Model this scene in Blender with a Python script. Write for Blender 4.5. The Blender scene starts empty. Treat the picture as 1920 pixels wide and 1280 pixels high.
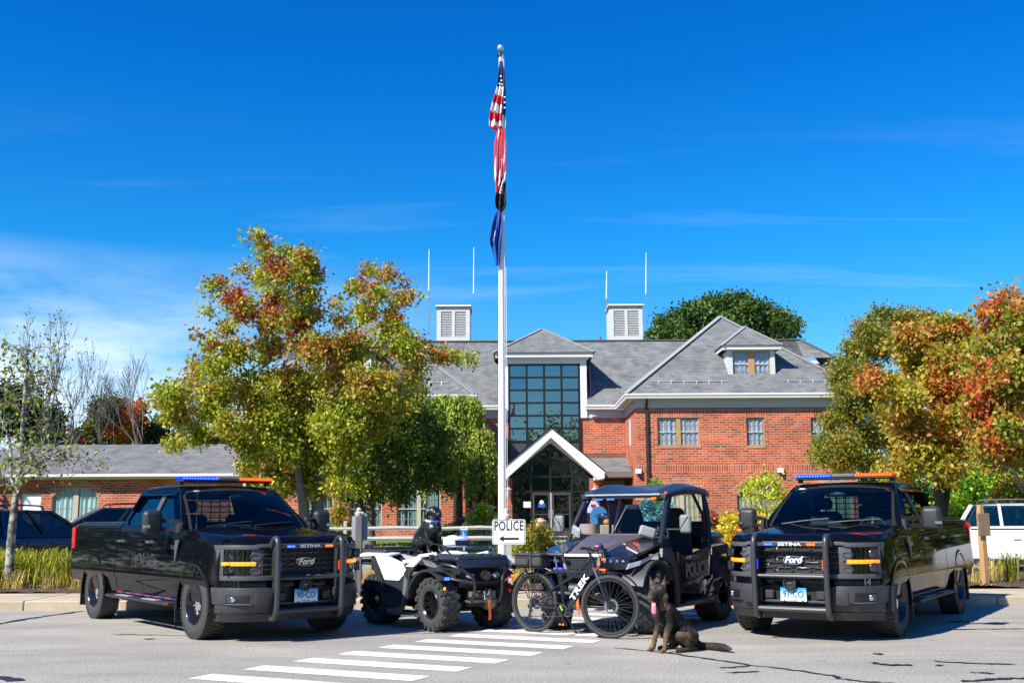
import bpy, bmesh, math, random
from math import sin, cos, pi, radians as R, atan2, sqrt
from mathutils import Vector as V, Matrix as M4, noise as NZ
import numpy as np
SC = bpy.context.scene
COL = SC.collection
rnd = random.Random(7)
# ---------------------------------------------------------------- camera numbers
FPX, PIT, HCAM, ROLL = 2020.0, 0.1627, 1.42, -0.005
def at(px, py, Y):
    """world point at depth Y seen at photo pixel px, py"""
    c, s = cos(-ROLL), sin(-ROLL)
    X0, Y0 = px - 960, py - 640
    X, Yy = X0 * c - Y0 * s, X0 * s + Y0 * c
    cp, sp = cos(PIT), sin(PIT)
    u = -Yy / FPX
    d = (X / FPX, cp - u * sp, sp + u * cp)
    t = Y / d[1]
    return V((d[0] * t, Y, HCAM + d[2] * t))
# ---------------------------------------------------------------- materials
MATS = {}
def srgb(h):
    h = h.lstrip('#')
    v = [int(h[i:i + 2], 16) / 255 for i in (0, 2, 4)]
    return tuple(x / 12.92 if x <= .04045 else ((x + .055) / 1.055) ** 2.4 for x in v)
def mat(name, col=(.5, .5, .5), rough=.6, metal=0., coat=0., spec=.5, emit=0., ecol=None, vary=0., vscale=8., bump=0., bscale=40., trans=0., alpha=1.):
    """Principled material with optional procedural colour variation and bump"""
    if name in MATS: return MATS[name]
    m = bpy.data.materials.new(name); m.use_nodes = True
    nt = m.node_tree; b = nt.nodes['Principled BSDF']
    b.inputs['Base Color'].default_value = (*col, 1)
    b.inputs['Roughness'].default_value = rough
    b.inputs['Metallic'].default_value = metal
    b.inputs['Coat Weight'].default_value = coat
    b.inputs['Coat Roughness'].default_value = .04
    b.inputs['Specular IOR Level'].default_value = spec
    if trans: b.inputs['Transmission Weight'].default_value = trans
    if emit:
        b.inputs['Emission Color'].default_value = (*(ecol or col), 1)
        b.inputs['Emission Strength'].default_value = emit
    if vary or bump:
        tc = nt.nodes.new('ShaderNodeTexCoord')
    if vary:
        n = nt.nodes.new('ShaderNodeTexNoise'); n.inputs['Scale'].default_value = vscale; n.inputs['Detail'].default_value = 6
        nt.links.new(tc.outputs['Object'], n.inputs['Vector'])
        mx = nt.nodes.new('ShaderNodeMix'); mx.data_type = 'RGBA'
        mx.inputs['A'].default_value = (*[c * (1 - vary) for c in col], 1)
        mx.inputs['B'].default_value = (*[min(1, c * (1 + vary)) for c in col], 1)
        nt.links.new(n.outputs['Fac'], mx.inputs['Factor']); nt.links.new(mx.outputs['Result'], b.inputs['Base Color'])
        mr = nt.nodes.new('ShaderNodeMapRange'); mr.inputs['From Min'].default_value = .3; mr.inputs['From Max'].default_value = .7
        mr.inputs['To Min'].default_value = max(.02, rough - .08); mr.inputs['To Max'].default_value = min(1, rough + .08)
        nt.links.new(n.outputs['Fac'], mr.inputs['Value']); nt.links.new(mr.outputs['Result'], b.inputs['Roughness'])
    if bump:
        n2 = nt.nodes.new('ShaderNodeTexNoise'); n2.inputs['Scale'].default_value = bscale; n2.inputs['Detail'].default_value = 5
        nt.links.new(tc.outputs['Object'], n2.inputs['Vector'])
        bp = nt.nodes.new('ShaderNodeBump'); bp.inputs['Strength'].default_value = bump; bp.inputs['Distance'].default_value = .02
        nt.links.new(n2.outputs['Fac'], bp.inputs['Height']); nt.links.new(bp.outputs['Normal'], b.inputs['Normal'])
    MATS[name] = m
    return m
def nodes(m): return m.node_tree, m.node_tree.nodes['Principled BSDF']
def ramp(nt, stops, interp='LINEAR'):
    r = nt.nodes.new('ShaderNodeValToRGB'); cr = r.color_ramp; cr.interpolation = interp
    while len(cr.elements) < len(stops): cr.elements.new(.5)
    for e, (p, c) in zip(cr.elements, stops): e.position = p; e.color = (*c, 1)
    return r
def glass_mat(name, tint=(.5, .6, .6), rough=.0, refl=1.45, dark=.5):
    """thin pane: tinted see-through plus mirror reflection by Fresnel"""
    if name in MATS: return MATS[name]
    m = bpy.data.materials.new(name); m.use_nodes = True; nt = m.node_tree; nt.nodes.clear()
    o = nt.nodes.new('ShaderNodeOutputMaterial'); mx = nt.nodes.new('ShaderNodeMixShader')
    t = nt.nodes.new('ShaderNodeBsdfTransparent'); t.inputs['Color'].default_value = (*[c * dark for c in tint], 1)
    g = nt.nodes.new('ShaderNodeBsdfGlossy'); g.inputs['Roughness'].default_value = rough
    f = nt.nodes.new('ShaderNodeFresnel'); ge = nt.nodes.new('ShaderNodeNewGeometry'); ir = nt.nodes.new('ShaderNodeMapRange')
    ir.inputs['To Min'].default_value = refl; ir.inputs['To Max'].default_value = 1 / refl; nt.links.new(ge.outputs['Backfacing'], ir.inputs['Value']); nt.links.new(ir.outputs[0], f.inputs['IOR'])
    nt.links.new(f.outputs[0], mx.inputs[0]); nt.links.new(t.outputs[0], mx.inputs[1]); nt.links.new(g.outputs[0], mx.inputs[2])
    nt.links.new(mx.outputs[0], o.inputs['Surface'])
    MATS[name] = m
    return m
# ---------------------------------------------------------------- mesh builder
def frame(d):
    d = d.normalized(); a = V((0, 0, 1)) if abs(d.z) < .9 else V((1, 0, 0))
    u = d.cross(a).normalized(); return u, u.cross(d).normalized()
class MB:
    def __init__(s): s.v = []; s.f = []; s.m = []; s.cur = 0
    def mi(s, i): s.cur = i; return s
    def add(s, vs, fs):
        o = len(s.v); s.v += [tuple(x) for x in vs]
        for f in fs: s.f.append(tuple(o + i for i in f)); s.m.append(s.cur)
        return s
    def quad(s, *p): return s.add(p, [tuple(range(len(p)))])
    def box(s, x0, x1, y0, y1, z0, z1, mtx=None, c=0.):
        if x0 > x1: x0, x1 = x1, x0
        if y0 > y1: y0, y1 = y1, y0
        if z0 > z1: z0, z1 = z1, z0
        if c <= 0:
            p = [V((x, y, z)) for z in (z0, z1) for y in (y0, y1) for x in (x0, x1)]
            fs = [(0, 2, 3, 1), (4, 5, 7, 6), (0, 1, 5, 4), (2, 6, 7, 3), (0, 4, 6, 2), (1, 3, 7, 5)]
        else:
            c = min(c, (x1 - x0) * .45, (y1 - y0) * .45, (z1 - z0) * .45)
            p = []; idx = {}
            for sx in (0, 1):
                for sy in (0, 1):
                    for sz in (0, 1):
                        X, Y, Z = (x1 if sx else x0), (y1 if sy else y0), (z1 if sz else z0)
                        dx, dy, dz = (-c if sx else c), (-c if sy else c), (-c if sz else c)
                        for k, q in enumerate(((X, Y + dy, Z + dz), (X + dx, Y, Z + dz), (X + dx, Y + dy, Z))):
                            idx[(sx, sy, sz, k)] = len(p); p.append(V(q))
            I = idx; fs = []
            for a in (0, 1):
                fs.append((I[a, 0, 0, 0], I[a, 1, 0, 0], I[a, 1, 1, 0], I[a, 0, 1, 0]))
                fs.append((I[0, a, 0, 1], I[1, a, 0, 1], I[1, a, 1, 1], I[0, a, 1, 1]))
                fs.append((I[0, 0, a, 2], I[1, 0, a, 2], I[1, 1, a, 2], I[0, 1, a, 2]))
                for b in (0, 1):
                    fs.append((I[a, b, 0, 0], I[a, b, 1, 0], I[a, b, 1, 1], I[a, b, 0, 1]))
                    fs.append((I[a, 0, b, 0], I[a, 1, b, 0], I[a, 1, b, 2], I[a, 0, b, 2]))
                    fs.append((I[0, a, b, 1], I[1, a, b, 1], I[1, a, b, 2], I[0, a, b, 2]))
                    for d in (0, 1): fs.append((I[a, b, d, 0], I[a, b, d, 1], I[a, b, d, 2]))
        if mtx is not None: p = [mtx @ q for q in p]
        return s.add(p, fs)
    def bar(s, p0, p1, w, h=None, up=(0, 0, 1)):
        """rectangular bar between two points, w across, h along up"""
        p0, p1 = V(p0), V(p1); h = h or w; d = (p1 - p0).normalized()
        u = d.cross(V(up)); u = u.normalized() if u.length > 1e-4 else V((1, 0, 0)); n = u.cross(d)
        q = [p + u * a * w / 2 + n * b * h / 2 for p in (p0, p1) for a, b in ((-1, -1), (1, -1), (1, 1), (-1, 1))]
        return s.add(q, [(0, 3, 2, 1), (4, 5, 6, 7), (0, 1, 5, 4), (1, 2, 6, 5), (2, 3, 7, 6), (3, 0, 4, 7)])
    def tube(s, path, r, n=8, cap=True, closed=False):
        path = [V(p) for p in path]; k = len(path)
        rs = r if isinstance(r, (list, tuple)) else [r] * k
        rings = []; u = None
        for i, p in enumerate(path):
            if closed: d = path[(i + 1) % k] - path[i - 1]
            else: d = path[min(i + 1, k - 1)] - path[max(i - 1, 0)]
            d = d.normalized() if d.length > 1e-9 else V((0, 0, 1))
            if u is None: u, w = frame(d)
            else:
                u = u - d * u.dot(d)
                u = u.normalized() if u.length > 1e-6 else frame(d)[0]
                w = u.cross(d).normalized()
            rings.append([p + (u * cos(2 * pi * j / n) + w * sin(2 * pi * j / n)) * rs[i] for j in range(n)])
        vs = [q for rg in rings for q in rg]; fs = []
        for i in range(k if closed else k - 1):
            a, b = i * n, ((i + 1) % k) * n
            for j in range(n): fs.append((a + j, a + (j + 1) % n, b + (j + 1) % n, b + j))
        if cap and not closed: fs += [tuple(range(n - 1, -1, -1)), tuple((k - 1) * n + j for j in range(n))]
        return s.add(vs, fs)
    def cyl(s, p0, p1, r0, r1=None, n=16): return s.tube([p0, p1], [r0, r0 if r1 is None else r1], n)
    def lathe(s, prof, o=(0, 0, 0), ax='z', n=24, closed=False, mtx=None, cap=True):
        """prof: (radius, height) pairs round an axis"""
        o = V(o); vs = []
        for rr, h in prof:
            for j in range(n):
                a = 2 * pi * j / n; c, t = rr * cos(a), rr * sin(a)
                q = {'z': V((c, t, h)), 'y': V((c, h, t)), 'x': V((h, c, t))}[ax]
                if mtx is not None: q = mtx @ q
                vs.append(o + q)
        k = len(prof); fs = []
        for i in range(k if closed else k - 1):
            a, b = i * n, ((i + 1) % k) * n
            for j in range(n): fs.append((a + j, a + (j + 1) % n, b + (j + 1) % n, b + j))
        if not closed and cap: fs += [tuple(range(n - 1, -1, -1)), tuple((k - 1) * n + j for j in range(n))]
        return s.add(vs, fs)
    def ball(s, c, rx, ry=None, rz=None, n=12, m=8, mtx=None):
        ry = ry or rx; rz = rz or rx; c = V(c); vs = []; fs = []
        for i in range(1, m):
            t = pi * i / m
            for j in range(n):
                a = 2 * pi * j / n; q = V((rx * sin(t) * cos(a), ry * sin(t) * sin(a), rz * cos(t)))
                vs.append(c + (mtx @ q if mtx is not None else q))
        q0, q1 = V((0, 0, rz)), V((0, 0, -rz))
        if mtx is not None: q0, q1 = mtx @ q0, mtx @ q1
        vs += [c + q0, c + q1]; T = len(vs) - 2
        for i in range(m - 2):
            for j in range(n): fs.append((i * n + j, (i + 1) * n + j, (i + 1) * n + (j + 1) % n, i * n + (j + 1) % n))
        for j in range(n):
            fs.append((T, j, (j + 1) % n)); fs.append((T + 1, (m - 2) * n + (j + 1) % n, (m - 2) * n + j))
        return s.add(vs, fs)
    def prism(s, poly, a, b, ax='y', mtx=None):
        """2D polygon extruded from a to b along an axis; poly coords are the other two axes in xyz order"""
        def P(p, t):
            q = {'y': V((p[0], t, p[1])), 'x': V((t, p[0], p[1])), 'z': V((p[0], p[1], t))}[ax]
            return mtx @ q if mtx is not None else q
        k = len(poly); vs = [P(p, a) for p in poly] + [P(p, b) for p in poly]
        fs = [tuple(range(k)), tuple(range(2 * k - 1, k - 1, -1))] + [(i, (i + 1) % k, k + (i + 1) % k, k + i) for i in range(k)]
        return s.add(vs, fs)
    def loft(s, secs, cap=True, ring=False):
        """secs: list of equal-length point lists"""
        n = len(secs[0]); vs = [p for q in secs for p in q]; fs = []
        for i in range(len(secs) - 1):
            for j in range(n if ring else n - 1):
                fs.append((i * n + j, i * n + (j + 1) % n, (i + 1) * n + (j + 1) % n, (i + 1) * n + j))
        if cap: fs += [tuple(range(n - 1, -1, -1)), tuple((len(secs) - 1) * n + j for j in range(n))]
        return s.add(vs, fs)
    def build(s, name, mats, parent=None, bev=0., smooth=35, seg=2, weld=True, loc=None, sub=0, bang=30):
        me = bpy.data.meshes.new(name); me.from_pydata([tuple(q) for q in s.v], [], s.f)
        for m in (mats if isinstance(mats, (list, tuple)) else [mats]): me.materials.append(m)
        me.polygons.foreach_set('material_index', s.m)
        bm = bmesh.new(); bm.from_mesh(me)
        if weld: bmesh.ops.remove_doubles(bm, verts=bm.verts, dist=1e-5)
        bmesh.ops.recalc_face_normals(bm, faces=bm.faces)
        if sub:
            bmesh.ops.subdivide_edges(bm, edges=bm.edges, cuts=1, use_grid_fill=True)
        if bev:
            es = [e for e in bm.edges if len(e.link_faces) == 2 and e.calc_face_angle(0) > R(bang)]
            bmesh.ops.bevel(bm, geom=es, offset=bev, segments=seg, affect='EDGES', clamp_overlap=True, profile=.6)
        bm.to_mesh(me); bm.free()
        me.shade_smooth() if smooth else me.shade_flat()
        if smooth and smooth < 179: me.set_sharp_from_angle(angle=R(smooth))
        o = bpy.data.objects.new(name, me); COL.objects.link(o)
        if parent: o.parent = parent
        if loc is not None: o.location = loc
        return o
def tag(o, label=None, cat=None, group=None, kind=None):
    for k, v in (('label', label), ('category', cat), ('group', group), ('kind', kind)):
        if v: o[k] = v
    return o
def empty(name, loc=(0, 0, 0), rz=0., label=None, cat=None, group=None):
    o = bpy.data.objects.new(name, None); COL.objects.link(o); o.location = loc; o.rotation_euler = (0, 0, rz)
    o.empty_display_size = .2
    return tag(o, label, cat, group)
def copy_tree(o, parent=None):
    c = o.copy(); COL.objects.link(c); c.parent = parent
    for ch in list(o.children): copy_tree(ch, c)
    return c
def modify(o, fn):
    """apply modifiers added by fn, keep one plain mesh"""
    fn(o); dg = bpy.context.evaluated_depsgraph_get(); dg.update()
    me = bpy.data.meshes.new_from_object(o.evaluated_get(dg)); o.modifiers.clear(); old = o.data; o.data = me
    bpy.data.meshes.remove(old); return o
def text_mb(txt, size, depth=.002, shear=0., sx=1., bold=0., align='CENTER', space=1.):
    """letters as verts/faces in the xz plane (x right, z up), facing -y"""
    c = bpy.data.curves.new('lettering', 'FONT'); c.body = txt; c.size = size; c.extrude = depth; c.shear = shear
    c.align_x = align; c.align_y = 'CENTER'; c.offset = bold; c.space_character = space; c.resolution_u = 3
    o = bpy.data.objects.new('lettering', c); COL.objects.link(o)
    dg = bpy.context.evaluated_depsgraph_get(); dg.update()
    me = bpy.data.meshes.new_from_object(o.evaluated_get(dg))
    vs = [V((v.co.x * sx, -v.co.z, v.co.y)) for v in me.vertices]; fs = [tuple(p.vertices) for p in me.polygons]
    bpy.data.objects.remove(o); bpy.data.curves.remove(c); bpy.data.meshes.remove(me)
    return vs, fs
def fmat(o, right, up):
    """matrix placing x along right, z along up, -y outwards"""
    r = V(right).normalized(); u = V(up); u = (u - r * u.dot(r)).normalized(); y = u.cross(r)
    m = M4.Identity(4)
    for i in range(3): m[i][0], m[i][1], m[i][2], m[i][3] = r[i], y[i], u[i], o[i]
    return m
def arc(cx, cy, r, a0, a1, n):
    return [(cx + r * cos(R(a0 + (a1 - a0) * i / n)), cy + r * sin(R(a0 + (a1 - a0) * i / n))) for i in range(n + 1)]
def bez(p0, p1, p2, n=8):
    p0, p1, p2 = V(p0), V(p1), V(p2)
    return [p0 * (1 - t) ** 2 + p1 * 2 * t * (1 - t) + p2 * t * t for t in [i / n for i in range(n + 1)]]
def spline(pts, n=6):
    """Catmull-Rom through points"""
    pts = [V(p) for p in pts]; P = [pts[0] * 2 - pts[1]] + pts + [pts[-1] * 2 - pts[-2]]; out = []
    for i in range(1, len(P) - 2):
        a, b, c, d = P[i - 1:i + 3]
        for k in range(n):
            t = k / n
            out.append(.5 * (2 * b + (c - a) * t + (2 * a - 5 * b + 4 * c - d) * t * t + (3 * b - a - 3 * c + d) * t ** 3))
    out.append(pts[-1]); return out
# ---------------------------------------------------------------- camera, sun, sky
SUN = V((-.75, -.66, 0)).normalized() * cos(R(42)) + V((0, 0, sin(R(42))))
cam = bpy.data.cameras.new('camera'); cam.sensor_width = 36; cam.lens = FPX / 1920 * 36; cam.clip_end = 3000; cam.clip_start = .1
co = bpy.data.objects.new('camera', cam); COL.objects.link(co)
co.matrix_world = M4.Translation((0, 0, HCAM)) @ M4.Rotation(pi / 2 + PIT, 4, 'X') @ M4.Rotation(-ROLL * -1, 4, 'Z')
SC.camera = co
SC.render.resolution_x, SC.render.resolution_y = 1024, 682
SC.view_settings.view_transform = 'Standard'; SC.view_settings.look = 'None'; SC.view_settings.gamma = 1
SC.view_settings.exposure = EXPOSURE = 0.72
SC.render.engine = 'CYCLES'; SC.cycles.max_bounces = 8; SC.cycles.transparent_max_bounces = 12
sl = bpy.data.lights.new('sun', 'SUN'); sl.energy = 5.0; sl.angle = R(.53); sl.color = (1, .95, .87)
so = bpy.data.objects.new('sun', sl); COL.objects.link(so); so.rotation_euler = SUN.to_track_quat('Z', 'Y').to_euler(); so.location = (-20, -20, 30)
w = bpy.data.worlds.new('World'); SC.world = w; w.use_nodes = True
nt = w.node_tree; bg = nt.nodes['Background']; bg.inputs['Strength'].default_value = .085
sky = nt.nodes.new('ShaderNodeTexSky'); sky.sky_type = 'NISHITA'; sky.sun_disc = False
sky.sun_elevation = R(42); sky.sun_rotation = R(228.7); sky.altitude = 100; sky.air_density = 1.0; sky.dust_density = .35; sky.ozone_density = 2.0
hs = nt.nodes.new('ShaderNodeHueSaturation'); hs.inputs['Saturation'].default_value = 1.32; hs.inputs['Value'].default_value = 1.0; hs.inputs['Hue'].default_value = .5
nt.links.new(sky.outputs[0], hs.inputs['Color'])
tc = nt.nodes.new('ShaderNodeTexCoord'); sx = nt.nodes.new('ShaderNodeSeparateXYZ'); nt.links.new(tc.outputs['Generated'], sx.inputs[0])
tint = ramp(nt, [(0, (.75, .9, 1.0)), (.13, (.50, .98, 1.2)), (.24, (.15, .96, 1.36)), (.4, (.03, .79, 1.36)), (1, (.02, .6, 1.1))]); nt.links.new(sx.outputs['Z'], tint.inputs[0])
tm = nt.nodes.new('ShaderNodeMix'); tm.data_type = 'RGBA'; tm.blend_type = 'MULTIPLY'; tm.inputs['Factor'].default_value = 1; nt.links.new(hs.outputs[0], tm.inputs['A']); nt.links.new(tint.outputs[0], tm.inputs['B'])
def math_(op, a, b=None, clamp=False):
    n = nt.nodes.new('ShaderNodeMath'); n.operation = op; n.use_clamp = clamp
    for i, q in enumerate((a, b)):
        if q is None: continue
        if isinstance(q, (int, float)): n.inputs[i].default_value = q
        else: nt.links.new(q, n.inputs[i])
    return n.outputs[0]
# thin high cloud on a plane overhead: direction divided by height
zz = math_('MAXIMUM', sx.outputs['Z'], .02)
cu = nt.nodes.new('ShaderNodeCombineXYZ')
nt.links.new(math_('DIVIDE', sx.outputs['X'], zz), cu.inputs[0]); nt.links.new(math_('DIVIDE', sx.outputs['Y'], zz), cu.inputs[1])
mp = nt.nodes.new('ShaderNodeMapping'); mp.inputs['Scale'].default_value = (.42, 1.5, 1); mp.inputs['Rotation'].default_value = (0, 0, R(-14)); mp.inputs['Location'].default_value = (1.3, .4, 0)
nt.links.new(cu.outputs[0], mp.inputs[0])
n1 = nt.nodes.new('ShaderNodeTexNoise'); n1.inputs['Scale'].default_value = 1.1; n1.inputs['Detail'].default_value = 12; n1.inputs['Roughness'].default_value = .55; n1.inputs['Distortion'].default_value = .5
nt.links.new(mp.outputs[0], n1.inputs['Vector'])
cr = ramp(nt, [(.56, (0, 0, 0)), (.80, (1, 1, 1))]); nt.links.new(n1.outputs['Fac'], cr.inputs[0])
# a bank of haze-white cloud low on the left
low = nt.nodes.new('ShaderNodeMapRange'); low.inputs['From Min'].default_value = .24; low.inputs['From Max'].default_value = .11; nt.links.new(sx.outputs['Z'], low.inputs['Value'])
lef = nt.nodes.new('ShaderNodeMapRange'); lef.inputs['From Min'].default_value = -.02; lef.inputs['From Max'].default_value = -.42; nt.links.new(sx.outputs['X'], lef.inputs['Value'])
n2 = nt.nodes.new('ShaderNodeTexNoise'); n2.inputs['Scale'].default_value = 5; n2.inputs['Detail'].default_value = 8; n2.inputs['Roughness'].default_value = .6
mp2 = nt.nodes.new('ShaderNodeMapping'); mp2.inputs['Scale'].default_value = (1, 1, 3.4); nt.links.new(tc.outputs['Generated'], mp2.inputs[0]); nt.links.new(mp2.outputs[0], n2.inputs['Vector'])
r2 = ramp(nt, [(.30, (0, 0, 0)), (.60, (1, 1, 1))]); nt.links.new(n2.outputs['Fac'], r2.inputs[0])
wl = nt.nodes.new('ShaderNodeMapRange'); wl.inputs['From Min'].default_value = .36; wl.inputs['From Max'].default_value = .24; nt.links.new(sx.outputs['Z'], wl.inputs['Value'])
bank = math_('MULTIPLY', math_('MULTIPLY', low.outputs[0], lef.outputs[0]), r2.outputs[0])
wisp = math_('MULTIPLY', math_('MULTIPLY', cr.outputs[0], .12), wl.outputs[0])
cl = math_('ADD', math_('MULTIPLY', bank, .95), wisp, True)
mxw = nt.nodes.new('ShaderNodeMix'); mxw.data_type = 'RGBA'; mxw.inputs['B'].default_value = (9.5, 10.2, 11, 1)
nt.links.new(cl, mxw.inputs['Factor']); nt.links.new(tm.outputs['Result'], mxw.inputs['A']); nt.links.new(mxw.outputs['Result'], bg.inputs['Color'])
# ================================================================ GROUND
def gz(y):
    pts = [(-200, 0), (19.6, 0), (19.61, .13), (24.5, .16), (24.6, .08), (33, .28), (37, .38), (41, .42), (48, .5), (52, .58), (60, .6), (120, .8), (400, 2)]
    for (a, za), (b, zb) in zip(pts, pts[1:]):
        if y <= b: return za + (zb - za) * (y - a) / (b - a)
    return 2.
def speckle(name, base, stops, sc=180, sc2=1.1, rough=.92, bump=.35, patch=.16, bd=.004):
    m = mat(name, base, rough, spec=.25); nt, b = nodes(m)
    tc = nt.nodes.new('ShaderNodeTexCoord')
    n = nt.nodes.new('ShaderNodeTexNoise'); n.inputs['Scale'].default_value = sc; n.inputs['Detail'].default_value = 6; n.inputs['Roughness'].default_value = .85
    n2 = nt.nodes.new('ShaderNodeTexNoise'); n2.inputs['Scale'].default_value = sc2; n2.inputs['Detail'].default_value = 7; n2.inputs['Roughness'].default_value = .6
    nt.links.new(tc.outputs['Object'], n.inputs['Vector']); nt.links.new(tc.outputs['Object'], n2.inputs['Vector'])
    r = ramp(nt, stops); nt.links.new(n.outputs['Fac'], r.inputs[0])
    mr = nt.nodes.new('ShaderNodeMapRange'); mr.inputs['From Min'].default_value = .3; mr.inputs['From Max'].default_value = .7
    mr.inputs['To Min'].default_value = 1 - patch; mr.inputs['To Max'].default_value = 1 + patch; nt.links.new(n2.outputs['Fac'], mr.inputs['Value'])
    vm = nt.nodes.new('ShaderNodeVectorMath'); vm.operation = 'SCALE'; nt.links.new(r.outputs[0], vm.inputs[0]); nt.links.new(mr.outputs[0], vm.inputs['Scale'])
    nt.links.new(vm.outputs[0], b.inputs['Base Color'])
    bp = nt.nodes.new('ShaderNodeBump'); bp.inputs['Strength'].default_value = bump; bp.inputs['Distance'].default_value = bd
    nt.links.new(n.outputs['Fac'], bp.inputs['Height']); nt.links.new(bp.outputs['Normal'], b.inputs['Normal'])
    return m
asphalt = speckle('asphalt', (.2, .2, .2), [(.34, (.13, .12, .105)), (.5, (.33, .305, .265)), (.66, (.64, .6, .53))], 42, .45, patch=.16, bump=.5, bd=.008)
asphalt2 = speckle('parking_asphalt', (.2, .2, .2), [(.3, (.2, .195, .19)), (.7, (.33, .325, .31))], 60, .4)
concrete = speckle('concrete', (.4, .37, .32), [(.3, (.38, .30, .20)), (.7, (.54, .45, .33))], 45, 1.4, bump=.2, patch=.2)
mulchm = speckle('mulch', (.1, .06, .04), [(.3, (.035, .022, .018)), (.5, (.11, .07, .05)), (.62, (.26, .16, .1)), (.75, (.34, .26, .17))], 26, 1.3, rough=1, bump=1, bd=.03, patch=.3)
grassm = speckle('lawn', (.1, .16, .04), [(.3, (.08, .12, .02)), (.5, (.13, .19, .03)), (.7, (.22, .27, .06))], 30, .8, rough=1, bump=1, bd=.03, patch=.3)
drym = speckle('dry_grass_ground', (.2, .16, .06), [(.3, (.12, .1, .03)), (.5, (.24, .17, .06)), (.7, (.38, .27, .11))], 30, .8, rough=1, bump=1, bd=.03, patch=.3)
def strip(name, x0, x1, y0, y1, dz, m, parent=None, n=1, kind='structure'):
    mb = MB(); ys = [y0 + (y1 - y0) * i / n for i in range(n + 1)]
    for a, b in zip(ys, ys[1:]): mb.quad((x0, a, gz(a + 1e-3) + dz), (x1, a, gz(a + 1e-3) + dz), (x1, b, gz(b - 1e-3) + dz), (x0, b, gz(b - 1e-3) + dz))
    o = mb.build(name, m, parent, smooth=0)
    if kind and not parent: tag(o, kind=kind)
    return o
mb = MB(); ys = [-400, 19.3, 19.6, 24.5, 24.6, 33, 37, 41, 48, 52, 60, 120, 400, 900]
for a, b in zip(ys, ys[1:]): mb.quad((-900, a, gz(a) - .03), (900, a, gz(a) - .03), (900, b, gz(b) - .03), (-900, b, gz(b) - .03))
tag(mb.build('ground', grassm, smooth=0), kind='structure')
def stains(m):
    nt, b = nodes(m); src = b.inputs['Base Color'].links[0].from_socket; tc = nt.nodes.new('ShaderNodeTexCoord')
    mp_ = nt.nodes.new('ShaderNodeMapping'); mp_.inputs['Scale'].default_value = (.35, 1.5, 1); nt.links.new(tc.outputs['Object'], mp_.inputs[0])
    n = nt.nodes.new('ShaderNodeTexNoise'); n.inputs['Scale'].default_value = .9; n.inputs['Detail'].default_value = 8; n.inputs['Roughness'].default_value = .65; nt.links.new(mp_.outputs[0], n.inputs['Vector'])
    v = nt.nodes.new('ShaderNodeTexNoise'); v.inputs['Scale'].default_value = 3.1; v.inputs['Detail'].default_value = 2; nt.links.new(tc.outputs['Object'], v.inputs['Vector'])
    r1 = ramp(nt, [(.35, (.84, .84, .85)), (.6, (1.05, 1.045, 1.03))]); nt.links.new(n.outputs['Fac'], r1.inputs[0]); r3 = ramp(nt, [(.24, (.55, .55, .56)), (.31, (1, 1, 1))]); nt.links.new(v.outputs['Fac'], r3.inputs[0])
    for r_ in (r1, r3):
        mx = nt.nodes.new('ShaderNodeMix'); mx.data_type = 'RGBA'; mx.blend_type = 'MULTIPLY'; mx.inputs['Factor'].default_value = 1; nt.links.new(src, mx.inputs['A']); nt.links.new(r_.outputs[0], mx.inputs['B']); src = mx.outputs['Result']
    nt.links.new(src, b.inputs['Base Color'])
stains(asphalt)
road = tag(MB().quad((-140, -22, 0), (140, -22, 0), (140, 17.79, 0), (-140, 17.79, 0)).build('asphalt_road', asphalt, smooth=0), kind='structure')
# crosswalk bars
paintw = speckle('road_paint', (.8, .8, .8), [(.33, (.3, .29, .27)), (.40, (.70, .70, .68)), (.7, (.82, .82, .80))], 55, 2.2, rough=.7, bump=.2, patch=.10)
mb = MB()
for i in range(-2, 12):
    L0 = V((-2.60, 10.72, .004)) + V((.36, .575, 0)) * i; wv = V((.14, .30, 0)); lv = V((1.70, -.80, 0))
    N = 14; top = []; bot = []
    for k in range(N + 1):
        j = rnd.uniform(-.006, .006); q = L0 + lv * k / N; bot.append(q + V((0, j, 0))); top.append(q + wv + V((0, rnd.uniform(-.006, .006), 0)))
    for k in range(N): mb.quad(bot[k], bot[k + 1], top[k + 1], top[k])
mb.build('crosswalk_marking', paintw, road, smooth=0)
tar = mat('crack_sealant', (.02, .02, .022), .5, vary=.3, vscale=6)
def g0(px, py): 
    a, b = at(px, py, 10), at(px, py, 20); t = (0 - a.z) / (b.z - a.z); return a + (b - a) * t
mb = MB()
CR = [([(1150, 1214), (1240, 1222.5), (1310, 1232.5), (1395, 1245), (1500, 1257.5), (1565, 1267.5), (1580, 1272.5), (1655, 1280), (1760, 1284)], .022),
      ([(1350, 1252.5), (1410, 1247.5)], .03), ([(1362, 1261), (1425, 1258.5)], .02), ([(1632, 1241), (1660, 1246), (1710, 1246)], .04), ([(1640, 1226), (1655, 1225)], .05),
      ([(1750, 1239), (1820, 1243), (1905, 1245)], .03), ([(1755, 1246.5), (1768, 1247.5)], .04), ([(1765, 1180.5), (1850, 1179), (1925, 1178)], .03), ([(1780, 1165), (1820, 1164)], .07),
      ([(1802, 1277.5), (1880, 1272), (1930, 1272)], .04), ([(1818, 1260), (1865, 1263)], .03), ([(-20, 1172), (50, 1160), (155, 1145)], .05),
      ([(210, 1189), (340, 1191), (560, 1193), (760, 1188), (890, 1185)], .018), ([(270, 1198), (290, 1197)], .03), ([(-10, 1268), (40, 1276)], .06)]
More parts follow.
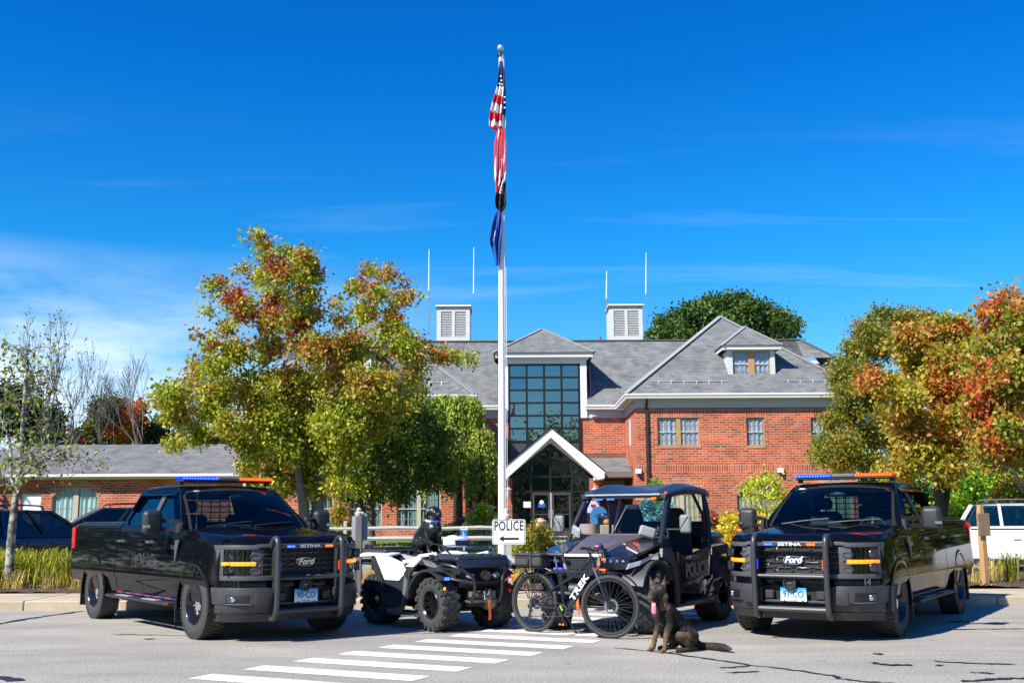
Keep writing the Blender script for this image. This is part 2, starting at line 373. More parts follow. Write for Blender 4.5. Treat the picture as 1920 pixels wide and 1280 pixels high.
for px, wd in CR:
    P = [g0(*q) for q in px]; P = spline(P, 7) if len(P) > 2 else [P[0].lerp(P[1], i / 6) for i in range(7)]
    L = []; Rr = []
    for i, q in enumerate(P):
        d = (P[min(i + 1, len(P) - 1)] - P[max(i - 1, 0)]).normalized(); nrm = V((-d.y, d.x, 0)); ww = wd * rnd.uniform(.5, 1.5) * (.3 if i in (0, len(P) - 1) else 1); j = nrm * rnd.uniform(-.025, .025)
        L.append(q + j + nrm * ww + V((0, 0, .006))); Rr.append(q + j - nrm * ww + V((0, 0, .006)))
    for i in range(len(P) - 1): mb.quad(L[i], Rr[i], Rr[i + 1], L[i + 1])
mb.build('crack_sealant', tar, road, smooth=0)
# kerb and pavement, with joints, left of and right of the kerb ramp
def pavement(x0, x1):
    mb = MB(); x = x0
    while x < x1:
        e = min(x + 1.52, x1); mb.box(x + .004, e - .004, 17.79, 19.62, -.05, .15, c=.018); x = e
    return tag(mb.build('pavement', concrete, smooth=0), kind='structure')
pavement(-70.2, 2.45); pavement(4.75, 70)
mb = MB(); mb.add([(2.45, 17.79, .0), (4.75, 17.79, .0), (4.75, 19.62, .145), (2.45, 19.62, .145)], [(0, 1, 2, 3)])
ramp_o = tag(mb.build('kerb_ramp', concrete, smooth=0), kind='structure')
padm = mat('tactile_red', (.5, .13, .1), .8, vary=.15, vscale=20)
mb = MB()
sl_ = .145 / 1.83
mb.add([(2.75, 17.9, .0125), (4.45, 17.9, .0125), (4.45, 18.9, .0125 + sl_), (2.75, 18.9, .0125 + sl_)], [(0, 1, 2, 3)])
for i in range(20):
    for j in range(12):
        x, y = 2.8 + i * .084, 17.95 + j * .08
        mb.box(x, x + .03, y, y + .03, .01 + sl_ * (y - 17.9), .02 + sl_ * (y - 17.9))
mb.build('tactile_paving', padm, ramp_o, smooth=0)
strip('planting_bed', -70, 70, 19.63, 24.5, .012, mulchm)
mb = MB(); mb.box(-70, 70, 24.5, 24.65, 0, .17, c=.015); tag(mb.build('bed_kerb', concrete, smooth=0), kind='structure')
strip('parking_lot', -90, 90, 24.66, 33, .004, asphalt2)
strip('dry_verge', -90, 90, 33, 37, .012, drym)
strip('concrete_walk', -90, 90, 37, 41, .016, concrete)
strip('entrance_walk', -.6, 5.4, 41, 53, .02, concrete, n=6)
def rough_patch(name, x0, x1, y0, y1, m, amp, nx=160, ny=24, dz=.02):
    mb = MB(); vs = []; fs = []
    for j in range(ny + 1):
        for i in range(nx + 1):
            x = x0 + (x1 - x0) * i / nx; y = y0 + (y1 - y0) * j / ny
            vs.append((x, y, gz(y) + dz + amp * NZ.noise(V((x * 1.7, y * 1.7, 0))) + amp * .6 * NZ.noise(V((x * 7, y * 7, 3))) + amp * .5))
    fs = [(j * (nx + 1) + i, j * (nx + 1) + i + 1, (j + 1) * (nx + 1) + i + 1, (j + 1) * (nx + 1) + i) for j in range(ny) for i in range(nx)]
    mb.add(vs, fs); return tag(mb.build(name, m, smooth=180), kind='structure')
rough_patch('bark_mulch', -16, 14, 19.66, 24.45, mulchm, .045, 300, 40)
# ================================================================ BUILDING
def wall_uv(nt, su=1., sv=1.):
    """u runs along the wall, v up; picks x or y by which way the face looks"""
    g = nt.nodes.new('ShaderNodeNewGeometry'); sn = nt.nodes.new('ShaderNodeSeparateXYZ'); nt.links.new(g.outputs['Normal'], sn.inputs[0])
    sp = nt.nodes.new('ShaderNodeSeparateXYZ'); nt.links.new(g.outputs['Position'], sp.inputs[0])
    def mm(op, a, b=None):
        n = nt.nodes.new('ShaderNodeMath'); n.operation = op
        for i, q in enumerate((a, b)):
            if q is None: continue
            if isinstance(q, (int, float)): n.inputs[i].default_value = q
            else: nt.links.new(q, n.inputs[i])
        return n.outputs[0]
    k = mm('GREATER_THAN', mm('ABSOLUTE', sn.outputs[0]), mm('ABSOLUTE', sn.outputs[1]))
    mx = nt.nodes.new('ShaderNodeMix'); nt.links.new(k, mx.inputs['Factor']); nt.links.new(sp.outputs[0], mx.inputs['A']); nt.links.new(sp.outputs[1], mx.inputs['B'])
    cb = nt.nodes.new('ShaderNodeCombineXYZ'); nt.links.new(mm('MULTIPLY', mx.outputs['Result'], su), cb.inputs[0]); nz_ = mm('SQRT', mm('SUBTRACT', 1.0001, mm('MULTIPLY', sn.outputs[2], sn.outputs[2]))); nt.links.new(mm('MULTIPLY', mm('DIVIDE', sp.outputs[2], nz_), sv), cb.inputs[1])
    return cb.outputs[0]
def brick_mat(name, bw, rh, stops, mortar, off=.5, ms=.012, bump=.5, sv=1., rough=.85, mixn=.0):
    m = mat(name, (.4, .1, .05), rough, spec=.3); nt, b = nodes(m); uv = wall_uv(nt, 1, sv)
    t = nt.nodes.new('ShaderNodeTexBrick'); nt.links.new(uv, t.inputs['Vector'])
    t.offset = off; t.inputs['Scale'].default_value = 1; t.inputs['Brick Width'].default_value = bw; t.inputs['Row Height'].default_value = rh
    t.inputs['Mortar Size'].default_value = ms; t.inputs['Mortar Smooth'].default_value = .2; t.inputs['Bias'].default_value = 0
    t.inputs['Color1'].default_value = (0, 0, 0, 1); t.inputs['Color2'].default_value = (1, 1, 1, 1); t.inputs['Mortar'].default_value = (.5, .5, .5, 1)
    r = ramp(nt, stops); nt.links.new(t.outputs['Color'], r.inputs[0])
    n = nt.nodes.new('ShaderNodeTexNoise'); n.inputs['Scale'].default_value = 1.3; n.inputs['Detail'].default_value = 5
    tc = nt.nodes.new('ShaderNodeTexCoord'); nt.links.new(tc.outputs['Object'], n.inputs['Vector'])
    mr = nt.nodes.new('ShaderNodeMapRange'); mr.inputs['From Min'].default_value = .3; mr.inputs['From Max'].default_value = .7; mr.inputs['To Min'].default_value = .78; mr.inputs['To Max'].default_value = 1.16
    nt.links.new(n.outputs['Fac'], mr.inputs['Value'])
    mx = nt.nodes.new('ShaderNodeMix'); mx.data_type = 'RGBA'; nt.links.new(t.outputs['Fac'], mx.inputs['Factor']); nt.links.new(r.outputs[0], mx.inputs['A']); mx.inputs['B'].default_value = (*mortar, 1)
    vm = nt.nodes.new('ShaderNodeVectorMath'); vm.operation = 'SCALE'; nt.links.new(mx.outputs['Result'], vm.inputs[0]); nt.links.new(mr.outputs[0], vm.inputs['Scale'])
    nt.links.new(vm.outputs[0], b.inputs['Base Color'])
    bp = nt.nodes.new('ShaderNodeBump'); bp.inputs['Strength'].default_value = bump; bp.inputs['Distance'].default_value = .01; bp.invert = True
    nt.links.new(t.outputs['Fac'], bp.inputs['Height']); nt.links.new(bp.outputs['Normal'], b.inputs['Normal'])
    return m
BST = [(0, (.12, .08, .06)), (.05, (.2, .1, .065)), (.07, (.34, .062, .026)), (.3, (.40, .076, .03)), (.6, (.46, .093, .033)), (1, (.54, .135, .055))]
brick = brick_mat('red_brick', .335, .113, BST, (.52, .33, .25))
soldier = brick_mat('soldier_brick', .113, .32, BST, (.52, .33, .25), off=0)
archb = brick_mat('arch_brick', .12, .16, [(0, (.25, .12, .07)), (.3, (.36, .11, .05)), (.6, (.5, .14, .06)), (1, (.5, .2, .1))], (.56, .4, .32), off=.3)
SST = [(0, (.125, .135, .14)), (.35, (.165, .175, .18)), (.6, (.205, .19, .18)), (.8, (.17, .185, .19)), (1, (.225, .205, .19))]
shingle = brick_mat('asphalt_shingle', .30, .145, SST, (.09, .095, .10), ms=.008, sv=1., rough=.95)
capm = mat('hip_cap', (.27, .27, .275), .95, vary=.12, vscale=6)
white = mat('white_trim', (.72, .70, .66), .5, vary=.05, vscale=1.5)
siding = mat('white_siding', (.86, .86, .84), .5)
wbrown = mat('tan_window_frame', (.42, .25, .1), .55, vary=.12)
tan2 = mat('putty_frame', (.45, .4, .3), .6)
bronze = mat('dark_bronze', (.035, .028, .03), .35, metal=.6)
copper = mat('weathered_copper', (.22, .1, .07), .55, metal=.3, vary=.35, vscale=3)
frieze = mat('grey_frieze', (.5, .52, .55), .6)
glass = glass_mat('window_glass', (.9, .93, .95), .0, 1.7, .85)
bglass = glass_mat('curtain_wall_glass', (.28, .4, .45), .0, 3.6, .75)
curtainm = mat('curtain_cloth', (.50, .54, .60), .9)
blindm = mat('vertical_blind', (.35, .5, .5), .8)
inner = mat('interior_wall', (.12, .12, .12), .9)
def front(mb, x0, x1, z0, z1, Y, holes=(), depth=.14, nrm=-1):
    """wall face looking -y with openings (x0,x1,z0,z1,rise)"""
    xs = sorted({x0, x1, *[h[0] for h in holes], *[h[1] for h in holes]}); zs = sorted({z0, z1, *[h[2] for h in holes], *[h[3] for h in holes]})
    for a, b in zip(xs, xs[1:]):
        for c, d in zip(zs, zs[1:]):
            mx, mz = (a + b) / 2, (c + d) / 2
            if any(h[0] < mx < h[1] and h[2] < mz < h[3] for h in holes): continue
            mb.quad((a, Y, c), (b, Y, c), (b, Y, d), (a, Y, d))
    for h in holes:
        a, b, c, d = h[:4]; ri = h[4] if len(h) > 4 else 0; P = [(a, c), (a, d - ri)]
        if ri:
            w_ = (b - a) / 2; rad = (w_ * w_ + ri * ri) / (2 * ri); cz = d - rad; th = math.asin(w_ / rad); N = 14
            A = [(a + w_ + rad * sin(-th + 2 * th * i / N), cz + rad * cos(-th + 2 * th * i / N)) for i in range(N + 1)]
            P = [(a, c)] + A + [(b, c)]
            for i in range(N): mb.quad((A[i][0], Y, A[i][1]), (A[i + 1][0], Y, A[i + 1][1]), (A[i + 1][0], Y, d), (A[i][0], Y, d))
        else: P = [(a, c), (a, d), (b, d), (b, c)]
        for (p, q) in zip(P, P[1:] + P[:1]):
            mb.quad((p[0], Y, p[1]), (q[0], Y, q[1]), (q[0], Y + depth, q[1]), (p[0], Y + depth, p[1]))
    return mb
def arcpts(a, b, d, ri, N=14, grow=0.):
    w_ = (b - a) / 2; rad = (w_ * w_ + ri * ri) / (2 * ri); cz = d - rad; th = math.asin(w_ / rad); rad += grow
    return [(a + w_ + rad * sin(-th + 2 * th * i / N), cz + rad * cos(-th + 2 * th * i / N)) for i in range(N + 1)]
def window(x0, x1, z0, z1, Y, parent, mull=1, rise=0, fm=None, curtain='sheer', sill=True, cm=None, meet=True, mw=.2):
    """frame part in an opening; panes and curtain are its sub-parts"""
    fm = fm or tan2; mb = MB(); t = .06; Yf = Y + .06
    if rise:
        A = arcpts(x0, x1, z1, rise); B = arcpts(x0 + t, x1 - t, z1 - t, rise)
        for i in range(len(A) - 1):
            vs = [(A[i][0], Yf, A[i][1]), (A[i + 1][0], Yf, A[i + 1][1]), (B[i + 1][0], Yf, B[i + 1][1]), (B[i][0], Yf, B[i][1])]
            mb.add(vs + [(q[0], Yf + .05, q[2]) for q in vs], [(0, 1, 2, 3), (7, 6, 5, 4), (3, 2, 6, 7), (0, 1, 5, 4)])
        zt = z1 - rise
    else: mb.box(x0, x1, Yf, Yf + .05, z1 - t, z1); zt = z1 - t
    mb.box(x0, x0 + t, Yf, Yf + .05, z0 + t, zt); mb.box(x1 - t, x1, Yf, Yf + .05, z0 + t, zt); mb.box(x0, x1, Yf, Yf + .05, z0, z0 + t)
    n = mull + 1; W = (x1 - x0) / n
    for i in range(1, n): mb.box(x0 + W * i - mw / 2, x0 + W * i + mw / 2, Yf - .012, Yf + .052, z0 + t + .002, z1 - t - .002 if not rise else z1 - .045)
    fr = mb.build('window', fm, parent, smooth=0)
    g = MB()
    if rise:
        B = arcpts(x0 + t, x1 - t, z1 - t, rise); g.add([(q[0], Yf + .02, q[1]) for q in B] + [(x1 - t, Yf + .02, z0 + t), (x0 + t, Yf + .02, z0 + t)], [tuple(range(len(B) + 2))])
    else: g.quad((x0 + t, Yf + .02, z0 + t), (x1 - t, Yf + .02, z0 + t), (x1 - t, Yf + .02, z1 - t), (x0 + t, Yf + .02, z1 - t))
    g.build('pane', glass, fr, smooth=0)
    mt = MB()
    for i in range(n):
        a, b = x0 + W * i + (mw / 2 if i else t), x0 + W * (i + 1) - (mw / 2 if i < n - 1 else t)
        if meet: mt.box(a, b, Yf + .0, Yf + .045, (z0 + z1) / 2 - .02, (z0 + z1) / 2 + .02)
        for k in (1, 2): xx = a + (b - a) * k / 3; mt.box(xx - .008, xx + .008, Yf + .03, Yf + .04, z0 + t, z1 - t - (rise * .6 if rise else 0))
        nz = 4
        for k in range(1, nz): zz_ = z0 + (z1 - z0) * k / nz; mt.box(a, b, Yf + .031, Yf + .039, zz_ - .008, zz_ + .008)
    mt.build('glazing_bar', fm if rise else frieze, fr, smooth=0)
    if curtain:
        c = MB(); N = max(24, int((x1 - x0) * 26)); vs = []
        for k in range(N + 1):
            x = x0 + (x1 - x0) * k / N
            amp = .03 if curtain != 'blind' else (.02 if k % 2 else -.02)
            y = Yf + .075 + (amp * sin(k * 1.1) + .015 * sin(k * .37) if curtain != 'blind' else amp)
            vs += [(x, y, z0 + (.05 if curtain != 'tie' else .05)), (x, y, z1 - .02)]
        fs = [(2 * k, 2 * k + 2, 2 * k + 3, 2 * k + 1) for k in range(N) if not (curtain == 'blind' and k % 2 and rnd.random() < .35)]
        c.add(vs, fs).build('curtain', cm or (blindm if curtain == 'blind' else curtainm), fr, smooth=60)
    bk = MB(); bk.quad((x0 - .1, Yf + .9, z0 - .1), (x1 + .1, Yf + .9, z0 - .1), (x1 + .1, Yf + .9, z1 + .1), (x0 - .1, Yf + .9, z1 + .1)); bk.build('room_back', inner, fr, smooth=0)
    if sill:
        sb = MB(); sb.box(x0 - .04, x1 + .04, Y - .03, Y + .058, z0 - .09, z0 - .002); sb.build('sill', archb, fr, smooth=0)
    return fr
bld = empty('police_station', (0, 0, 0), 0, 'two-storey red brick police station with grey hipped shingle roof and glazed entrance', 'building')
YW, YM, YV = 50.5, 55.5, 52.0
CX = 1.8
def mir(x): return 2 * CX - x
zb = .5
# heights on the front wing
zf = at(1300, 764, YW).z            # underside of frieze
ze = at(1300, 737, YW - .5).z       # gutter top
xw = at(1193, 800, YW).x            # wing corner
xe = 16.0
H = lambda x0, x1, y0, y1, ri=0, Y=YW: (at(x0, (y0 + y1) / 2, Y).x, at(x1, (y0 + y1) / 2, Y).x, at((x0 + x1) / 2, y1, Y).z, at((x0 + x1) / 2, y0, Y).z, ri)
holes = [H(1233, 1312, 782, 836), H(1400, 1434, 782, 836), H(1521, 1597, 782, 836), H(1240, 1318, 908, 988, .5), H(1382, 1466, 908, 988, .5), H(1530, 1600, 908, 988, .5)]
wings = MB(); front(wings, xw, xe, zb, zf, YW, holes)
holesL = [(mir(h[1]), mir(h[0]), h[2], h[3], h[4]) for h in holes]
holesL2 = [h for h in holesL if h[4] == 0] + [H(560, 625, 915, 992), H(655, 716, 915, 992), H(744, 826, 915, 992)]
front(wings, mir(xe), mir(xw), zb, zf, YW, holesL2)
sw = H(1187, 1196, 786, 835, 0, 53.4); zs0, zs1 = sw[2], sw[3]
# side walls of the wings, the outer ends, main walls
for x in (xw, mir(xw)):
    ya, yb = 52.9, 53.7; d = .12 if x > CX else -.12
    for (a, b, c, e) in ((YW, ya, zb, zf), (yb, YM, zb, zf), (ya, yb, zb, zs0), (ya, yb, zs1, zf)): wings.quad((x, a, c), (x, b, c), (x, b, e), (x, a, e))
for x in (xe, mir(xe)): wings.quad((x, YW, zb), (x, 66, zb), (x, 66, zf), (x, YW, zf))
xc0, xc1 = at(955, 750, YM).x, at(1086, 750, YM).x
zcb, zct = at(1020, 860, YM).z, at(1020, 684, YM).z
wings.quad((mir(xw), YM, zb), (xc0, YM, zb), (xc0, YM, zf), (mir(xw), YM, zf)); wings.quad((xc1, YM, zb), (xw, YM, zb), (xw, YM, zf), (xc1, YM, zf))
wings.build('wall', brick, bld, smooth=0)
wm = MB()
for x in (xw, mir(xw)):
    s_ = 1 if x > CX else -1; wm.box(x + s_ * .02, x + s_ * .3, 53.0, 53.6, zs0 + .05, zs1 - .05)
wm.build('side_window', curtainm, bld, smooth=0)
sb_ = MB()
zs = at(1300, 871, YW).z, at(1300, 885.5, YW).z
for (a, b) in ((xw, xe), (mir(xe), mir(xw))):
    sb_.box(a, b, YW - .004, YW + .02, zs[1], zs[0]); sb_.box(a, b, YW - .004, YW + .02, zf - .26, zf)
for h in holes + holesL2:
    if h[4] == 0: sb_.box(h[0] - .05, h[1] + .05, YW - .005, YW + .02, h[3] + .002, h[3] + .24)
sb_.build('soldier_course', soldier, bld, smooth=0)
ab = MB()
for h in holes:
    if h[4]:
        A = arcpts(h[0], h[1], h[3], h[4], 14, .0); B = arcpts(h[0], h[1], h[3], h[4], 14, .34)
        for i in range(14):
            vs = [(A[i][0], YW - .02, A[i][1]), (A[i + 1][0], YW - .02, A[i + 1][1]), (B[i + 1][0], YW - .02, B[i + 1][1]), (B[i][0], YW - .02, B[i][1])]
            ab.add(vs + [(q[0], YW + .03, q[2]) for q in vs], [(0, 1, 2, 3), (7, 6, 5, 4), (3, 2, 6, 7), (0, 1, 5, 4), (1, 2, 6, 5), (0, 3, 7, 4)])
ab.build('arch', archb, bld, smooth=0)
for i, h in enumerate(holes):
    window(h[0], h[1], h[2], h[3], YW, bld, mull=0 if i == 1 else 1, rise=h[4], fm=wbrown if i < 3 else tan2, sill=i < 3, curtain='sheer', cm=curtainm if i < 3 else mat('cream_curtain', (.6, .57, .42), .9), meet=not h[4])
for h in holesL2:
    up = h[3] > 4
    window(h[0], h[1], h[2], h[3], YW, bld, mull=1, rise=0, fm=wbrown if up else tan2, curtain='sheer' if up else 'blind', sill=up, meet=True)
# cornice, gutter, frieze: profile swept round the front outline (mitred)
def sweep_line(pts, prof, closed=False):
    """pts: (x,y) plan polyline (outward is right-hand side); prof: (out, z)"""
    secs = []
    for i, p in enumerate(pts):
        p = V((*p, 0)); a = (p - V((*pts[i - 1], 0))).normalized() if i else None; b = (V((*pts[i + 1], 0)) - p).normalized() if i < len(pts) - 1 else None
        a = a or b; b = b or a; na, nb = V((a.y, -a.x, 0)), V((b.y, -b.x, 0)); n = (na + nb).normalized(); k = 1 / max(.3, n.dot(na))
        secs.append([p + n * (o * k) + V((0, 0, z)) for o, z in prof])
    return secs
def cornice_line(pts, m):
    g = MB(); g.loft(sweep_line(pts, [(.0, zf + .0), (.06, zf + .0), (.06, zf + .06), (.03, zf + .06), (.03, zf + .42), (.0, zf + .42)]), ring=True); g.build('frieze', frieze, bld, smooth=0)
    g = MB(); g.loft(sweep_line(pts, [(.0, zf + .44), (.22, zf + .44), (.25, zf + .56), (.2, zf + .60), (.0, zf + .60)]), ring=True)
    g.loft(sweep_line(pts, [(.02, zf + .61), (.40, zf + .64), (.40, zf + .66), (.02, zf + .66)]), ring=True)
    g.build('cornice', white, bld, smooth=0)
    g = MB(); g.loft(sweep_line(pts, [(.38, ze - .24), (.5, ze - .22), (.53, ze - .1), (.56, ze - .08), (.56, ze), (.52, ze), (.52, ze - .06), (.38, ze - .06)]), ring=True); g.build('gutter', white, bld, smooth=0)
cornice_line([(xc1 + .3, YM), (xw, YM), (xw, YW), (xe, YW), (xe, 62)], 0)
cornice_line([(mir(xe), 62), (mir(xe), YW), (mir(xw), YW), (mir(xw), YM), (xc0 - .3, YM)], 0)
# roofs
apx = at(1353.5, 591, 55.3); sl = (apx.z - ze) / (apx.x - xw + .5)
hw = apx.x - (xw - .5); yr = YW - .5 + hw
rz = at(1240, 637, 59.8).z; yrm = (rz - ze) / sl + YM - .5
def wing_roof(cx):
    a, b = cx - hw, cx + hw; y0 = YW - .5; P = V((cx, yr, apx.z)); r = MB()
    A, B = V((a, y0, ze)), V((b, y0, ze)); Ab, Bb = V((a, 68, ze)), V((b, 68, ze)); Pb = V((cx, 68, apx.z))
    r.quad(A, B, P); r.quad(A, P, Pb, Ab); r.quad(B, Bb, Pb, P)
    r.build('roof', shingle, bld, smooth=0)
    c = MB()
    for q in (A, B): c.bar(q + V((0, 0, .02)), P + V((0, 0, .02)), .3, .05)
    c.bar(P + V((0, 0, .0)), Pb, .3, .06)
    c.build('hip_cap', capm, bld, smooth=0)
wing_roof(apx.x); wing_roof(mir(apx.x))
r = MB(); xr0, xr1 = mir(at(1501, 638, yrm).x), at(1501, 638, yrm).x; y0 = YM - .5; d = yrm - y0
yb_ = yrm + d; X0, X1 = xr0 - d, xr1 + d
ra, rb = V((xr0, yrm, rz)), V((xr1, yrm, rz))
d2 = d * .3; ze2 = rz - sl * d2; X0, X1 = xr0 - d2, xr1 + d2; y2 = yrm - d2
ba, bb = at(940.5, 700, YM).x, at(1099.5, 700, YM).x; kz = (zct + .55 - ze) / (rz - ze); ym_ = y0 + d * kz; zm_ = zct + .55
r.quad((mir(xe), y0, ze), (ba, y0, ze), (ba, yrm, rz), (mir(xe), yrm, rz)); r.quad((bb, y0, ze), (xe, y0, ze), (xe, yrm, rz), (bb, yrm, rz)); r.quad((ba, ym_, zm_), (bb, ym_, zm_), (bb, yrm, rz), (ba, yrm, rz))
r.quad((xe - 3, y2, ze2), (X1, y2, ze2), rb, (xe - 3, yrm, rz)); r.quad((X1, y2, ze2), (X1, yrm + d2, ze2), rb); r.quad((mir(xe) + 3, y2, ze2), (X0, y2, ze2), ra, (mir(xe) + 3, yrm, rz)); r.quad((X0, yrm + d2, ze2), (X0, y2, ze2), ra)
r.quad((X0, yrm + 4, rz - 3), (X1, yrm + 4, rz - 3), rb, ra)
r.build('roof', shingle, bld, smooth=0)
c = MB(); c.bar(ra, rb, .3, .07); c.bar(rb, (X1, y2, ze2 + .02), .3, .05); c.bar(ra, (X0, y2, ze2 + .02), .3, .05); c.build('ridge_cap', mat('dark_ridge', (.1, .09, .09), .8), bld, smooth=0)
vl = MB()
for s_ in (1, -1):
    f_ = (lambda x: x) if s_ == 1 else mir
    vl.bar((f_(xw - .5), y0 - .0, ze + .02), (f_(xw - .5 + d), yrm, rz + .01), .22, .03)
vl.build('valley_flashing', copper, bld, smooth=0)
# snow guard rail with brackets on each wing roof
def on_wing(x, dz, off=.05): y = YW - .5 + dz / sl; return V((x, y - off * .6, ze + dz + off))
sg = MB(); dzg = at(1300, 715, YW).z - ze
for f_ in (lambda x: x, mir):
    for (a, b) in ((1221, 1362), (1462, 1600)):
        xa, xb = at(a, 716, YW + .6).x, at(b, 716, YW + .6).x; n = int((xb - xa) / .65)
        sg.bar(on_wing(f_(xa), dzg), on_wing(f_(xb), dzg), .035)
        for i in range(n + 1): q = on_wing(f_(xa + (xb - xa) * (i + .5) / (n + 1)), dzg, .0); sg.bar(q - V((0, .12, .1)), q + V((0, -.04, .09)), .05, .03)
sg.build('snow_guard', mat('galvanised', (.62, .64, .66), .4, metal=.6), bld, smooth=0)
sg = MB()
for k in range(9):
    t = .04 + k * .035
    for f_ in (lambda x: x, mir):
        q = V((f_(xw - .5 + .02 + hw * t * .8), YW - .5 + .3 + hw * t, ze + sl * hw * t * .8)); sg.bar(q, q + V((0, 0, .22)), .05)
sg.build('snow_guard', MATS['galvanised'], bld, smooth=0)
# dormer on each wing
def dormer(cx):
    Yd = YW + .75; a, b = cx - .5 * (at(1454, 700, Yd).x - at(1366, 700, Yd).x), cx + .5 * (at(1454, 700, Yd).x - at(1366, 700, Yd).x)
    z0, z1 = at(1410, 716, Yd).z, at(1410, 656, Yd).z
    root = MB(); wx0, wx1, wz0, wz1 = a + .22, b - .22, z0 + .27, z1 - .04
    front(root, a, b, z0, z1, Yd, [(wx0, wx1, wz0, wz1)], depth=.12)
    for x in (a, b): root.add([(x, Yd, z0), (x, Yd, z1), (x, Yd + (z1 - z0) / sl + .3, z1)], [(0, 1, 2)])
    dm = root.build('dormer', lapm, bld, smooth=0)
    fr = window(wx0, wx1, wz0, wz1, Yd, dm, mull=1, fm=wbrown, sill=False, mw=.3)
    tr = MB(); o = .26
    tr.box(a - o, b + o, Yd - o, Yd + .1, z1, z1 + .02); tr.box(a - .06, b + .06, Yd - .05, Yd, z1 + .021, z1 + .14); tr.box(a - o, b + o, Yd - o, Yd - o + .05, z1 + .022, z1 + .2)
    for x in (a - o, b + o - .05): tr.box(x, x + .05, Yd - o + .051, Yd + 1.6, z1 + .022, z1 + .2)
    tr.box(a - .03, b + .03, Yd - .04, Yd - .002, z0 - .03, z0 + .08)
    tr.build('trim', white, dm, smooth=0)
    zt = z1 + .2; hw_ = (b - a) / 2 + o + .08; ap = V(((a + b) / 2, Yd - o - .08 + hw_, zt + hw_ * .78)); A, B = V((a - o - .08, Yd - o - .08, zt)), V((b + o + .08, Yd - o - .08, zt))
    k = 2.9; rf = MB(); rf.quad(A, B, ap); rf.quad(A, ap, ap + V((0, k, 0)), A + V((0, k, 0))); rf.quad(B, B + V((0, k, 0)), ap + V((0, k, 0)), ap)
    rf.build('dormer_roof', shingle, dm, smooth=0)
    c = MB(); c.bar(A, ap, .2, .04); c.bar(B, ap, .2, .04); c.bar(ap, ap + V((0, k, 0)), .2, .04); c.build('hip_cap', capm, dm, smooth=0)
    f = MB(); f.box(a, b, Yd - .25, Yd - .01, z0 - .16, z0 - .04, c=.0); f.build('flashing', copper, dm, smooth=0)
lapm = mat('lap_siding', (.7, .7, .68), .5); nt_, b_ = nodes(lapm)
wv = nt_.nodes.new('ShaderNodeTexBrick'); wv.offset = 0; wv.inputs['Scale'].default_value = 1; wv.inputs['Brick Width'].default_value = 60; wv.inputs['Row Height'].default_value = .13; wv.inputs['Mortar Size'].default_value = .01
wv.inputs['Color1'].default_value = (.62, .62, .60, 1); wv.inputs['Color2'].default_value = (.58, .58, .56, 1); wv.inputs['Mortar'].default_value = (.36, .36, .38, 1)
nt_.links.new(wall_uv(nt_), wv.inputs['Vector']); nt_.links.new(wv.outputs['Color'], b_.inputs['Base Color'])
dcx = (at(1366, 700, YW + .75).x + at(1454, 700, YW + .75).x) / 2
dormer(dcx); dormer(mir(dcx))
# rear cross roof with its own cornice on the right
r = MB(); q0 = at(1520, 672, 62); q1 = at(1575, 672, 62)
r.box(q0.x, q1.x + .5, 62, 62.2, q0.z - .3, q0.z - .12); r.box(q0.x + .3, q1.x, 62.21, 63.5, q0.z - 1.2, q0.z - .3)
r.build('cornice', white, bld, smooth=0)
# glazed central bay
cw = MB(); t = .055; nx_, nz_ = 4, 6; zgb = at(1020, 827, YM).z
for i in range(nx_ + 1): x = xc0 + (xc1 - xc0) * i / nx_; cw.box(x - t, x + t, YM - .1, YM + .06, zcb, zct)
for k in range(nz_ + 1): z = zgb + (zct - zgb) * k / nz_; cw.box(xc0 + .001, xc1 - .001, YM - .09, YM + .05, z - .045, z + .045)
cwo = cw.build('curtain_wall', bronze, bld, smooth=0)
g = MB()
for i in range(nx_):
    for k in range(nz_):
        x0, x1 = xc0 + (xc1 - xc0) * i / nx_, xc0 + (xc1 - xc0) * (i + 1) / nx_; z0, z1 = zgb + (zct - zgb) * k / nz_, zgb + (zct - zgb) * (k + 1) / nz_
        j = [rnd.uniform(-.006, .006) for _ in range(3)]
        g.quad((x0, YM - .02 + j[0], z0), (x1, YM - .02 + j[1], z0), (x1, YM - .02 + j[1] + j[2], z1), (x0, YM - .02 + j[0] + j[2], z1))
g.build('pane', bglass, cwo, smooth=0, weld=False)
g = MB(); g.box(xc0, xc1, YM - .04, YM + .03, zcb, zgb - .046); g.build('spandrel', mat('spandrel', (.06, .055, .06), .4), cwo, smooth=0)
tr = MB(); Yt = YM - .12
wl = at(1099.5, 700, YM).x - xc1
tr.box(xc1 + .06, xc1 + wl, Yt, YM + .0, zf, zct + .25); tr.box(xc0 - wl, xc0 - .06, Yt, YM + .0, zf, zct + .25); tr.box(xc0 - .06, xc1 + .06, Yt, YM + 0, zct + .05, zct + .25)
o = .32; a, b = xc0 - wl, xc1 + wl; z1 = zct + .25
tr.box(a - .1, b + .1, Yt - .08, YM, z1, z1 + .1); tr.box(a - o, b + o, Yt - o, YM, z1 + .1, z1 + .14); tr.box(a - o, b + o, Yt - o, Yt - o + .06, z1 + .141, z1 + .34)
for x in (a, b): tr.add([(x, YM - .11, zf + .1), (x, YM - .11, z1), (x, YM + (z1 - zf) / sl + .2, z1)], [(0, 1, 2)])
tr.build('bay_trim', white, bld, smooth=0)
hw_ = (b - a) / 2 + o + .1; zt = z1 + .34; A, B = V((a - o - .1, Yt - o - .1, zt)), V((b + o + .1, Yt - o - .1, zt)); ap = at(1013, 616, Yt - o - .1 + hw_); ap.x = (A.x + B.x) / 2; k = 4
rf = MB(); rf.quad(A, B, ap); rf.quad(A, ap, ap + V((0, k, 0)), A + V((0, k, 0))); rf.quad(B, B + V((0, k, 0)), ap + V((0, k, 0)), ap); rf.build('bay_roof', shingle, bld, smooth=0)
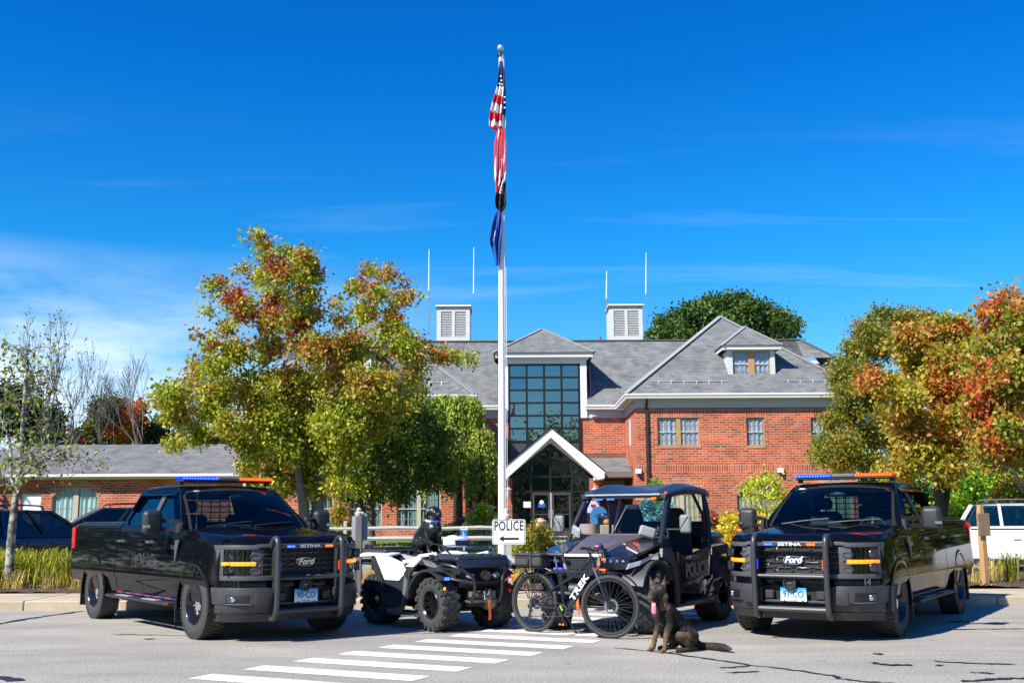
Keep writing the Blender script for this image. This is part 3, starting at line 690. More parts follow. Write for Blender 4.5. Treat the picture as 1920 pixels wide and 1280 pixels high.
c = MB(); c.bar(A, ap, .22, .05); c.bar(B, ap, .22, .05); c.build('hip_cap', capm, bld, smooth=0)
# entrance porch
vx0, vx1 = at(956, 900, YV).x, at(1106, 900, YV).x; vc = at(1033, 900, YV).x
vz0 = .58; za = at(1033, 803, YV - .5).z; zl = at(1131, 884, YV - .5).z; hwv = at(1133, 884, YV - .5).x - vc
glz = at(1033, 833, YV).z; gxl, gxr = at(961, 900, YV).x, at(1104, 900, YV).x; gzl = at(1033, 890, YV).z
po = MB(); d_ = .50; gcx_, gw_ = (gxl + gxr) / 2, (gxr - gxl) / 2 + .05
# two raking boards with thickness, running back to the wall
for s_ in (-1, 1):
    T, E = V((vc, 0, za)), V((vc + s_ * hwv, 0, zl)); n = V(((T.z - E.z) * -s_, 0, -hwv)).normalized(); th = .34
    T2, E2 = V((vc, 0, za - th / cos(atan2(za - zl, hwv)))), E + n * th
    E3 = V((E.x - s_ * .15, 0, E2.z)) if False else E2
    for (ya, yb2, dn) in ((YV - .62, YV - .5, 0),):
        po.prism([(T.x, T.z), (E.x, E.z), (E.x, E.z - .3), (E2.x - s_ * .1, E2.z - .12), (T2.x, T2.z)], ya, yb2, 'y')
    po.prism([(T2.x, T2.z + .1), (E2.x - s_ * .1, E2.z - .02), (gcx_ + s_ * gw_, gzl + .02), (gcx_, glz + .04)], YV - .06, YV + .06, 'y')
    # soffit
    po.quad((T2.x, YV - .5, T2.z - .02), (E2.x, YV - .5, E2.z - .02), (E2.x, YV + .2, E2.z - .02), (T2.x, YV + .2, T2.z - .02))
    po.box(vc + s_ * (hwv - .52), vc + s_ * (hwv - .02), YV - .5, YV + .3, zl - .38, zl - .2)
pch = po.build('porch_gable', white, bld, smooth=0)
rf = MB()
for s_ in (-1, 1):
    rf.add([(vc, YV - .7, za + .06), (vc + s_ * (hwv + .05), YV - .7, zl + .03), (vc + s_ * (hwv + .05), YM - .01, zl + .03), (vc, YM - .01, za + .06)], [(0, 1, 2, 3)])
rf.build('porch_roof', capm, pch, smooth=0)
f = MB(); f.bar((vc - .1, YM - .8, za + .1), (vc - .1, YM - .15, za + .12), .3, .05)
f.bar((vc - 1.05, YM - .35, za - .68), (vc - hwv + .3, YM - .35, zl + .42), .25, .12); f.build('flashing', copper, pch, smooth=0)
dv = MB(); zdoor = at(1050, 921, YV).z; zt2 = at(1050, 893, YV).z; bw = .05
slp = (glz - gzl) / ((gxr - gxl) / 2); gcx = (gxl + gxr) / 2
mulls = [gxl, at(1000, 960, YV).x - .55, gcx - .02, at(1073, 960, YV).x, gxr]
mulls[1] = at(996, 960, YV).x
for x in mulls:
    zt_ = glz - abs(x - gcx) * slp
    dv.box(x - bw, x + bw, YV - .05, YV + .08, (zdoor if abs(x - gcx) < .1 else vz0), max(zt_, zt2))
for z in (zdoor, zt2, at(1033, 862, YV).z):
    hx = min((gxr - gxl) / 2, (glz - z) / slp if z > zt2 + .1 else 9); dv.box(gcx - hx + .001, gcx + hx - .001, YV - .045, YV + .07, z - .04, z + .04)
for s_ in (-1, 1): dv.bar((gcx, YV, glz), (gcx + s_ * (gxr - gxl) / 2, YV, gzl), .13, .12, up=(0, 1, 0))
dv.box(gxl + .001, mulls[1] - bw, YV - .04, YV + .06, vz0, vz0 + .1); dv.box(mulls[3] + bw, gxr - .001, YV - .04, YV + .06, vz0, vz0 + .1)
ent = dv.build('entrance_glazing', bronze, bld, smooth=0)
eg = glass_mat('entrance_glass', (.62, .75, .72), .0, 1.6, .95)
g = MB(); g.add([(gxl, YV, vz0), (gxr, YV, vz0), (gxr, YV, gzl), (gcx, YV, glz), (gxl, YV, gzl)], [(0, 1, 2, 3, 4)]); g.build('pane', eg, ent, smooth=0)
# pair of doors
for i, (a, b) in enumerate(((mulls[1] + bw + .01, gcx - .04), (gcx + .04, mulls[3] - bw - .01))):
    dd = MB(); y0, y1 = YV - .07, YV - .015; z1 = zdoor - .045
    dd.box(a, a + .1, y0, y1, vz0 + .02, z1); dd.box(b - .1, b, y0, y1, vz0 + .02, z1); dd.box(a + .1, b - .1, y0, y1, vz0 + .02, vz0 + .3); dd.box(a + .1, b - .1, y0, y1, z1 - .12, z1); dd.box(a + .1, b - .1, y0 + .01, y1 - .01, vz0 + 1.0, vz0 + 1.06)
    do = dd.build('door', mat('door_bronze', (.09, .075, .07), .4, metal=.5), bld, smooth=0)
    hd = MB(); hx = (b - .05) if i == 0 else (a + .05); hd.tube([(hx, y0 - .05, vz0 + .85), (hx, y0 - .05, vz0 + 1.25)], .015); hd.bar((hx, y0, vz0 + .9), (hx, y0 - .05, vz0 + .9), .02); hd.bar((hx, y0, vz0 + 1.2), (hx, y0 - .05, vz0 + 1.2), .02)
    hd.build('handle', MATS['galvanised'], do)
nb = MB(); nb.box(gcx - .035, gcx + .035, YV - .09, YV + .0, vz0 + .02, zdoor - .05); nb.build('centre_post', MATS['galvanised'], ent, smooth=0)
st = MB(); st.mi(0); q = at(984, 938, YV); st.box(at(981.5, 940, YV).x, at(995, 940, YV).x, YV - .06, YV - .055, at(990, 951, YV).z, at(990, 940, YV).z)
st.build('notice', mat('paper', (.8, .8, .78), .8), ent, smooth=0)
st = MB(); st.mi(0).lathe([(.0, -.005), (.1, -.005), (.1, .005), (0, .005)], o=at(1015.5, 941, YV - .09), ax='y', n=20); st.mi(1).box(at(1009, 930, YV).x, at(1022, 930, YV).x, YV - .075, YV - .07, at(1015, 950.5, YV).z, at(1015, 943, YV).z)
st.build('door_sticker', [mat('paper', (.8, .8, .78)), mat('sign_blue', (.02, .12, .45), .4)], ent)
# brick piers and side walls of the porch, lower lean-to roof to the right and left
pw = MB(); pw.box(gxr + .02, gxr + .5, YV - .1, YM, vz0, zt2 - .1); pw.box(gxl - .42, gxl - .02, YV - .1, YM, vz0, zt2 - .1); pw.build('porch_pier', brick, bld, smooth=0)
lr = MB(); za_, zb2 = at(1150, 857, YM).z, at(1150, 884, YV + .3).z
for (a, b) in ((vc + 1, xw + .0), (mir(xw), vc - 1.2)):
    lr.quad((a, YV + .3, zb2), (b, YV + .3, zb2), (b, YM - .01, za_), (a, YM - .01, za_))
lro = lr.build('lean_to_roof', shingle, bld, smooth=0)
lf = MB()
for (a, b) in ((gxr + .5, xw - .01), (mir(xw), gxl - .5)):
    lf.box(a, b, YV + .28, YV + .38, zb2 - .26, zb2 - .01); lf.box(a, b, YV + .39, YM - .02, zb2 - .3, zb2 - .27)
lf.build('fascia', mat('brown_fascia', (.16, .13, .12), .6), bld, smooth=0)
lf = MB()
for (a, b) in ((vc + 1.6, xw - .01), (mir(xw), vc - 1.6)): lf.box(a, b, YM - .06, YM - .02, za_ + .0, za_ + .22)
lf.box(xw - .03, xw - .005, YV + .3, YM - .1, zb2, zb2 + .25); lf.build('flashing', copper, bld, smooth=0)
cr_ = MB(); cr_.box(gxr + .55, xw - .1, YM - .3, YM - .1, zb2 - .7, zb2 - .32); cr_.build('soffit_light_band', mat('cream_soffit', (.4, .36, .2), .7), bld, smooth=0)
# stairs and balustrade inside the glazed lobby
ins = MB(); X0, X1 = gxl - .3, gxr + .3
ins.quad((xc0 - .6, 61, .6), (xc1 + .6, 61, .6), (xc1 + .6, 61, zct), (xc0 - .6, 61, zct)); ins.quad((xc0 - .6, YM, .6), (xc0 - .6, 61, .6), (xc0 - .6, 61, zct), (xc0 - .6, YM, zct)); ins.quad((xc1 + .6, YM, .6), (xc1 + .6, 61, .6), (xc1 + .6, 61, zct), (xc1 + .6, YM, zct)); ins.quad((X0, YV + .1, .6), (X1, YV + .1, .6), (X1, 61, .6), (X0, 61, .6)); ins.build('lobby_wall', mat('lobby', (.34, .36, .33), .8), bld, smooth=0)
ins = MB(); ins.bar((at(1000, 858, 56).x, 56.2, at(1000, 858, 56).z), (at(1068, 908, 56).x, 56.2, at(1068, 908, 56).z), .9, .28)
ins.bar((at(1066, 905, 55).x, 55.3, at(1066, 905, 55).z), (at(985, 960, 55).x, 55.3, at(985, 960, 55).z), .9, .25)
ins.build('staircase', mat('stair_dark', (.05, .06, .06), .7), bld, smooth=0)
ins = MB()
for k in range(12):
    q = at(1003 + k * 5.5, 856 + k * 4, 55.7); ins.bar(q, q + V((0, 0, .85)), .03)
a, b = at(1003, 856, 55.7), at(1066, 902, 55.7); ins.bar(a + V((0, 0, .85)), b + V((0, 0, .85)), .06)
a, b = at(1022, 862, 55.4), at(1092, 862, 55.4)
for k in range(26): q = at(1030 + k * 2.6, 888, 55.4); ins.bar(q, q + V((0, 0, .8)), .02)
ins.box(at(1030, 888, 55.4).x, at(1095, 888, 55.4).x, 55.37, 55.43, at(1030, 888, 55.4).z + .78, at(1030, 888, 55.4).z + .84)
ins.build('balustrade', mat('rail_pale', (.75, .78, .74), .5), bld, smooth=0)
# wall lantern, cameras, downspout
for px in (1115, 953):
    q = at(px, 925, YV - .35) if px > 1000 else at(px, 925, YV - .35); l = MB()
    l.lathe([(.0, .42), (.03, .4), (.04, .3), (.17, .2), (.14, .16), (.13, .14), (.11, -.16), (.05, -.24), (0, -.26)], o=q, n=8); lo = l.build('wall_lantern', mat('lantern_cream', (.5, .47, .42), .4), bld)
    MB().lathe([(.1, .12), (.125, .1), (.105, -.14), (.09, -.15)], o=q, n=8).build('lantern_glass', mat('lantern_glass', (.25, .4, .6), .2), lo)
    MB().bar(q + V((0, 0, .28)), q + V((0, .3, .28)), .05).build('bracket', bronze, lo)
for (px, py, Y) in ((1197, 884, YW), (1463, 882, YW)):
    q = at(px, py, Y); l = MB(); l.box(q.x - .14, q.x + .14, Y - .14, Y, q.z - .1, q.z + .12, c=.02); co_ = l.build('security_camera', mat('camera_white', (.8, .8, .8), .3), bld)
    MB().lathe([(0, 0), (.09, .0), (.075, -.07), (0, -.1)], o=(q.x, Y - .13, q.z - .1), n=12).build('dome', mat('dark_dome', (.03, .03, .04), .1), co_)
for s_ in (1, -1):
    f_ = (lambda x: x) if s_ == 1 else mir
    x = f_(at(1213.5, 850, YW).x); dsp = MB(); dsp.box(x - .06, x + .06, YW - .12, YW - .02, .62, ze - .62); dsp.bar((x, YW - .07, ze - .64), (x, YW - .42, ze - .26), .1, .1); 
    for z in (1.5, 3.5, 5.5): dsp.box(x - .09, x + .09, YW - .13, YW - .01, z, z + .05)
    dsp.build('downspout', mat('brown_downspout', (.06, .035, .03), .5, metal=.3), bld, smooth=0)
# louvred cupolas on the ridge
def cupola(cx):
    a0, a1 = at(819, 600, yrm), at(881, 600, yrm); hw = (a1.x - a0.x) / 2; Y0, Y1 = yrm - .06, yrm + 1.8; zt = at(850, 580, yrm).z; zb_ = rz - .5
    holes = [(cx - hw * .74, cx - hw * .08, rz + .25, zt - .12), (cx + hw * .1, cx + hw * .76, rz + .25, zt - .12)]
    m = MB(); front(m, cx - hw, cx + hw, zb_, zt, Y0, holes, .1); m.quad((cx - hw, Y0, zb_), (cx - hw, Y1, zb_), (cx - hw, Y1, zt), (cx - hw, Y0, zt)); m.quad((cx + hw, Y0, zb_), (cx + hw, Y1, zb_), (cx + hw, Y1, zt), (cx + hw, Y0, zt)); m.quad((cx - hw, Y1, zb_), (cx + hw, Y1, zb_), (cx + hw, Y1, zt), (cx - hw, Y1, zt))
    cu_ = m.build('cupola', lapm, bld, smooth=0)
    l = MB()
    for h in holes:
        n = 15
        for k in range(n): z = h[2] + (h[3] - h[2]) * (k + .5) / n; l.bar((h[0], Y0 + .05, z), (h[1], Y0 + .05, z), .09, .018, up=(0, -.6, .8))
    l.build('louvre', mat('louvre_white', (.58, .58, .56), .6), cu_, smooth=0)
    l = MB()
    for h in holes: l.box(h[0], h[1], Y0 + .12, Y0 + .13, h[2], h[3])
    l.build('louvre_back', mat('louvre_back', (.5, .5, .49), .7), cu_, smooth=0)
    l = MB(); l.box(cx - hw - .03, cx + hw + .03, Y0 - .03, Y1 + .03, zt, zt + .15); l.build('cap_band', mat('dark_cap', (.1, .08, .09), .5, vary=.6, vscale=5), cu_, smooth=0)
    l = MB(); l.box(cx - hw - .07, cx + hw + .07, Y0 - .07, Y1 + .07, zt + .151, zt + .24); l.build('cap', white, cu_, smooth=0)
ccx = (at(819, 600, yrm).x + at(881, 600, yrm).x) / 2
cupola(ccx); cupola((at(1143, 600, yrm).x + at(1204, 600, yrm).x) / 2)
for (px, yt, ym, yb3, sgn) in ((804, 467, 545, 622, 1), (888, 464, 550, 637, -1), (1137, 508, 560, 585, 1), (1211, 474, 551, 622, -1)):
    Y = yrm; T, M_, Bt = at(px + .5, yt, Y), at(px, ym, Y), at(px, yb3, Y)
    l = MB(); l.mi(0).cyl(M_, T, .035, .018, 8); l.mi(1).cyl(Bt, M_, .02, .02, 8)
    for zz3 in (.3, .75):
        q = Bt.lerp(M_, zz3); 
        if ym != 560: l.mi(1).bar(q, q + V((.5 * sgn, 0, 0)), .02)
    l.build('antenna', [mat('antenna_white', (.8, .8, .78), .4), mat('antenna_grey', (.25, .25, .27), .4, metal=.5)], bld)
q = at(1126.5, 636, yrm); MB().cyl(q + V((0, .3, -.4)), q + V((0, .3, .22)), .06).build('vent_pipe', copper, bld)
# red heart poster on pier
q0, q1 = at(1101, 939, YV - .12), at(1124, 961, YV - .12)
pm = MB(); pm.box(q0.x, q1.x, YV - .13, YV - .105, q1.z, q0.z); po_ = pm.build('notice_board', mat('paper', (.8, .8, .78)), bld, smooth=0)
c0 = V(((q0.x + q1.x) / 2, YV - .133, (q0.z + q1.z) / 2 + .04)); hp = [(.13 * 16 * sin(t) ** 3 / 16, .13 * (13 * cos(t) - 5 * cos(2 * t) - 2 * cos(3 * t) - cos(4 * t)) / 16) for t in [2 * pi * i / 24 for i in range(24)]]
MB().prism([(c0.x + a, c0.z + b) for a, b in hp], YV - .136, YV - .131).build('heart', mat('heart_red', (.6, .01, .03), .5), po_, smooth=0)
# ---------------------------------------------------------------- low annex on the left
an = empty('brick_annex', (0, 0, 0), 0, 'low single-storey brick annex with long grey shingle roof at the left of the station', 'building')
YA = 50.0; zg = at(250, 897, YA).z; zgu = at(250, 888, YA - .4).z; x0a, x1a = -34, mir(xe) - .02
aw = H(97, 184, 913, 990, .42, YA); ad = H(38, 76, 925, 985, 0, YA)
m = MB(); front(m, x0a, x1a, .4, zg, YA, [aw, ad]); m.build('wall', brick, an, smooth=0)
m = MB(); A = arcpts(aw[0], aw[1], aw[3], aw[4]); B = arcpts(aw[0], aw[1], aw[3], aw[4], 14, .34)
for i in range(14):
    vs = [(A[i][0], YA - .02, A[i][1]), (A[i + 1][0], YA - .02, A[i + 1][1]), (B[i + 1][0], YA - .02, B[i + 1][1]), (B[i][0], YA - .02, B[i][1])]
    m.add(vs + [(q[0], YA + .03, q[2]) for q in vs], [(0, 1, 2, 3), (7, 6, 5, 4), (3, 2, 6, 7), (0, 1, 5, 4), (1, 2, 6, 5), (0, 3, 7, 4)])
m.build('arch', archb, an, smooth=0)
window(*aw[:4], YA, an, mull=1, rise=aw[4], curtain='sheer', cm=mat('teal_curtain', (.6, .82, .82), .9), sill=False, meet=False, mw=.24)
m = MB(); m.box(ad[0], ad[1], YA + .08, YA + .13, ad[2], ad[3]); m.build('door', mat('white_door', (.75, .77, .8), .5), an, smooth=0)
zra = at(250, 833, 54.5).z; xra = at(89, 833, 54.5).x
m = MB(); ya0 = YA - .5; m.quad((x0a, ya0, zgu), (x1a, ya0, zgu), (x1a, 54.5, zra), (xra, 54.5, zra)); m.quad((xra - 4.4, ya0, zgu + .0), (xra, 54.5, zra), (xra - 4.4, 59, zgu))
hl = at(0, 858, 52)
m.v = []; m.f = []; m.m = []
m.quad((xra - 12, ya0, zgu), (x1a, ya0, zgu), (x1a, 54.5, zra), (xra, 54.5, zra)); m.quad((xra - 12, ya0, zgu), (xra, 54.5, zra), (xra, 59.5, zgu), (xra - 12, 59.5, zgu)); m.quad((xra, 59.5, zgu), (x1a, 59.5, zgu), (x1a, 54.5, zra), (xra, 54.5, zra))
m.build('roof', shingle, an, smooth=0)
m = MB(); m.box(x0a, x1a, ya0 - .06, ya0 + .02, zgu - .12, zgu - .0); m.box(x0a, x1a, YA - .12, YA - .03, zg - .02, zg + .1); m.build('gutter', white, an, smooth=0)
m = MB(); m.box(x0a, x1a, YA - .03, YA + .2, zg, zgu - .04); m.box(x0a, x1a, ya0 + .03, YA - .03, zgu - .08, zgu - .05); m.build('frieze', frieze, an, smooth=0)
# ================================================================ POLICE PICKUPS
black = mat('black_paint', (.003, .0035, .006), .6, coat=.8, spec=0.)
black.node_tree.nodes['Principled BSDF'].inputs['Coat IOR'].default_value = 1.36
blackp = mat('black_plastic', (.025, .026, .028), .5, vary=.2, vscale=14)
greyp = mat('grey_moulding', (.07, .072, .078), .42, vary=.12, vscale=10)
trimb = mat('dark_gap', (.004, .004, .004), .8)
rubber = mat('tyre_rubber', (.04, .04, .041), .75, vary=.3, vscale=9, bump=.2, bscale=60)
gblack = mat('gloss_black_wheel', (.008, .008, .009), .22, coat=.6)
chrome = mat('chrome', (.75, .76, .78), .12, metal=1)
steelb = mat('powder_coat_bar', (.04, .042, .046), .36, metal=.1, coat=.25)
cglass = glass_mat('truck_windscreen', (.55, .85, .9), .0, 1.55, .8)
sglass = glass_mat('truck_side_glass', (.4, .5, .5), .0, 1.75, .10)
lens = glass_mat('headlamp_lens', (.8, .8, .8), .0, 1.5, .6)
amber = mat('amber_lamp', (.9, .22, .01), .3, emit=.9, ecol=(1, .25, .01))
redl = mat('tail_lamp_red', (.55, .01, .012), .15, coat=1)
bluee = mat('blue_led', (.02, .08, .9), .3, emit=4, ecol=(.02, .07, 1))
blued = mat('blue_lens', (.01, .03, .5), .15, coat=.6, emit=.25, ecol=(.0, .03, 1))
rede = mat('red_led', (.9, .06, .01), .3, emit=4, ecol=(1, .06, .005))
redd = mat('red_lens', (.6, .05, .01), .15, coat=.6, emit=.3, ecol=(1, .05, .0))
clearl = mat('clear_lens_bar', (.13, .15, .18), .2, coat=.6)
seatm = mat('dark_seat', (.02, .02, .022), .8)
dashm = mat('dash_plastic', (.03, .045, .05), .6)
ghost = mat('ghost_lettering', (.014, .0135, .013), .5, coat=.85, spec=.0)
letw = mat('white_letter', (.75, .75, .75), .5)
def Fx(y, z=.9): a = abs(y); return .955 - .07 * y * y - .53 * a ** 6 - .10 * max(0, z - .95) ** 1.0
def slab(mb, y0, y1, z0, z1, off, th, ny=10, off0=None):
    """panel following the curved nose; z0,z1 numbers or functions of y"""
    f0 = z0 if callable(z0) else (lambda y: z0); f1 = z1 if callable(z1) else (lambda y: z1); S = []
    for i in range(ny + 1):
        y = y0 + (y1 - y0) * i / ny; a, b = f0(y), f1(y); y *= .955
        S.append([(Fx(y, a) + (off if off0 is None else off0), y, a), (Fx(y, b) + off, y, b), (Fx(y, b) + off - th, y, b), (Fx(y, a) + off - th, y, a)])
    return mb.loft(S, ring=True)
def onnose(y, z, off=0.): return V((Fx(y, z) + off, y, z))
def wheel(parent, x, y, s, rad=.407, wid=.27, rim=.235, mode='truck', tread=44, name='wheel', depth=.02, lug=.012):
    """one road wheel: tyre, rim and cap; s = +1 faces +y"""
    w = empty(name, (x, y, rad)); w.parent = parent; h = wid / 2
    t = MB(); pr = [(rim, -h * .86), (rim + .03, -h * .98), ((rim + rad) / 2, -h * 1.04), (rad - .05, -h * .98), (rad - .015, -h * .86), (rad - .006, -h * .6), (rad - .004, 0), (rad - .006, h * .6), (rad - .015, h * .86), (rad - .05, h * .98), ((rim + rad) / 2, h * 1.04), (rim + .03, h * .98), (rim, h * .86), (rim - .01, 0)]
    t.lathe(pr, ax='y', n=48, closed=True)
    rows = {'truck': [(-.78, .3, 0), (-.28, .34, .5), (.28, .34, 0), (.78, .3, .5)]}.get(mode, [(-.74, .5, 0), (-.2, .42, .5), (.25, .42, 0), (.76, .5, .5)])
    for i in range(tread):
        for (c, wd, ph) in rows:
            a = 2 * pi * (i + ph) / tread; m = M4.Rotation(-a, 4, 'Y'); L = 2 * pi * rad / tread * (.72 if mode == 'truck' else .5)
            sk = M4.Rotation(.0 if mode == 'truck' else (.5 if c * s > 0 else -.5), 4, 'Z')
            c0 = M4.Translation((0, c * h, rad - lug * .3))
            t.box(-L / 2, L / 2, -wd * h * .55, wd * h * .55, -lug * 1.2, lug * .3 + lug * .2, mtx=m @ c0 @ sk)
            if mode != 'truck' and abs(c) > .6:
                sg_ = 1 if c > 0 else -1; t.box(-L * .45, L * .45, -.012, .012, -.055, 0, mtx=m @ M4.Translation((0, sg_ * h * 1.01, rad - .01)))
    t.build('tyre', rubber, w, smooth=32)
    r = MB(); o = s * h
    if mode == 'truck':
        r.lathe([(rim + .004, o * .9), (rim - .004, o * 1.0), (rim - .016, o * .9), (rim - .03, o * .45), (rim - .05, o * .2), (.15, o * .32), (.125, o * .5), (.10, o * .55), (.001, o * .55)], ax='y', n=40, cap=False)
        for i in range(12):
            a = 2 * pi * i / 12; r.box(-.022, .022, o * .255, o * .335, -.012, .012, mtx=M4.Rotation(-a, 4, 'Y') @ M4.Translation((0, 0, .172)))
        for i in range(6):
            a = 2 * pi * i / 6 + .2; c_ = V((cos(a) * .098, o * .52, sin(a) * .098)); r.cyl(c_, c_ + V((0, s * .02, 0)), .012, n=6)
        r.build('rim', gblack, w, smooth=35)
        MB().lathe([(0, o * .68), (.06, o * .665), (.09, o * .62), (.104, o * .55), (.106, o * .45), (0, o * .45)], ax='y', n=24).build('hubcap', chrome, w, smooth=60)
        b_ = MB(); b_.lathe([(0, -.02), (.2, -.02), (.2, .0), (0, .0)], ax='y', n=20); b_.build('brake_disc', greyp, w)
    else:
        r.lathe([(rim + .006, o * .92), (rim - .004, o * .98), (rim - .02, o * .86), (rim - .03, -o * .5), (rim - .04, -o * .5), (rim - .035, -o * .5)], ax='y', n=40, cap=False)
        r.lathe([(0, o * .55), (.055, o * .55), (.06, o * .4), (.0, o * .3)], ax='y', n=20)
        n = 8 if mode == 'atv' else 6
        for i in range(n):
            for d in (-.13, .13):
                a = 2 * pi * i / n; p0 = V((cos(a) * .05, o * .5, sin(a) * .05)); p1 = V((cos(a + d) * (rim - .02), o * .78, sin(a + d) * (rim - .02))); r.bar(p0, p1, .018, .02, up=(0, 1, 0))
        r.build('rim', gblack, w, smooth=30)
        MB().lathe([(0, -.03), (rim * .7, -.03), (rim * .7, -.015), (0, -.015)], ax='y', n=20).build('brake_disc', greyp, w)
    return w
def outer(x, zt, zs=.40):
    return [(.90, zs), (.94, zs + .02), (.955, max(.53, zs + .03)), (.968, .61), (1.0, .675), (.999, .71), (.988, .88), (.975, 1.04), (.958, 1.15), (.942, zt - .05), (.92, zt - .01), (.90, zt)]
def block(mb, xs, zt, zs=.40, crown=.0, ends=None):
    S = []
    for x in xs:
        z = zt(x); P = outer(x, z, zs(x) if callable(zs) else zs); k = 1.0
        if ends: k = ends(x)
        half = [(y * k, zz) for y, zz in P]
        ring = [(x, y, zz) for y, zz in half] + [(x, .5, z + crown), (x, -.5, z + crown)] + [(x, -y, zz) for y, zz in reversed(half)]
        S.append(ring)
    return mb.loft(S, ring=True)
def make_truck():
    T = empty('police_pickup')
    # front wings, bed: painted blocks with wheel arches cut out
    b = MB(); xs = [.60, .52, .40, .2, 0, -.2, -.4, -.575]
    block(b, xs, lambda x: 1.20 + .1 * min(1, (.6 - x) / .8) ** .8, zs=lambda x: .42 if x < .5 else .5, ends=lambda x: .945 if x > .55 else .965 if x > .5 else .988 if x > .3 else 1)
    b2 = MB(); xs2 = [-2.79, -3.0, -3.4, -3.7, -4.1, -4.5, -4.72, -4.79, -4.83]
    block(b2, xs2, lambda x: 1.37, zs=lambda x: .42 if x > -4.4 else .5, ends=lambda x: .975 if x < -4.8 else 1)
    def cut(mbx, nm, cx, par=None):
        o = mbx.build(nm, black, par, smooth=40)
        c = MB(); c.prism([(cx + .475 * cos(a), .41 + .475 * sin(a)) for a in [2 * pi * i / 40 for i in range(40)]], -1.3, 1.3, 'y'); c.box(cx - .475, cx + .475, -1.3, 1.3, .1, .41)
        co_ = c.build('cutter', black, smooth=0)
        # keep the middle of the car
        k = MB(); k.box(cx - .6, cx + .6, -.62, .62, .0, 1.5); ko = k.build('keep', black, smooth=0)
        def fn(ob):
            m = ob.modifiers.new('b', 'BOOLEAN'); m.operation = 'DIFFERENCE'; m.object = co_; m.solver = 'EXACT'
        kn = lambda ob: (lambda m: (setattr(m, 'operation', 'DIFFERENCE'), setattr(m, 'object', ko), setattr(m, 'solver', 'EXACT')))(ob.modifiers.new('b', 'BOOLEAN'))
        modify(co_, kn); modify(o, fn)
        for q in (co_, ko): me = q.data; bpy.data.objects.remove(q); bpy.data.meshes.remove(me)
        o.data.shade_smooth(); o.data.set_sharp_from_angle(angle=R(32)); return o
    cut(b, 'front_wings', 0., T); cut(b2, 'bed', -3.694, T)
    # core under the doors
    c = MB(); c.box(-2.8, -.55, -.87, .87, .38, 1.25); c.build('body_shell', trimb, T, smooth=0)
    c = MB(); c.box(-4.7, .7, -.45, .45, .26, .42); c.box(-3.0, -.6, -.8, .8, .30, .40); c.tube([(-3.694, -.8, .38), (-3.694, .8, .38)], .06); c.ball((-3.694, 0, .38), .15); c.tube([(0, -.8, .38), (0, .8, .38)], .05); c.build('chassis', trimb, T)
    for s in (1, -1):
        for (xa, xb, nm) in ((-.583, -1.745, 'front'), (-1.753, -2.765, 'rear')):
            zt = (lambda x: 1.285 if x > -.95 else (1.285 + .055 * min(1, (-.95 - x) / .18))) if nm == 'front' else (lambda x: 1.34 + .02 * (-1.753 - x))
            n = 10; S = []
            for i in range(n + 1):
                x = xa + (xb - xa) * i / n; P = outer(x, zt(x)); S.append([(x, s * y, z) for y, z in P] + [(x, s * (y - .1), z) for y, z in reversed(P)])
            d = MB().loft(S, ring=True).build('door', black, T, smooth=35)
            xh = xa - .86 if nm == 'front' else xa - .78
            h = MB(); h.tube([(xh, s * .955, 1.13), (xh - .02, s * .995, 1.135), (xh - .16, s * .995, 1.135), (xh - .18, s * .955, 1.13)], [.014, .018, .018, .014], 8); h.build('door_handle', greyp, d)
            hp_ = MB(); hp_.ball((xh - .09, s * .958, 1.13), .08, .012, .035); hp_.build('handle_cup', trimb, d)
        # window frames on the upper side
        Y = lambda z, o=0.: s * (.905 - (z - 1.34) * .44 + o)
        def panel(poly, o0, o1, nm, m, par, sm=0):
            g = MB(); k = len(poly); g.add([(x, Y(z, o0), z) for x, z in poly] + [(x, Y(z, o1), z) for x, z in poly], [tuple(range(k)), tuple(range(2 * k - 1, k - 1, -1))] + [(i, (i + 1) % k, k + (i + 1) % k, k + i) for i in range(k)]); return g.build(nm, m, par, smooth=sm)
        panel([(-.56, 1.27), (-1.215, 1.80), (-1.30, 1.80), (-.74, 1.33), (-.74, 1.27)], 0, -.06, 'pillar', black, T)
        panel([(-1.215, 1.80), (-1.36, 1.86), (-2.60, 1.86), (-2.68, 1.79), (-2.52, 1.785), (-1.30, 1.775)], 0, -.06, 'roof_rail', black, T)
        panel([(-1.70, 1.34), (-1.66, 1.78), (-1.80, 1.78), (-1.80, 1.34)], .0, -.06, 'pillar', greyp, T)
        panel([(-2.52, 1.79), (-2.68, 1.80), (-2.80, 1.40), (-2.79, 1.33), (-2.60, 1.33), (-2.69, 1.43)], .0, -.06, 'pillar', black, T)
        panel([(-.745, 1.275), (-.745, 1.335), (-1.29, 1.78), (-1.67, 1.785), (-1.71, 1.34), (-1.12, 1.335), (-.98, 1.28)], -.02, -.026, 'side_window', sglass, T)
        panel([(-1.79, 1.34), (-1.79, 1.785), (-2.52, 1.79), (-2.70, 1.43), (-2.62, 1.34)], -.02, -.026, 'side_window', sglass, T)
        v = MB(); v.add([(x, Y(z, o), z) for (x, z, o) in ((-.80, 1.44, .0), (-1.29, 1.80, .0), (-2.52, 1.81, 0), (-2.66, 1.55, 0), (-2.62, 1.57, .045), (-2.50, 1.765, .045), (-1.31, 1.755, .045), (-.86, 1.42, .045))], [(0, 1, 6, 7), (1, 2, 5, 6), (2, 3, 4, 5)]); v.build('rain_guard', glass_mat('smoke_guard', (.2, .2, .22), .05, 1.5, .35), T, smooth=0)
        # mirror
        mr = MB(); mr.box(-.92, -.78, s * 1.09, s * 1.34, 1.24, 1.55, c=.045); mo = mr.build('wing_mirror', blackp, T, bev=.02, smooth=50)
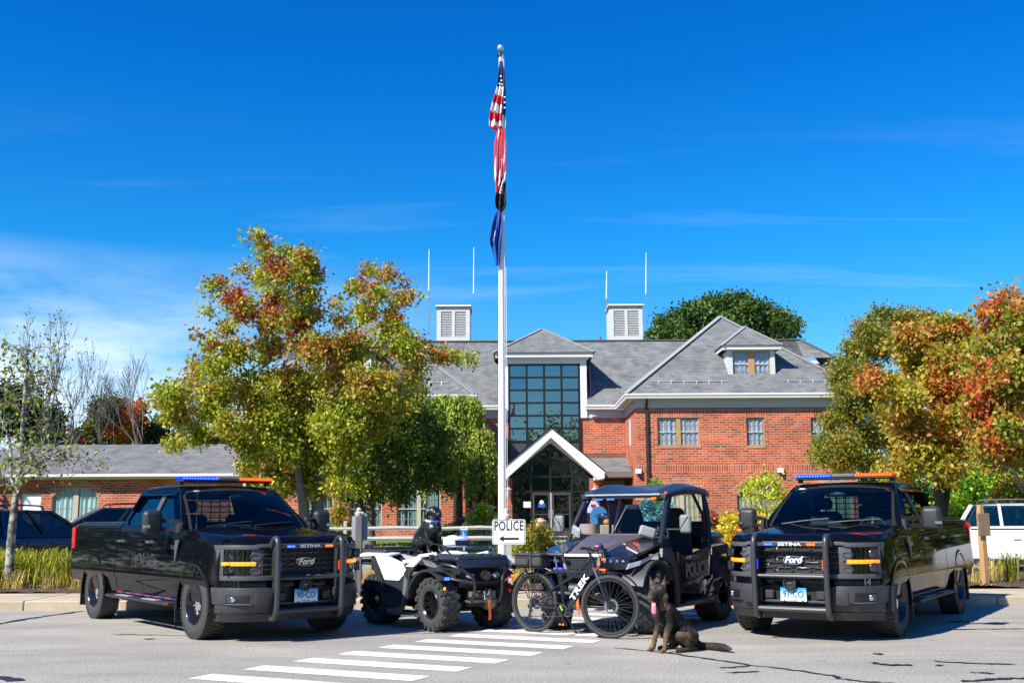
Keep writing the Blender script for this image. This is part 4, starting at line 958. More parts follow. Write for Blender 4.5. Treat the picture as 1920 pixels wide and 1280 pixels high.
        a = MB(); a.bar((-.70, s * .9, 1.39), (-.85, s * 1.12, 1.42), .035, .05); a.bar((-.70, s * .92, 1.30), (-.85, s * 1.12, 1.31), .035, .04); a.build('mirror_arm', trimb, mo, smooth=0)
        a = MB(); a.add([(-.60, s * .91, 1.25), (-.60, s * .90, 1.40), (-.80, s * .90, 1.38), (-.78, s * .915, 1.25)] + [(-.60, s * .96, 1.26), (-.62, s * .95, 1.38), (-.76, s * .95, 1.37), (-.75, s * .96, 1.26)], [(0, 1, 2, 3), (4, 7, 6, 5), (0, 4, 5, 1), (1, 5, 6, 2), (2, 6, 7, 3), (3, 7, 4, 0)]); a.build('mirror_base', blackp, mo, bev=.01)
        a = MB(); a.box(-.785, -.765, s * 1.26, s * 1.352, 1.32, 1.37, c=.008); a.build('mirror_lamp', chrome, mo)
        a = MB(); a.box(-.926, -.92, s * 1.12, s * 1.31, 1.28, 1.52); a.build('mirror_glass', chrome, mo, smooth=0)
        # flares, mudflaps, running board, red and blue sill tape
        for cx in (0., -3.694):
            f = MB(); S = []
            for i in range(25):
                t = R(-8 + 196 * i / 24); r0, r1, yy = .466, .525, .988
                S.append([(cx + r0 * cos(t), s * .93, .41 + r0 * sin(t)), (cx + r0 * cos(t), s * (yy + .010), .41 + r0 * sin(t)), (cx + (r0 + .015) * cos(t), s * (yy + .016), .41 + (r0 + .015) * sin(t)), (cx + r1 * cos(t), s * (yy + .002), .41 + r1 * sin(t)), (cx + r1 * cos(t), s * .95, .41 + r1 * sin(t))])
            f.loft(S, ring=True).build('wheel_arch_flare', black, T, smooth=40)
            f = MB(); f.box(cx - .52, cx - .505, s * .74, s * 1.0, .17, .50); f.build('mudflap', blackp, T, smooth=0)
        rb = MB(); rb.box(-2.86, -.56, s * .93, s * 1.09, .365, .405, c=.015); 
        for xx in (-.75, -1.7, -2.6): rb.bar((xx, s * .7, .42), (xx, s * 1.0, .37), .06, .03)
        rbo = rb.build('running_board', blackp, T, smooth=30)
        tr_ = MB(); 
        for (xa, xb) in ((-1.0, -1.5), (-2.0, -2.5)): tr_.box(xa, xb, s * .98, s * 1.07, .405, .412)
        tr_.build('step_tread', mat('tread_grey', (.3, .3, .31), .7, vary=.5, vscale=60), rbo, smooth=0)
        st_ = MB()
        for i in range(12): st_.mi(i % 2).box(-.62 - i * .18, -.62 - (i + 1) * .18, s * .925, s * .948, .425, .442)
        st_.build('sill_tape', [mat('strip_blue', (.01, .04, .35), .4), mat('strip_red', (.4, .04, .03), .4)], T, smooth=0)  # unlit tape in red and blue segments along the sill, no lamp
        # fender badge and vent
        vb = MB(); vb.prism([(-.60, 1.17), (-.47, 1.18), (-.50, 1.12), (-.57, .92), (-.60, .90)], s * .985, s * 1.004, 'y'); vb.build('wing_vent', greyp, T, smooth=0)
        # tail lamp
        tl = MB(); tl.box(-4.84, -4.70, s * .88, s * .984, 1.00, 1.32, c=.01); tl.build('tail_lamp', redl, T)
        # small marker arrow lamps on headlamp side
        hd = MB(); hd2 = lambda y0, y1, z0, z1, off, th, n=6: slab(MB(), min(s * y0, s * y1), max(s * y0, s * y1), z0, z1, off, th, n)
        hb = hd2(.69, .955, .765, 1.075, .0, .14).build('headlamp', mat('lamp_black', (.01, .01, .012), .25, coat=.4), T, smooth=30)
        hd2(.70, .95, .775, 1.065, .018, .006).build('lens', lens, hb, smooth=50)
        for z in (1.0, .84):
            q = onnose(s * .83, z, -.02); m = MB(); m.box(q.x, q.x + .025, q.y - .085, q.y + .085, z - .055, z + .055, c=.01); m.build('projector', mat('lamp_grey', (.05, .055, .065), .2, metal=.8), hb)
            m = MB(); m.ball((q.x + .02, q.y, z), .02, .042, .042); m.build('bulb_lens', mat('dark_projector', (.12, .14, .2), .1, metal=.9), hb)
        am = MB(); slab(am, min(s * .645, s * .955), max(s * .645, s * .955), .885, .93, .03, .05, 8); am.build('drl_bar', amber, hb, bev=.008, smooth=50)
        # grey C frame round the lamp and honeycomb block
        c = MB(); f = lambda a, b: (min(s * a, s * b), max(s * a, s * b))
        slab(c, *f(.0, .985), lambda y: 1.075 + .02 * (abs(y) < .6), lambda y: 1.125 + .01 * (abs(y) < .6), .035, .12, 20)
        slab(c, *f(.0, .985), lambda y: .715 - .0 * y, .768, .035, .12, 20)
        slab(c, *f(.94, .985), .7681, 1.0749, .033, .1, 3)
        slab(c, *f(.55, .69), .7681, 1.0749, .012, .08, 4)
        cf = c.build('grille_surround', greyp, T, bev=.006, smooth=30, weld=False)
        hx = MB()
        for (yy, zz) in ((.62, .99), (.62, .90), (.62, .82)):
            P = [onnose(s * (yy + .055 * cos(a)), zz + .03 * sin(a), .016) for a in [2 * pi * i / 10 for i in range(10)]]; hx.tube(P, .005, 5, closed=True)
        hx.build('honeycomb', mat('honeycomb_grey', (.12, .12, .13), .35, metal=.4), cf)
        # bumper corner with fog lamp
        bp = MB(); slab(bp, *f(.40, .985), .335, .445, .055, .2, 16, off0=.0); slab(bp, *f(.40, 1.02), .44, lambda y: .60 + .035 * min(1, max(0, (abs(y) - .40) / .12)) * (1 if abs(y) < 2 else 0) - .0, .075, .2, 16)
        bp.build('bumper', mat('bumper_plastic', (.042, .042, .048), .45, vary=.15, vscale=12), T, bev=.012, smooth=35, weld=False)
        va = MB(); slab(va, *f(.0, .95), .24, .335, .01, .15, 14, off0=-.05); va.build('valance', blackp, T, smooth=30)
        rc = MB(); slab(rc, *f(.45, .66), .42, .57, .088, .05, 5); rc.build('bumper_insert', mat('insert', (.03, .03, .033), .5), T, bev=.01)
        fb = MB(); slab(fb, *f(.72, .93), .445, .56, .079, .05, 5); fo = fb.build('fog_lamp', mat('fog_recess', (.012, .012, .014), .4), T, bev=.006)
        q = onnose(s * .83, .505, .08); MB().ball(q, .012, .034, .034).build('fog_bulb', chrome, fo)
        fb = MB()
        for k in range(3): slab(fb, *f(.87, .92), .475 + k * .025, .483 + k * .025, .09, .02, 3)
        slab(fb, *f(.72, .93), .445, .453, .092, .02, 5); fb.build('fog_bezel', mat('satin_trim', (.3, .31, .34), .25, metal=.8), fo, smooth=0)
        # wheels
        wheel(T, 0, s * .845, s); wheel(T, -3.694, s * .845, s)
        # door letters
        vs, fs = text_mb('POLICE', .26, .0005, sx=1.15, bold=.006)
        mt = fmat(V((-1.66, s * .9885, .88)), (s * -1.0, 0, 0), (0, -s * .078, 1)); L = MB(); L.add([mt @ q for q in vs], fs); L.build('police_lettering', ghost, T, smooth=0)
        vs, fs = text_mb('F-150', .07, .003, sx=1.2, bold=.002)
        mt = fmat(V((-.70, s * .976, 1.08)), (s * -1.0, 0, 0), (0, 0, 1)); L = MB(); L.add([mt @ q for q in vs], fs); L.build('badge', mat('satin_trim', (.3, .31, .34), .25), T, smooth=0)
    # painted nose under hood
    n = MB(); slab(n, -.97, .97, .62, 1.15, -.03, .3, 24); n.build('nose_panel', black, T, smooth=40)
    n = MB(); slab(n, -.985, .985, .635, .716, .02, .1, 24); n.build('nose_panel', black, T, bev=.012, smooth=40)
    # hood
    S = []; ys = [0, .2, .4, .5, .6, .75, .88, .945]
    for i in range(13):
        t = i / 12; x0 = .0; P = []
        for yy in [-q for q in reversed(ys)] + ys[1:]:
            a = abs(yy); xf, xb = Fx(yy, 1.1) - .01, -.36 - .25 * a * a
            x = xf + (xb - xf) * t; u = t
            z = 1.125 + .075 * min(1, u / .08) ** .7 + .13 * u ** .8 - .02 * a
            z += .022 * math.exp(-((a - .52) / .12) ** 2) * min(1, u * 5) - .012 * math.exp(-(a / .3) ** 2) * min(1, u * 4)
            if a > .8: z -= (a - .8) ** 2 * 2.2
            P.append(V((x, yy * (1 - .05 * (1 - u) ** 3), z)))
        S.append(P)
    h = MB(); nn = len(S[0]); vs = [p for q in S for p in q] + [p - V((0, 0, .05)) for q in S for p in q]; o = nn * 13
    fs = [(i * nn + j, i * nn + j + 1, (i + 1) * nn + j + 1, (i + 1) * nn + j) for i in range(12) for j in range(nn - 1)]
    fs += [(j, j + 1, o + j + 1, o + j) for j in range(nn - 1)] + [(12 * nn + j + 1, 12 * nn + j, o + 12 * nn + j, o + 12 * nn + j + 1) for j in range(nn - 1)]
    for j in (0, nn - 1): fs += [(i * nn + j, (i + 1) * nn + j, o + (i + 1) * nn + j, o + i * nn + j) for i in range(12)]
    h.add(vs, fs).build('hood', black, T, smooth=50)
    # cowl, wipers, screen
    c = MB(); S = []
    for i in range(11):
        y = -.86 + 1.72 * i / 10; x = -.36 - .25 * y * y; S.append([(x + .03, y, 1.30 - .03 * y * y), (x - .14, y, 1.325 - .03 * y * y), (x - .14, y, 1.2), (x + .03, y, 1.2)])
    c.loft(S, ring=True).build('cowl', blackp, T, smooth=30)
    WB = lambda y: V((-.47 - .17 * y * y, y, 1.325 - .035 * y * y)); WT = lambda y: V((-1.13 - .17 * y * y, y, 1.84 - .06 * y * y))
    def screen(y0, y1, t0, t1, off, nm, m, n=14, k=6):
        g = MB(); vs = []
        for i in range(n + 1):
            yy = y0 + (y1 - y0) * i / n
            for j in range(k + 1):
                t = t0 + (t1 - t0) * j / k; w_ = 1 + (-.17) * t; q = WB(yy).lerp(WT(yy), t); q.y = yy * w_; nrm = V((.62, 0, .78)); vs.append(q + nrm * (off + .03 * sin(pi * t)))
        fs = [(i * (k + 1) + j, (i + 1) * (k + 1) + j, (i + 1) * (k + 1) + j + 1, i * (k + 1) + j + 1) for i in range(n) for j in range(k)]
        return g.add(vs, fs).build(nm, m, T, smooth=180)
    screen(-.83, .83, .0, 1.0, 0, 'windscreen', cglass)
    for a, b in ((-.83, -.79), (.79, .83)): screen(a, b, 0, 1, .003, 'windscreen_edge', trimb, 1)
    screen(-.83, .83, .94, 1.02, .003, 'windscreen_edge', trimb, 14, 1)
    for y0 in (-.62, .02):
        wp = MB(); P = [WB(y0) + V((.02, 0, .02)), WB(y0 + .3) + V((-.03, 0, .05)), WB(y0 + .62) + V((-.06, 0, .075))]; wp.tube(spline(P, 4), .012, 6); wp.build('wiper', blackp, T)
    # roof
    S = []
    for (x, z, hw) in ((-1.125, 1.84, .66), (-1.2, 1.868, .67), (-1.4, 1.893, .68), (-1.9, 1.91, .68), (-2.42, 1.90, .68), (-2.62, 1.87, .67), (-2.72, 1.82, .66)):
        P = []
        for y in (-1, -.97, -.85, -.5, 0, .5, .85, .97, 1): a = abs(y); P.append((x - .10 * a * a * (1 if x > -1.3 else 0), y * (hw + .025), z - .02 * a ** 2 - (.045 if a == 1 else .015 if a > .96 else 0)))
        S.append(P + [(q[0], q[1] * .95, z - .10) for q in reversed(P)])
    MB().loft(S, ring=True).build('roof', black, T, smooth=45)
    g = MB(); g.quad((-2.69, -.63, 1.8), (-2.69, .63, 1.8), (-2.78, .8, 1.36), (-2.78, -.8, 1.36)); g.build('rear_window', glass_mat('clear_rear_glass', (.5, .6, .6), 0, 1.4, .7), T, smooth=0)
    g = MB(); g.bar((-2.69, -.66, 1.81), (-2.69, .66, 1.81), .06, .08); g.bar((-2.78, -.86, 1.34), (-2.78, .86, 1.34), .06, .08); g.build('rear_frame', black, T, smooth=0)
    cg = MB()
    for k in range(9): y = -.56 + 1.12 * k / 8; cg.bar((-1.85, y, 1.36), (-1.85, y * .95, 1.78), .012)
    for k in range(6): z = 1.38 + .38 * k / 5; cg.bar((-1.85, -.6, z), (-1.85, .6, z), .012)
    cg.build('prisoner_cage', blackp, T, smooth=0)
    for y in (-.4, .4):
        q = MB(); q.box(-1.75, -1.55, y - .25, y + .25, .9, 1.50, c=.06); q.box(-1.72, -1.62, y - .13, y + .13, 1.52, 1.68, c=.04); q.box(-1.6, -1.05, y - .25, y + .25, .85, 1.0, c=.05); q.build('front_seat', seatm, T)
    q = MB(); q.box(-1.05, -.62, -.78, .78, 1.05, 1.29, c=.05); q.box(-.85, -.7, -.3, .1, 1.28, 1.36, c=.02); q.build('dashboard', dashm, T)
    q = MB(); mt = M4.Translation((-1.12, .4, 1.24)) @ M4.Rotation(R(65), 4, 'Y'); q.tube([mt @ V((.19 * cos(a), .19 * sin(a), 0)) for a in [2 * pi * i / 20 for i in range(20)]], .014, 6, closed=True); q.bar(mt @ V((-.18, 0, 0)), mt @ V((.18, 0, 0)), .03); q.build('steering_wheel', blackp, T)
    q = MB(); q.ball((-1.0, 0, 1.72), .03, .12, .035); q.build('rear_view_mirror', blackp, T)
    tn = MB(); tn.box(-4.77, -2.83, -.86, .86, 1.371, 1.40, c=.01); tn.build('tonneau_cover', blackp, T, smooth=0)
    # grille
    g = MB(); slab(g, -.55, .55, .7681, 1.0949, -.01, .03, 16); gr = g.build('grille', mat('grille_black', (.006, .006, .007), .6), T, smooth=30)
    hb = MB(); gm = mat('grille_bar', (.085, .085, .09), .35, metal=.4)
    for r_ in range(5):
        z = 1.055 - r_ * .062; off = .0 if r_ % 2 else .11
        for k in range(-3, 4):
            yc = k * .22 + off
            if abs(yc) > .50 or (abs(yc) < .16 and r_ in (2, 3) and False): continue
            w_, h_ = .098, .026; poly = [(-w_, 0), (-w_ + .03, h_), (w_ - .03, h_), (w_, 0), (w_ - .03, -h_), (-w_ + .03, -h_)]
            P = [onnose(max(-.55, min(.55, yc + a)), z + b_, .006) for a, b_ in poly]; hb.tube(P, .0055, 5, closed=True)
    hb.build('grille_mesh', gm, gr)
    lo = MB(); slab(lo, -.42, .42, .36, .62, -.02, .03, 8); lo.build('lower_grille', MATS['grille_black'], T, smooth=0)
    lo = MB(); slab(lo, -.42, .42, .335, .39, .07, .2, 10); slab(lo, -.40, .40, .43, .46, .04, .06, 10); lo.build('bumper_centre', MATS['bumper_plastic'], T, bev=.008)
    for s in (1, -1):
        lo = MB(); lo.box(.90, .99, s * .25, s * .36, .47, .57, c=.012); lo.build('bumper_block', MATS['insert'], T)
    # push bumper
    pbar = MB()
    PB = empty('push_bumper'); PB.parent = T
    for s in (1, -1):
        y = s * .43; P = spline([(.93, y, 1.10), (.98, y, 1.17), (1.05, y, 1.20), (1.11, y, 1.14), (1.125, y, .95), (1.125, y, .6), (1.11, y, .38), (1.06, y, .29), (.98, y, .27)], 5)
        u = MB(); u.tube(P, .034, 12); u.build('upright', steelb, PB, smooth=60)
        pl = MB(); pl.prism([(.93, 1.08), (1.06, 1.16), (1.10, .9), (1.10, .5), (1.05, .30), (.95, .28), (.93, .5)], y - .006 - s * .02, y + .006 - s * .02, 'y'); pl.build('side_plate', blackp, PB, smooth=0)
        a = MB(); a.box(1.105, 1.12, y - s * .040 - .008, y - s * .040 + .008, .82, .93); a.build('side_light', blued if s < 0 else redd, PB, smooth=0)
    for (z, r_, nm) in ((1.105, .020, 'top_bar'), (.74, .025, 'middle_bar'), (.365, .034, 'bottom_bar')):
        u = MB(); u.tube([(1.09, -.42, z), (1.09, .42, z)], r_, 10) if nm != 'top_bar' else u.box(1.05, 1.10, -.41, .41, z - .024, z + .024, c=.008); u.build(nm, steelb, PB)
    for s, m in ((-1, bluee), (1, rede)):
        a = MB()
        for k in range(3): a.box(1.10, 1.104, s * .255 + (k - 1) * .034 - .014, s * .255 + (k - 1) * .034 + .014, 1.095, 1.117)
        a.build('bar_light', m, PB, smooth=0)
    vs, fs = text_mb('SETINA', .05, .001, sx=1.7, bold=.001); mt = fmat(V((1.102, 0, 1.107)), (0, 1, 0), (0, 0, 1)); L = MB(); L.add([mt @ q for q in vs], fs); L.build('bar_lettering', letw, PB, smooth=0)
    a = MB()
    for yy in (-.05, -.02, .09, .12): a.box(1.10, 1.115, yy, yy + .014, .764, .772)
    a.build('bolt_heads', chrome, PB, smooth=0)
    si = MB(); si.lathe([(0, 1.0), (.075, 1.0), (.082, 1.03), (.078, 1.07), (.06, 1.075), (.045, 1.05), (.02, 1.055), (0, 1.06)], o=(0, -.03, .655), ax='x', n=24); sio = si.build('siren_speaker', blackp, PB, smooth=40)
    si = MB(); si.box(1.06, 1.064, -.055, -.005, .652, .66); si.build('siren_badge', mat('satin_trim', (.3, .31, .34)), sio, smooth=0)
    # light bar: feet, base, coloured segments
    LB = empty('light_bar'); LB.parent = T; xb, zb_ = -1.42, 1.955
    a = MB(); a.box(xb - .13, xb + .13, -.66, .66, zb_ - .022, zb_, c=.008); a.build('bar_base', blackp, LB)
    a = MB(); a.box(xb - .03, xb + .03, -.66, -.60, 1.89, zb_ - .02); a.box(xb - .03, xb + .03, .60, .66, 1.89, zb_ - .02); a.build('bar_foot', blackp, LB, smooth=0)
    for (y0, y1, m, e, nseg) in ((-.66, -.16, blued, bluee, 13), (-.155, .155, clearl, None, 0), (.16, .66, redd, rede, 13)):
        a = MB(); a.box(xb - .14, xb + .14, y0, y1, zb_ + .001, zb_ + .05, c=.012); ho = a.build('lens_housing', m, LB, smooth=0)
        if e:
            a = MB()
            for k in range(nseg): yy = y0 + (y1 - y0) * (k + .5) / nseg; a.box(xb + .1395, xb + .143, yy - .012, yy + .012, zb_ + .013, zb_ + .038)
            a.build('led_row', e, ho, smooth=0)
    a = MB(); a.tube([(-.42, -.80, 1.29), (-.425, -.80, 1.37)], .012, 8); a.tube([(-.425, -.80, 1.37), (-.45, -.80, 1.97)], [.004, .002], 6); a.build('whip_antenna', blackp, T)
    st_ = MB(); q = WB(-.62).lerp(WT(-.62), .93) + V((.02, .1, .02)); st_.ball(q, .015, .05, .012); st_.build('windscreen_sticker', mat('sticker_white', (.6, .75, .75), .5), T)
    return T
def plate_parts(T, num, plate, blue):
    for s in (1, -1):
        vs, fs = text_mb(num, .10, .002, sx=1.0, bold=.004); y = s * .80; n_ = V((1, -(Fx(y + .02) - Fx(y - .02)) / .04, 0)); r_ = V((-n_.y, n_.x, 0)).normalized() 
        mt = fmat(onnose(y, .675, .032), r_, (0, 0, 1)); L = MB(); L.add([mt @ q for q in vs], fs); L.build('unit_number', ghost if not blue else mat('unit_grey', (.09, .09, .09), .4), T, smooth=0)
    pm = mat('plate_gradient', (.5, .7, .9), .35, coat=.3); nt_, b_ = nodes(pm)
    if not b_.inputs['Base Color'].links:
        tc_ = nt_.nodes.new('ShaderNodeTexCoord'); sp_ = nt_.nodes.new('ShaderNodeSeparateXYZ'); nt_.links.new(tc_.outputs['Object'], sp_.inputs[0]); mr_ = nt_.nodes.new('ShaderNodeMapRange'); mr_.inputs['From Min'].default_value = .47; mr_.inputs['From Max'].default_value = .59
        nt_.links.new(sp_.outputs[2], mr_.inputs['Value']); rr = ramp(nt_, [(0, (.8, .85, .88)), (.3, (.55, .75, .85)), (1, (.02, .3, .7))]); nt_.links.new(mr_.outputs[0], rr.inputs[0]); nt_.links.new(rr.outputs[0], b_.inputs['Base Color'])
    a = MB(); a.box(1.02, 1.026, -.155, .155, .45, .605, c=.002); pl = a.build('number_plate', pm, T, smooth=0)
    ink = mat('plate_ink', (.01, .03, .12), .5)
    vs, fs = text_mb(plate, .105, .001, sx=.85, bold=.001); mt = fmat(V((1.0275, 0, .528)), (0, 1, 0), (0, 0, 1)); L = MB(); L.add([mt @ q for q in vs], fs)
    vs, fs = text_mb('Municipal', .026, .001); mt = fmat(V((1.0275, 0, .465)), (0, 1, 0), (0, 0, 1)); L.add([mt @ q for q in vs], fs)
    L.build('plate_text', ink, pl, smooth=0)
    a = MB(); a.box(1.026, 1.034, -.12, -.10, .452, .462); a.box(1.026, 1.034, .10, .12, .452, .462); a.box(.93, 1.02, -.1, .1, .5, .52); a.build('plate_bolt', blackp, pl, smooth=0)
    # oval emblem
    a = MB(); el = lambda k, x, n=32: [(x, k * .125 * cos(2 * pi * i / n), .918 + k * .053 * sin(2 * pi * i / n)) for i in range(n)]
    a.loft([el(1, .955), el(1, .985), el(.96, .99)], ring=True); em = a.build('emblem', chrome if blue else mat('emblem_grey', (.3, .31, .33), .3, metal=.5), T, smooth=30)
    a = MB(); a.loft([el(.88, .985), el(.88, .993)], ring=True); a.build('emblem_field', mat('emblem_blue', (.003, .012, .09), .25, coat=.8) if blue else mat('emblem_black', (.01, .01, .012), .25, coat=.8), em, smooth=0)
    vs, fs = text_mb('Ford', .105, .002, shear=.35, sx=1.0, bold=.0035 if blue else .0015); mt = fmat(V((.9965, 0, .922)), (0, 1, 0), (0, 0, 1)); L = MB(); L.add([mt @ q for q in vs], fs)
    L.build('emblem_script', chrome if not blue else letw, em, smooth=0)
TL = make_truck()
TR = copy_tree(TL)
plate_parts(TL, '15', '90·CO', False); plate_parts(TR, '14', '91·CO', True)
TL.location = (-3.127, 14.04, 0); TL.rotation_euler = (0, 0, -.8925)
TR.location = (3.833, 13.80, 0); TR.rotation_euler = (0, 0, -2.1387)
tag(TL, 'black police pickup with plate 90-CO, parked beside the white quad bike', 'pickup truck', 'black police pickups flanking the display')
tag(TR, 'black police pickup with plate 91-CO and blue oval emblem, parked behind the sitting shepherd dog', 'pickup truck', 'black police pickups flanking the display')
# ================================================================ QUAD BIKE (all-terrain vehicle)
qwhite = mat('quad_white', (.78, .78, .76), .3, coat=.3)
qdark = mat('quad_plastic', (.03, .032, .036), .5, vary=.2, vscale=10)
qnavy = mat('quad_dark_lid', (.02, .026, .04), .38, vary=.2, vscale=10)
qgrey = mat('quad_grey', (.11, .115, .12), .5, vary=.1)
mech = mat('mechanical_grey', (.10, .105, .10), .5, metal=.4, vary=.4, vscale=14)
orange = mat('orange_strap', (.75, .12, .03), .7)
tubem = mat('black_tube', (.018, .018, .02), .35, coat=.2)
def plate3(mb, pts, th, n=None):
    """thick polygon through 3D points"""
    P = [V(p) for p in pts]; c = sum(P, V()) / len(P)
    nn = V()
    for i in range(len(P)): nn += (P[i] - c).cross(P[(i + 1) % len(P)] - c)
    nn = nn.normalized(); k = len(P)
    return mb.add([p + nn * th / 2 for p in P] + [p - nn * th / 2 for p in P], [tuple(range(k)), tuple(range(2 * k - 1, k - 1, -1))] + [(i, (i + 1) % k, k + (i + 1) % k, k + i) for i in range(k)])
def arch(mb, cx, cz, r, a0, a1, y0, y1, th, n=14, flat=0.):
    S = []
    for i in range(n + 1):
        t = R(a0 + (a1 - a0) * i / n); S.append([(cx + r * cos(t), y0, cz + r * sin(t)), (cx + r * cos(t), y1, cz + r * sin(t) - flat), (cx + (r - th) * cos(t), y1, cz + (r - th) * sin(t) - flat), (cx + (r - th) * cos(t), y0, cz + (r - th) * sin(t))])
    return mb.loft(S, ring=True)
Q = empty('quad_bike', (-.63, 14.53, 0), -.904, 'white and black quad bike with knobbly tyres, a black dog on its seat', 'quad bike')
for s in (1, -1):
    wheel(Q, 0, s * .44, s, rad=.335, wid=.25, rim=.175, mode='atv', tread=18, lug=.02)
    wheel(Q, -1.40, s * .42, s, rad=.335, wid=.30, rim=.175, mode='atv', tread=18, lug=.02)
    b = MB()
    plate3(b, [(-.62, s * .36, .86), (-.62, s * .57, .83), (-.36, s * .60, .86), (-.36, s * .36, .90)], .03); plate3(b, [(-.36, s * .36, .92), (-.36, s * .61, .87), (-.16, s * .61, .95), (-.06, s * .42, .975)], .04); plate3(b, [(-.56, s * .36, .90), (-.60, s * .60, .86), (-.36, s * .61, .875), (-.36, s * .36, .925)], .04)
    plate3(b, [(-.36, s * .60, .86), (-.20, s * .60, .93), (-.12, s * .605, .91), (-.30, s * .615, .80), (-.50, s * .61, .80)], .03)
    if s > 0: plate3(b, [(.28, s * .40, .93), (.40, s * .42, .84), (.36, s * .60, .82), (.22, s * .58, .92)], .03)
    b.build('front_mudguard', qwhite, Q, smooth=0)
    b = MB(); arch(b, -.02, .33, .47, 48, 172, s * .36, s * .615, .03, flat=.02); plate3(b, [(-.12, s * .60, .91), (.30, s * .60, .83), (.34, s * .58, .76), (.1, s * .61, .76)], .03); b.build('wheel_arch', qdark, Q, smooth=30)
    b = MB(); plate3(b, [(-.1, s * .60, .90), (.12, s * .61, .88), (.26, s * .6, .82), (.20, s * .62, .80), (.02, s * .63, .83)], .03); b.build('grab_vent', qgrey, Q, smooth=0)
    b = MB(); plate3(b, [(-1.98, s * .48, .90), (-1.45, s * .52, .93), (-1.12, s * .50, .92), (-1.12, s * .30, .95), (-1.98, s * .34, .95)], .03)
    plate3(b, [(-1.42, s * .53, .93), (-1.12, s * .50, .93), (-.92, s * .40, .84), (-.70, s * .46, .72), (-.78, s * .52, .60), (-1.12, s * .55, .60), (-1.22, s * .56, .76)], .03)
    b.build('rear_mudguard', qwhite, Q, bev=.006, smooth=0)
    b = MB(); plate3(b, [(-1.40, s * .545, .91), (-1.24, s * .575, .78), (-1.14, s * .58, .56), (-.97, s * .58, .24), (-1.1, s * .565, .30), (-1.26, s * .56, .50), (-1.48, s * .55, .88)], .03); b.build('panel_strut', qdark, Q, smooth=0)
    b = MB(); plate3(b, [(-1.14, s * .555, .595), (-.79, s * .535, .595), (-.66, s * .54, .68), (-.62, s * .56, .30), (-.78, s * .57, .20), (-.96, s * .57, .24)], .03); b.build('side_panel', qnavy, Q, bev=.006, smooth=0)
    b = MB(); plate3(b, [(-.98, s * .60, .26), (-.93, s * .61, .19), (-.62, s * .61, .17), (-.56, s * .60, .24), (-.50, s * .56, .62), (-.60, s * .555, .70), (-.62, s * .585, .28), (-.80, s * .59, .24)], .035); b.box(-.98, -.55, s * .28, s * .6, .17, .205); b.build('footwell', qgrey, Q, smooth=0)
    b = MB(); plate3(b, [(-.60, s * .57, .70), (-.50, s * .57, .62), (-.52, s * .6, .30), (-.44, s * .6, .40), (-.40, s * .61, .68), (-.28, s * .60, .80), (-.42, s * .6, .82)], .03); b.build('leg_guard', qdark, Q, smooth=0)
    for (ax, ay) in ((0, .32), (-1.4, .28)):
        b = MB(); b.tube([(ax + .08, s * .12, .34), (ax, s * ay, .32)], .018, 6); b.tube([(ax - .1, s * .12, .34), (ax, s * ay, .32)], .018, 6); b.tube([(ax, s * .1, .45), (ax, s * ay, .40)], .016, 6); b.build('suspension_arm', mech, Q)
        b = MB(); P = [V((ax - .03, s * .2, .72)), V((ax, s * (ay - .02), .38))]; b.cyl(P[0], P[1], .018)
        hel = [P[0].lerp(P[1], t / 50) + V((cos(t * .9) * .038, sin(t * .9) * .038, 0)) for t in range(6, 46)]; b.tube(hel, .008, 5); b.build('shock_absorber', mech, Q)
    b = MB(); P = spline([(.02, s * .50, .80), (.20, s * .48, .84), (.40, s * .40, .80), (.50, s * .24, .68), (.50, s * .22, .50), (.42, s * .22, .36)], 5); b.tube(P, .02, 8); b.tube([(.16, s * .50, .70), (.36, s * .44, .66), (.50, s * .24, .62)], .018, 8); b.tube([(.02, s * .50, .80), (.16, s * .50, .70)], .016, 6); b.tube([(.42, s * .40, .80), (.30, s * .36, .93)], .016, 6); b.build('brush_guard', tubem, Q)
    hl = MB(); hl.ball((.38, s * .2, .70), .05, .07, .05); hl.build('headlamp', chrome, Q)
    sg_ = MB(); sg_.box(.30, .34, s * .545, s * .56, .53, .57, c=.006); sg_.build('side_marker', amber, Q)
    hb = MB(); P = spline([(-.36, s * .03, .98), (-.38, s * .14, 1.06), (-.46, s * .26, 1.10), (-.52, s * .38, 1.11)], 5); hb.tube(P, .013, 8); hb.build('handlebar', tubem, Q)
    gr_ = MB(); gr_.tube([(-.50, s * .30, 1.105), (-.53, s * .44, 1.115)], .021, 10); gr_.build('grip', qdark, Q)
    lv = MB(); lv.tube(spline([(-.45, s * .28, 1.10), (-.42, s * .34, 1.10), (-.46, s * .44, 1.10)], 4), .007, 6); lv.box(-.50, -.43, s * .23, s * .28, 1.06, 1.13, c=.01); lv.build('brake_lever', tubem, Q)
MB().box(.335, .36, -.57, -.50, .655, .69, c=.004).build('blue_warning_light', bluee, Q)
MB().box(.335, .36, .50, .57, .655, .69, c=.004).build('red_warning_light', rede, Q)
b = MB(); b.box(-1.55, .25, -.16, .16, .30, .62); b.box(-1.2, -.3, -.22, .22, .24, .50); b.box(-.5, .3, -.3, .3, .55, .84); b.box(-1.9, -1.0, -.3, .3, .70, .90); b.build('engine_bay', mat('dark_mech', (.012, .012, .013), .7), Q, smooth=0)
b = MB(); b.cyl((.30, -.16, .44), (.30, .14, .44), .06, n=14); b.box(.22, .42, -.2, .2, .36, .39); b.box(.24, .40, .14, .20, .38, .5); b.ball((.2, .22, .36), .16, .1, .12); b.ball((-.1, -.2, .38), .15, .08, .1); b.build('winch', mat('mech_olive', (.14, .145, .12), .55, vary=.3), Q)
b = MB(); b.box(.44, .50, -.06, .06, .40, .47, c=.01); b.box(.46, .50, -.045, -.02, .46, .54); b.box(.46, .50, .02, .045, .46, .54); b.build('winch_fairlead', chrome, Q)
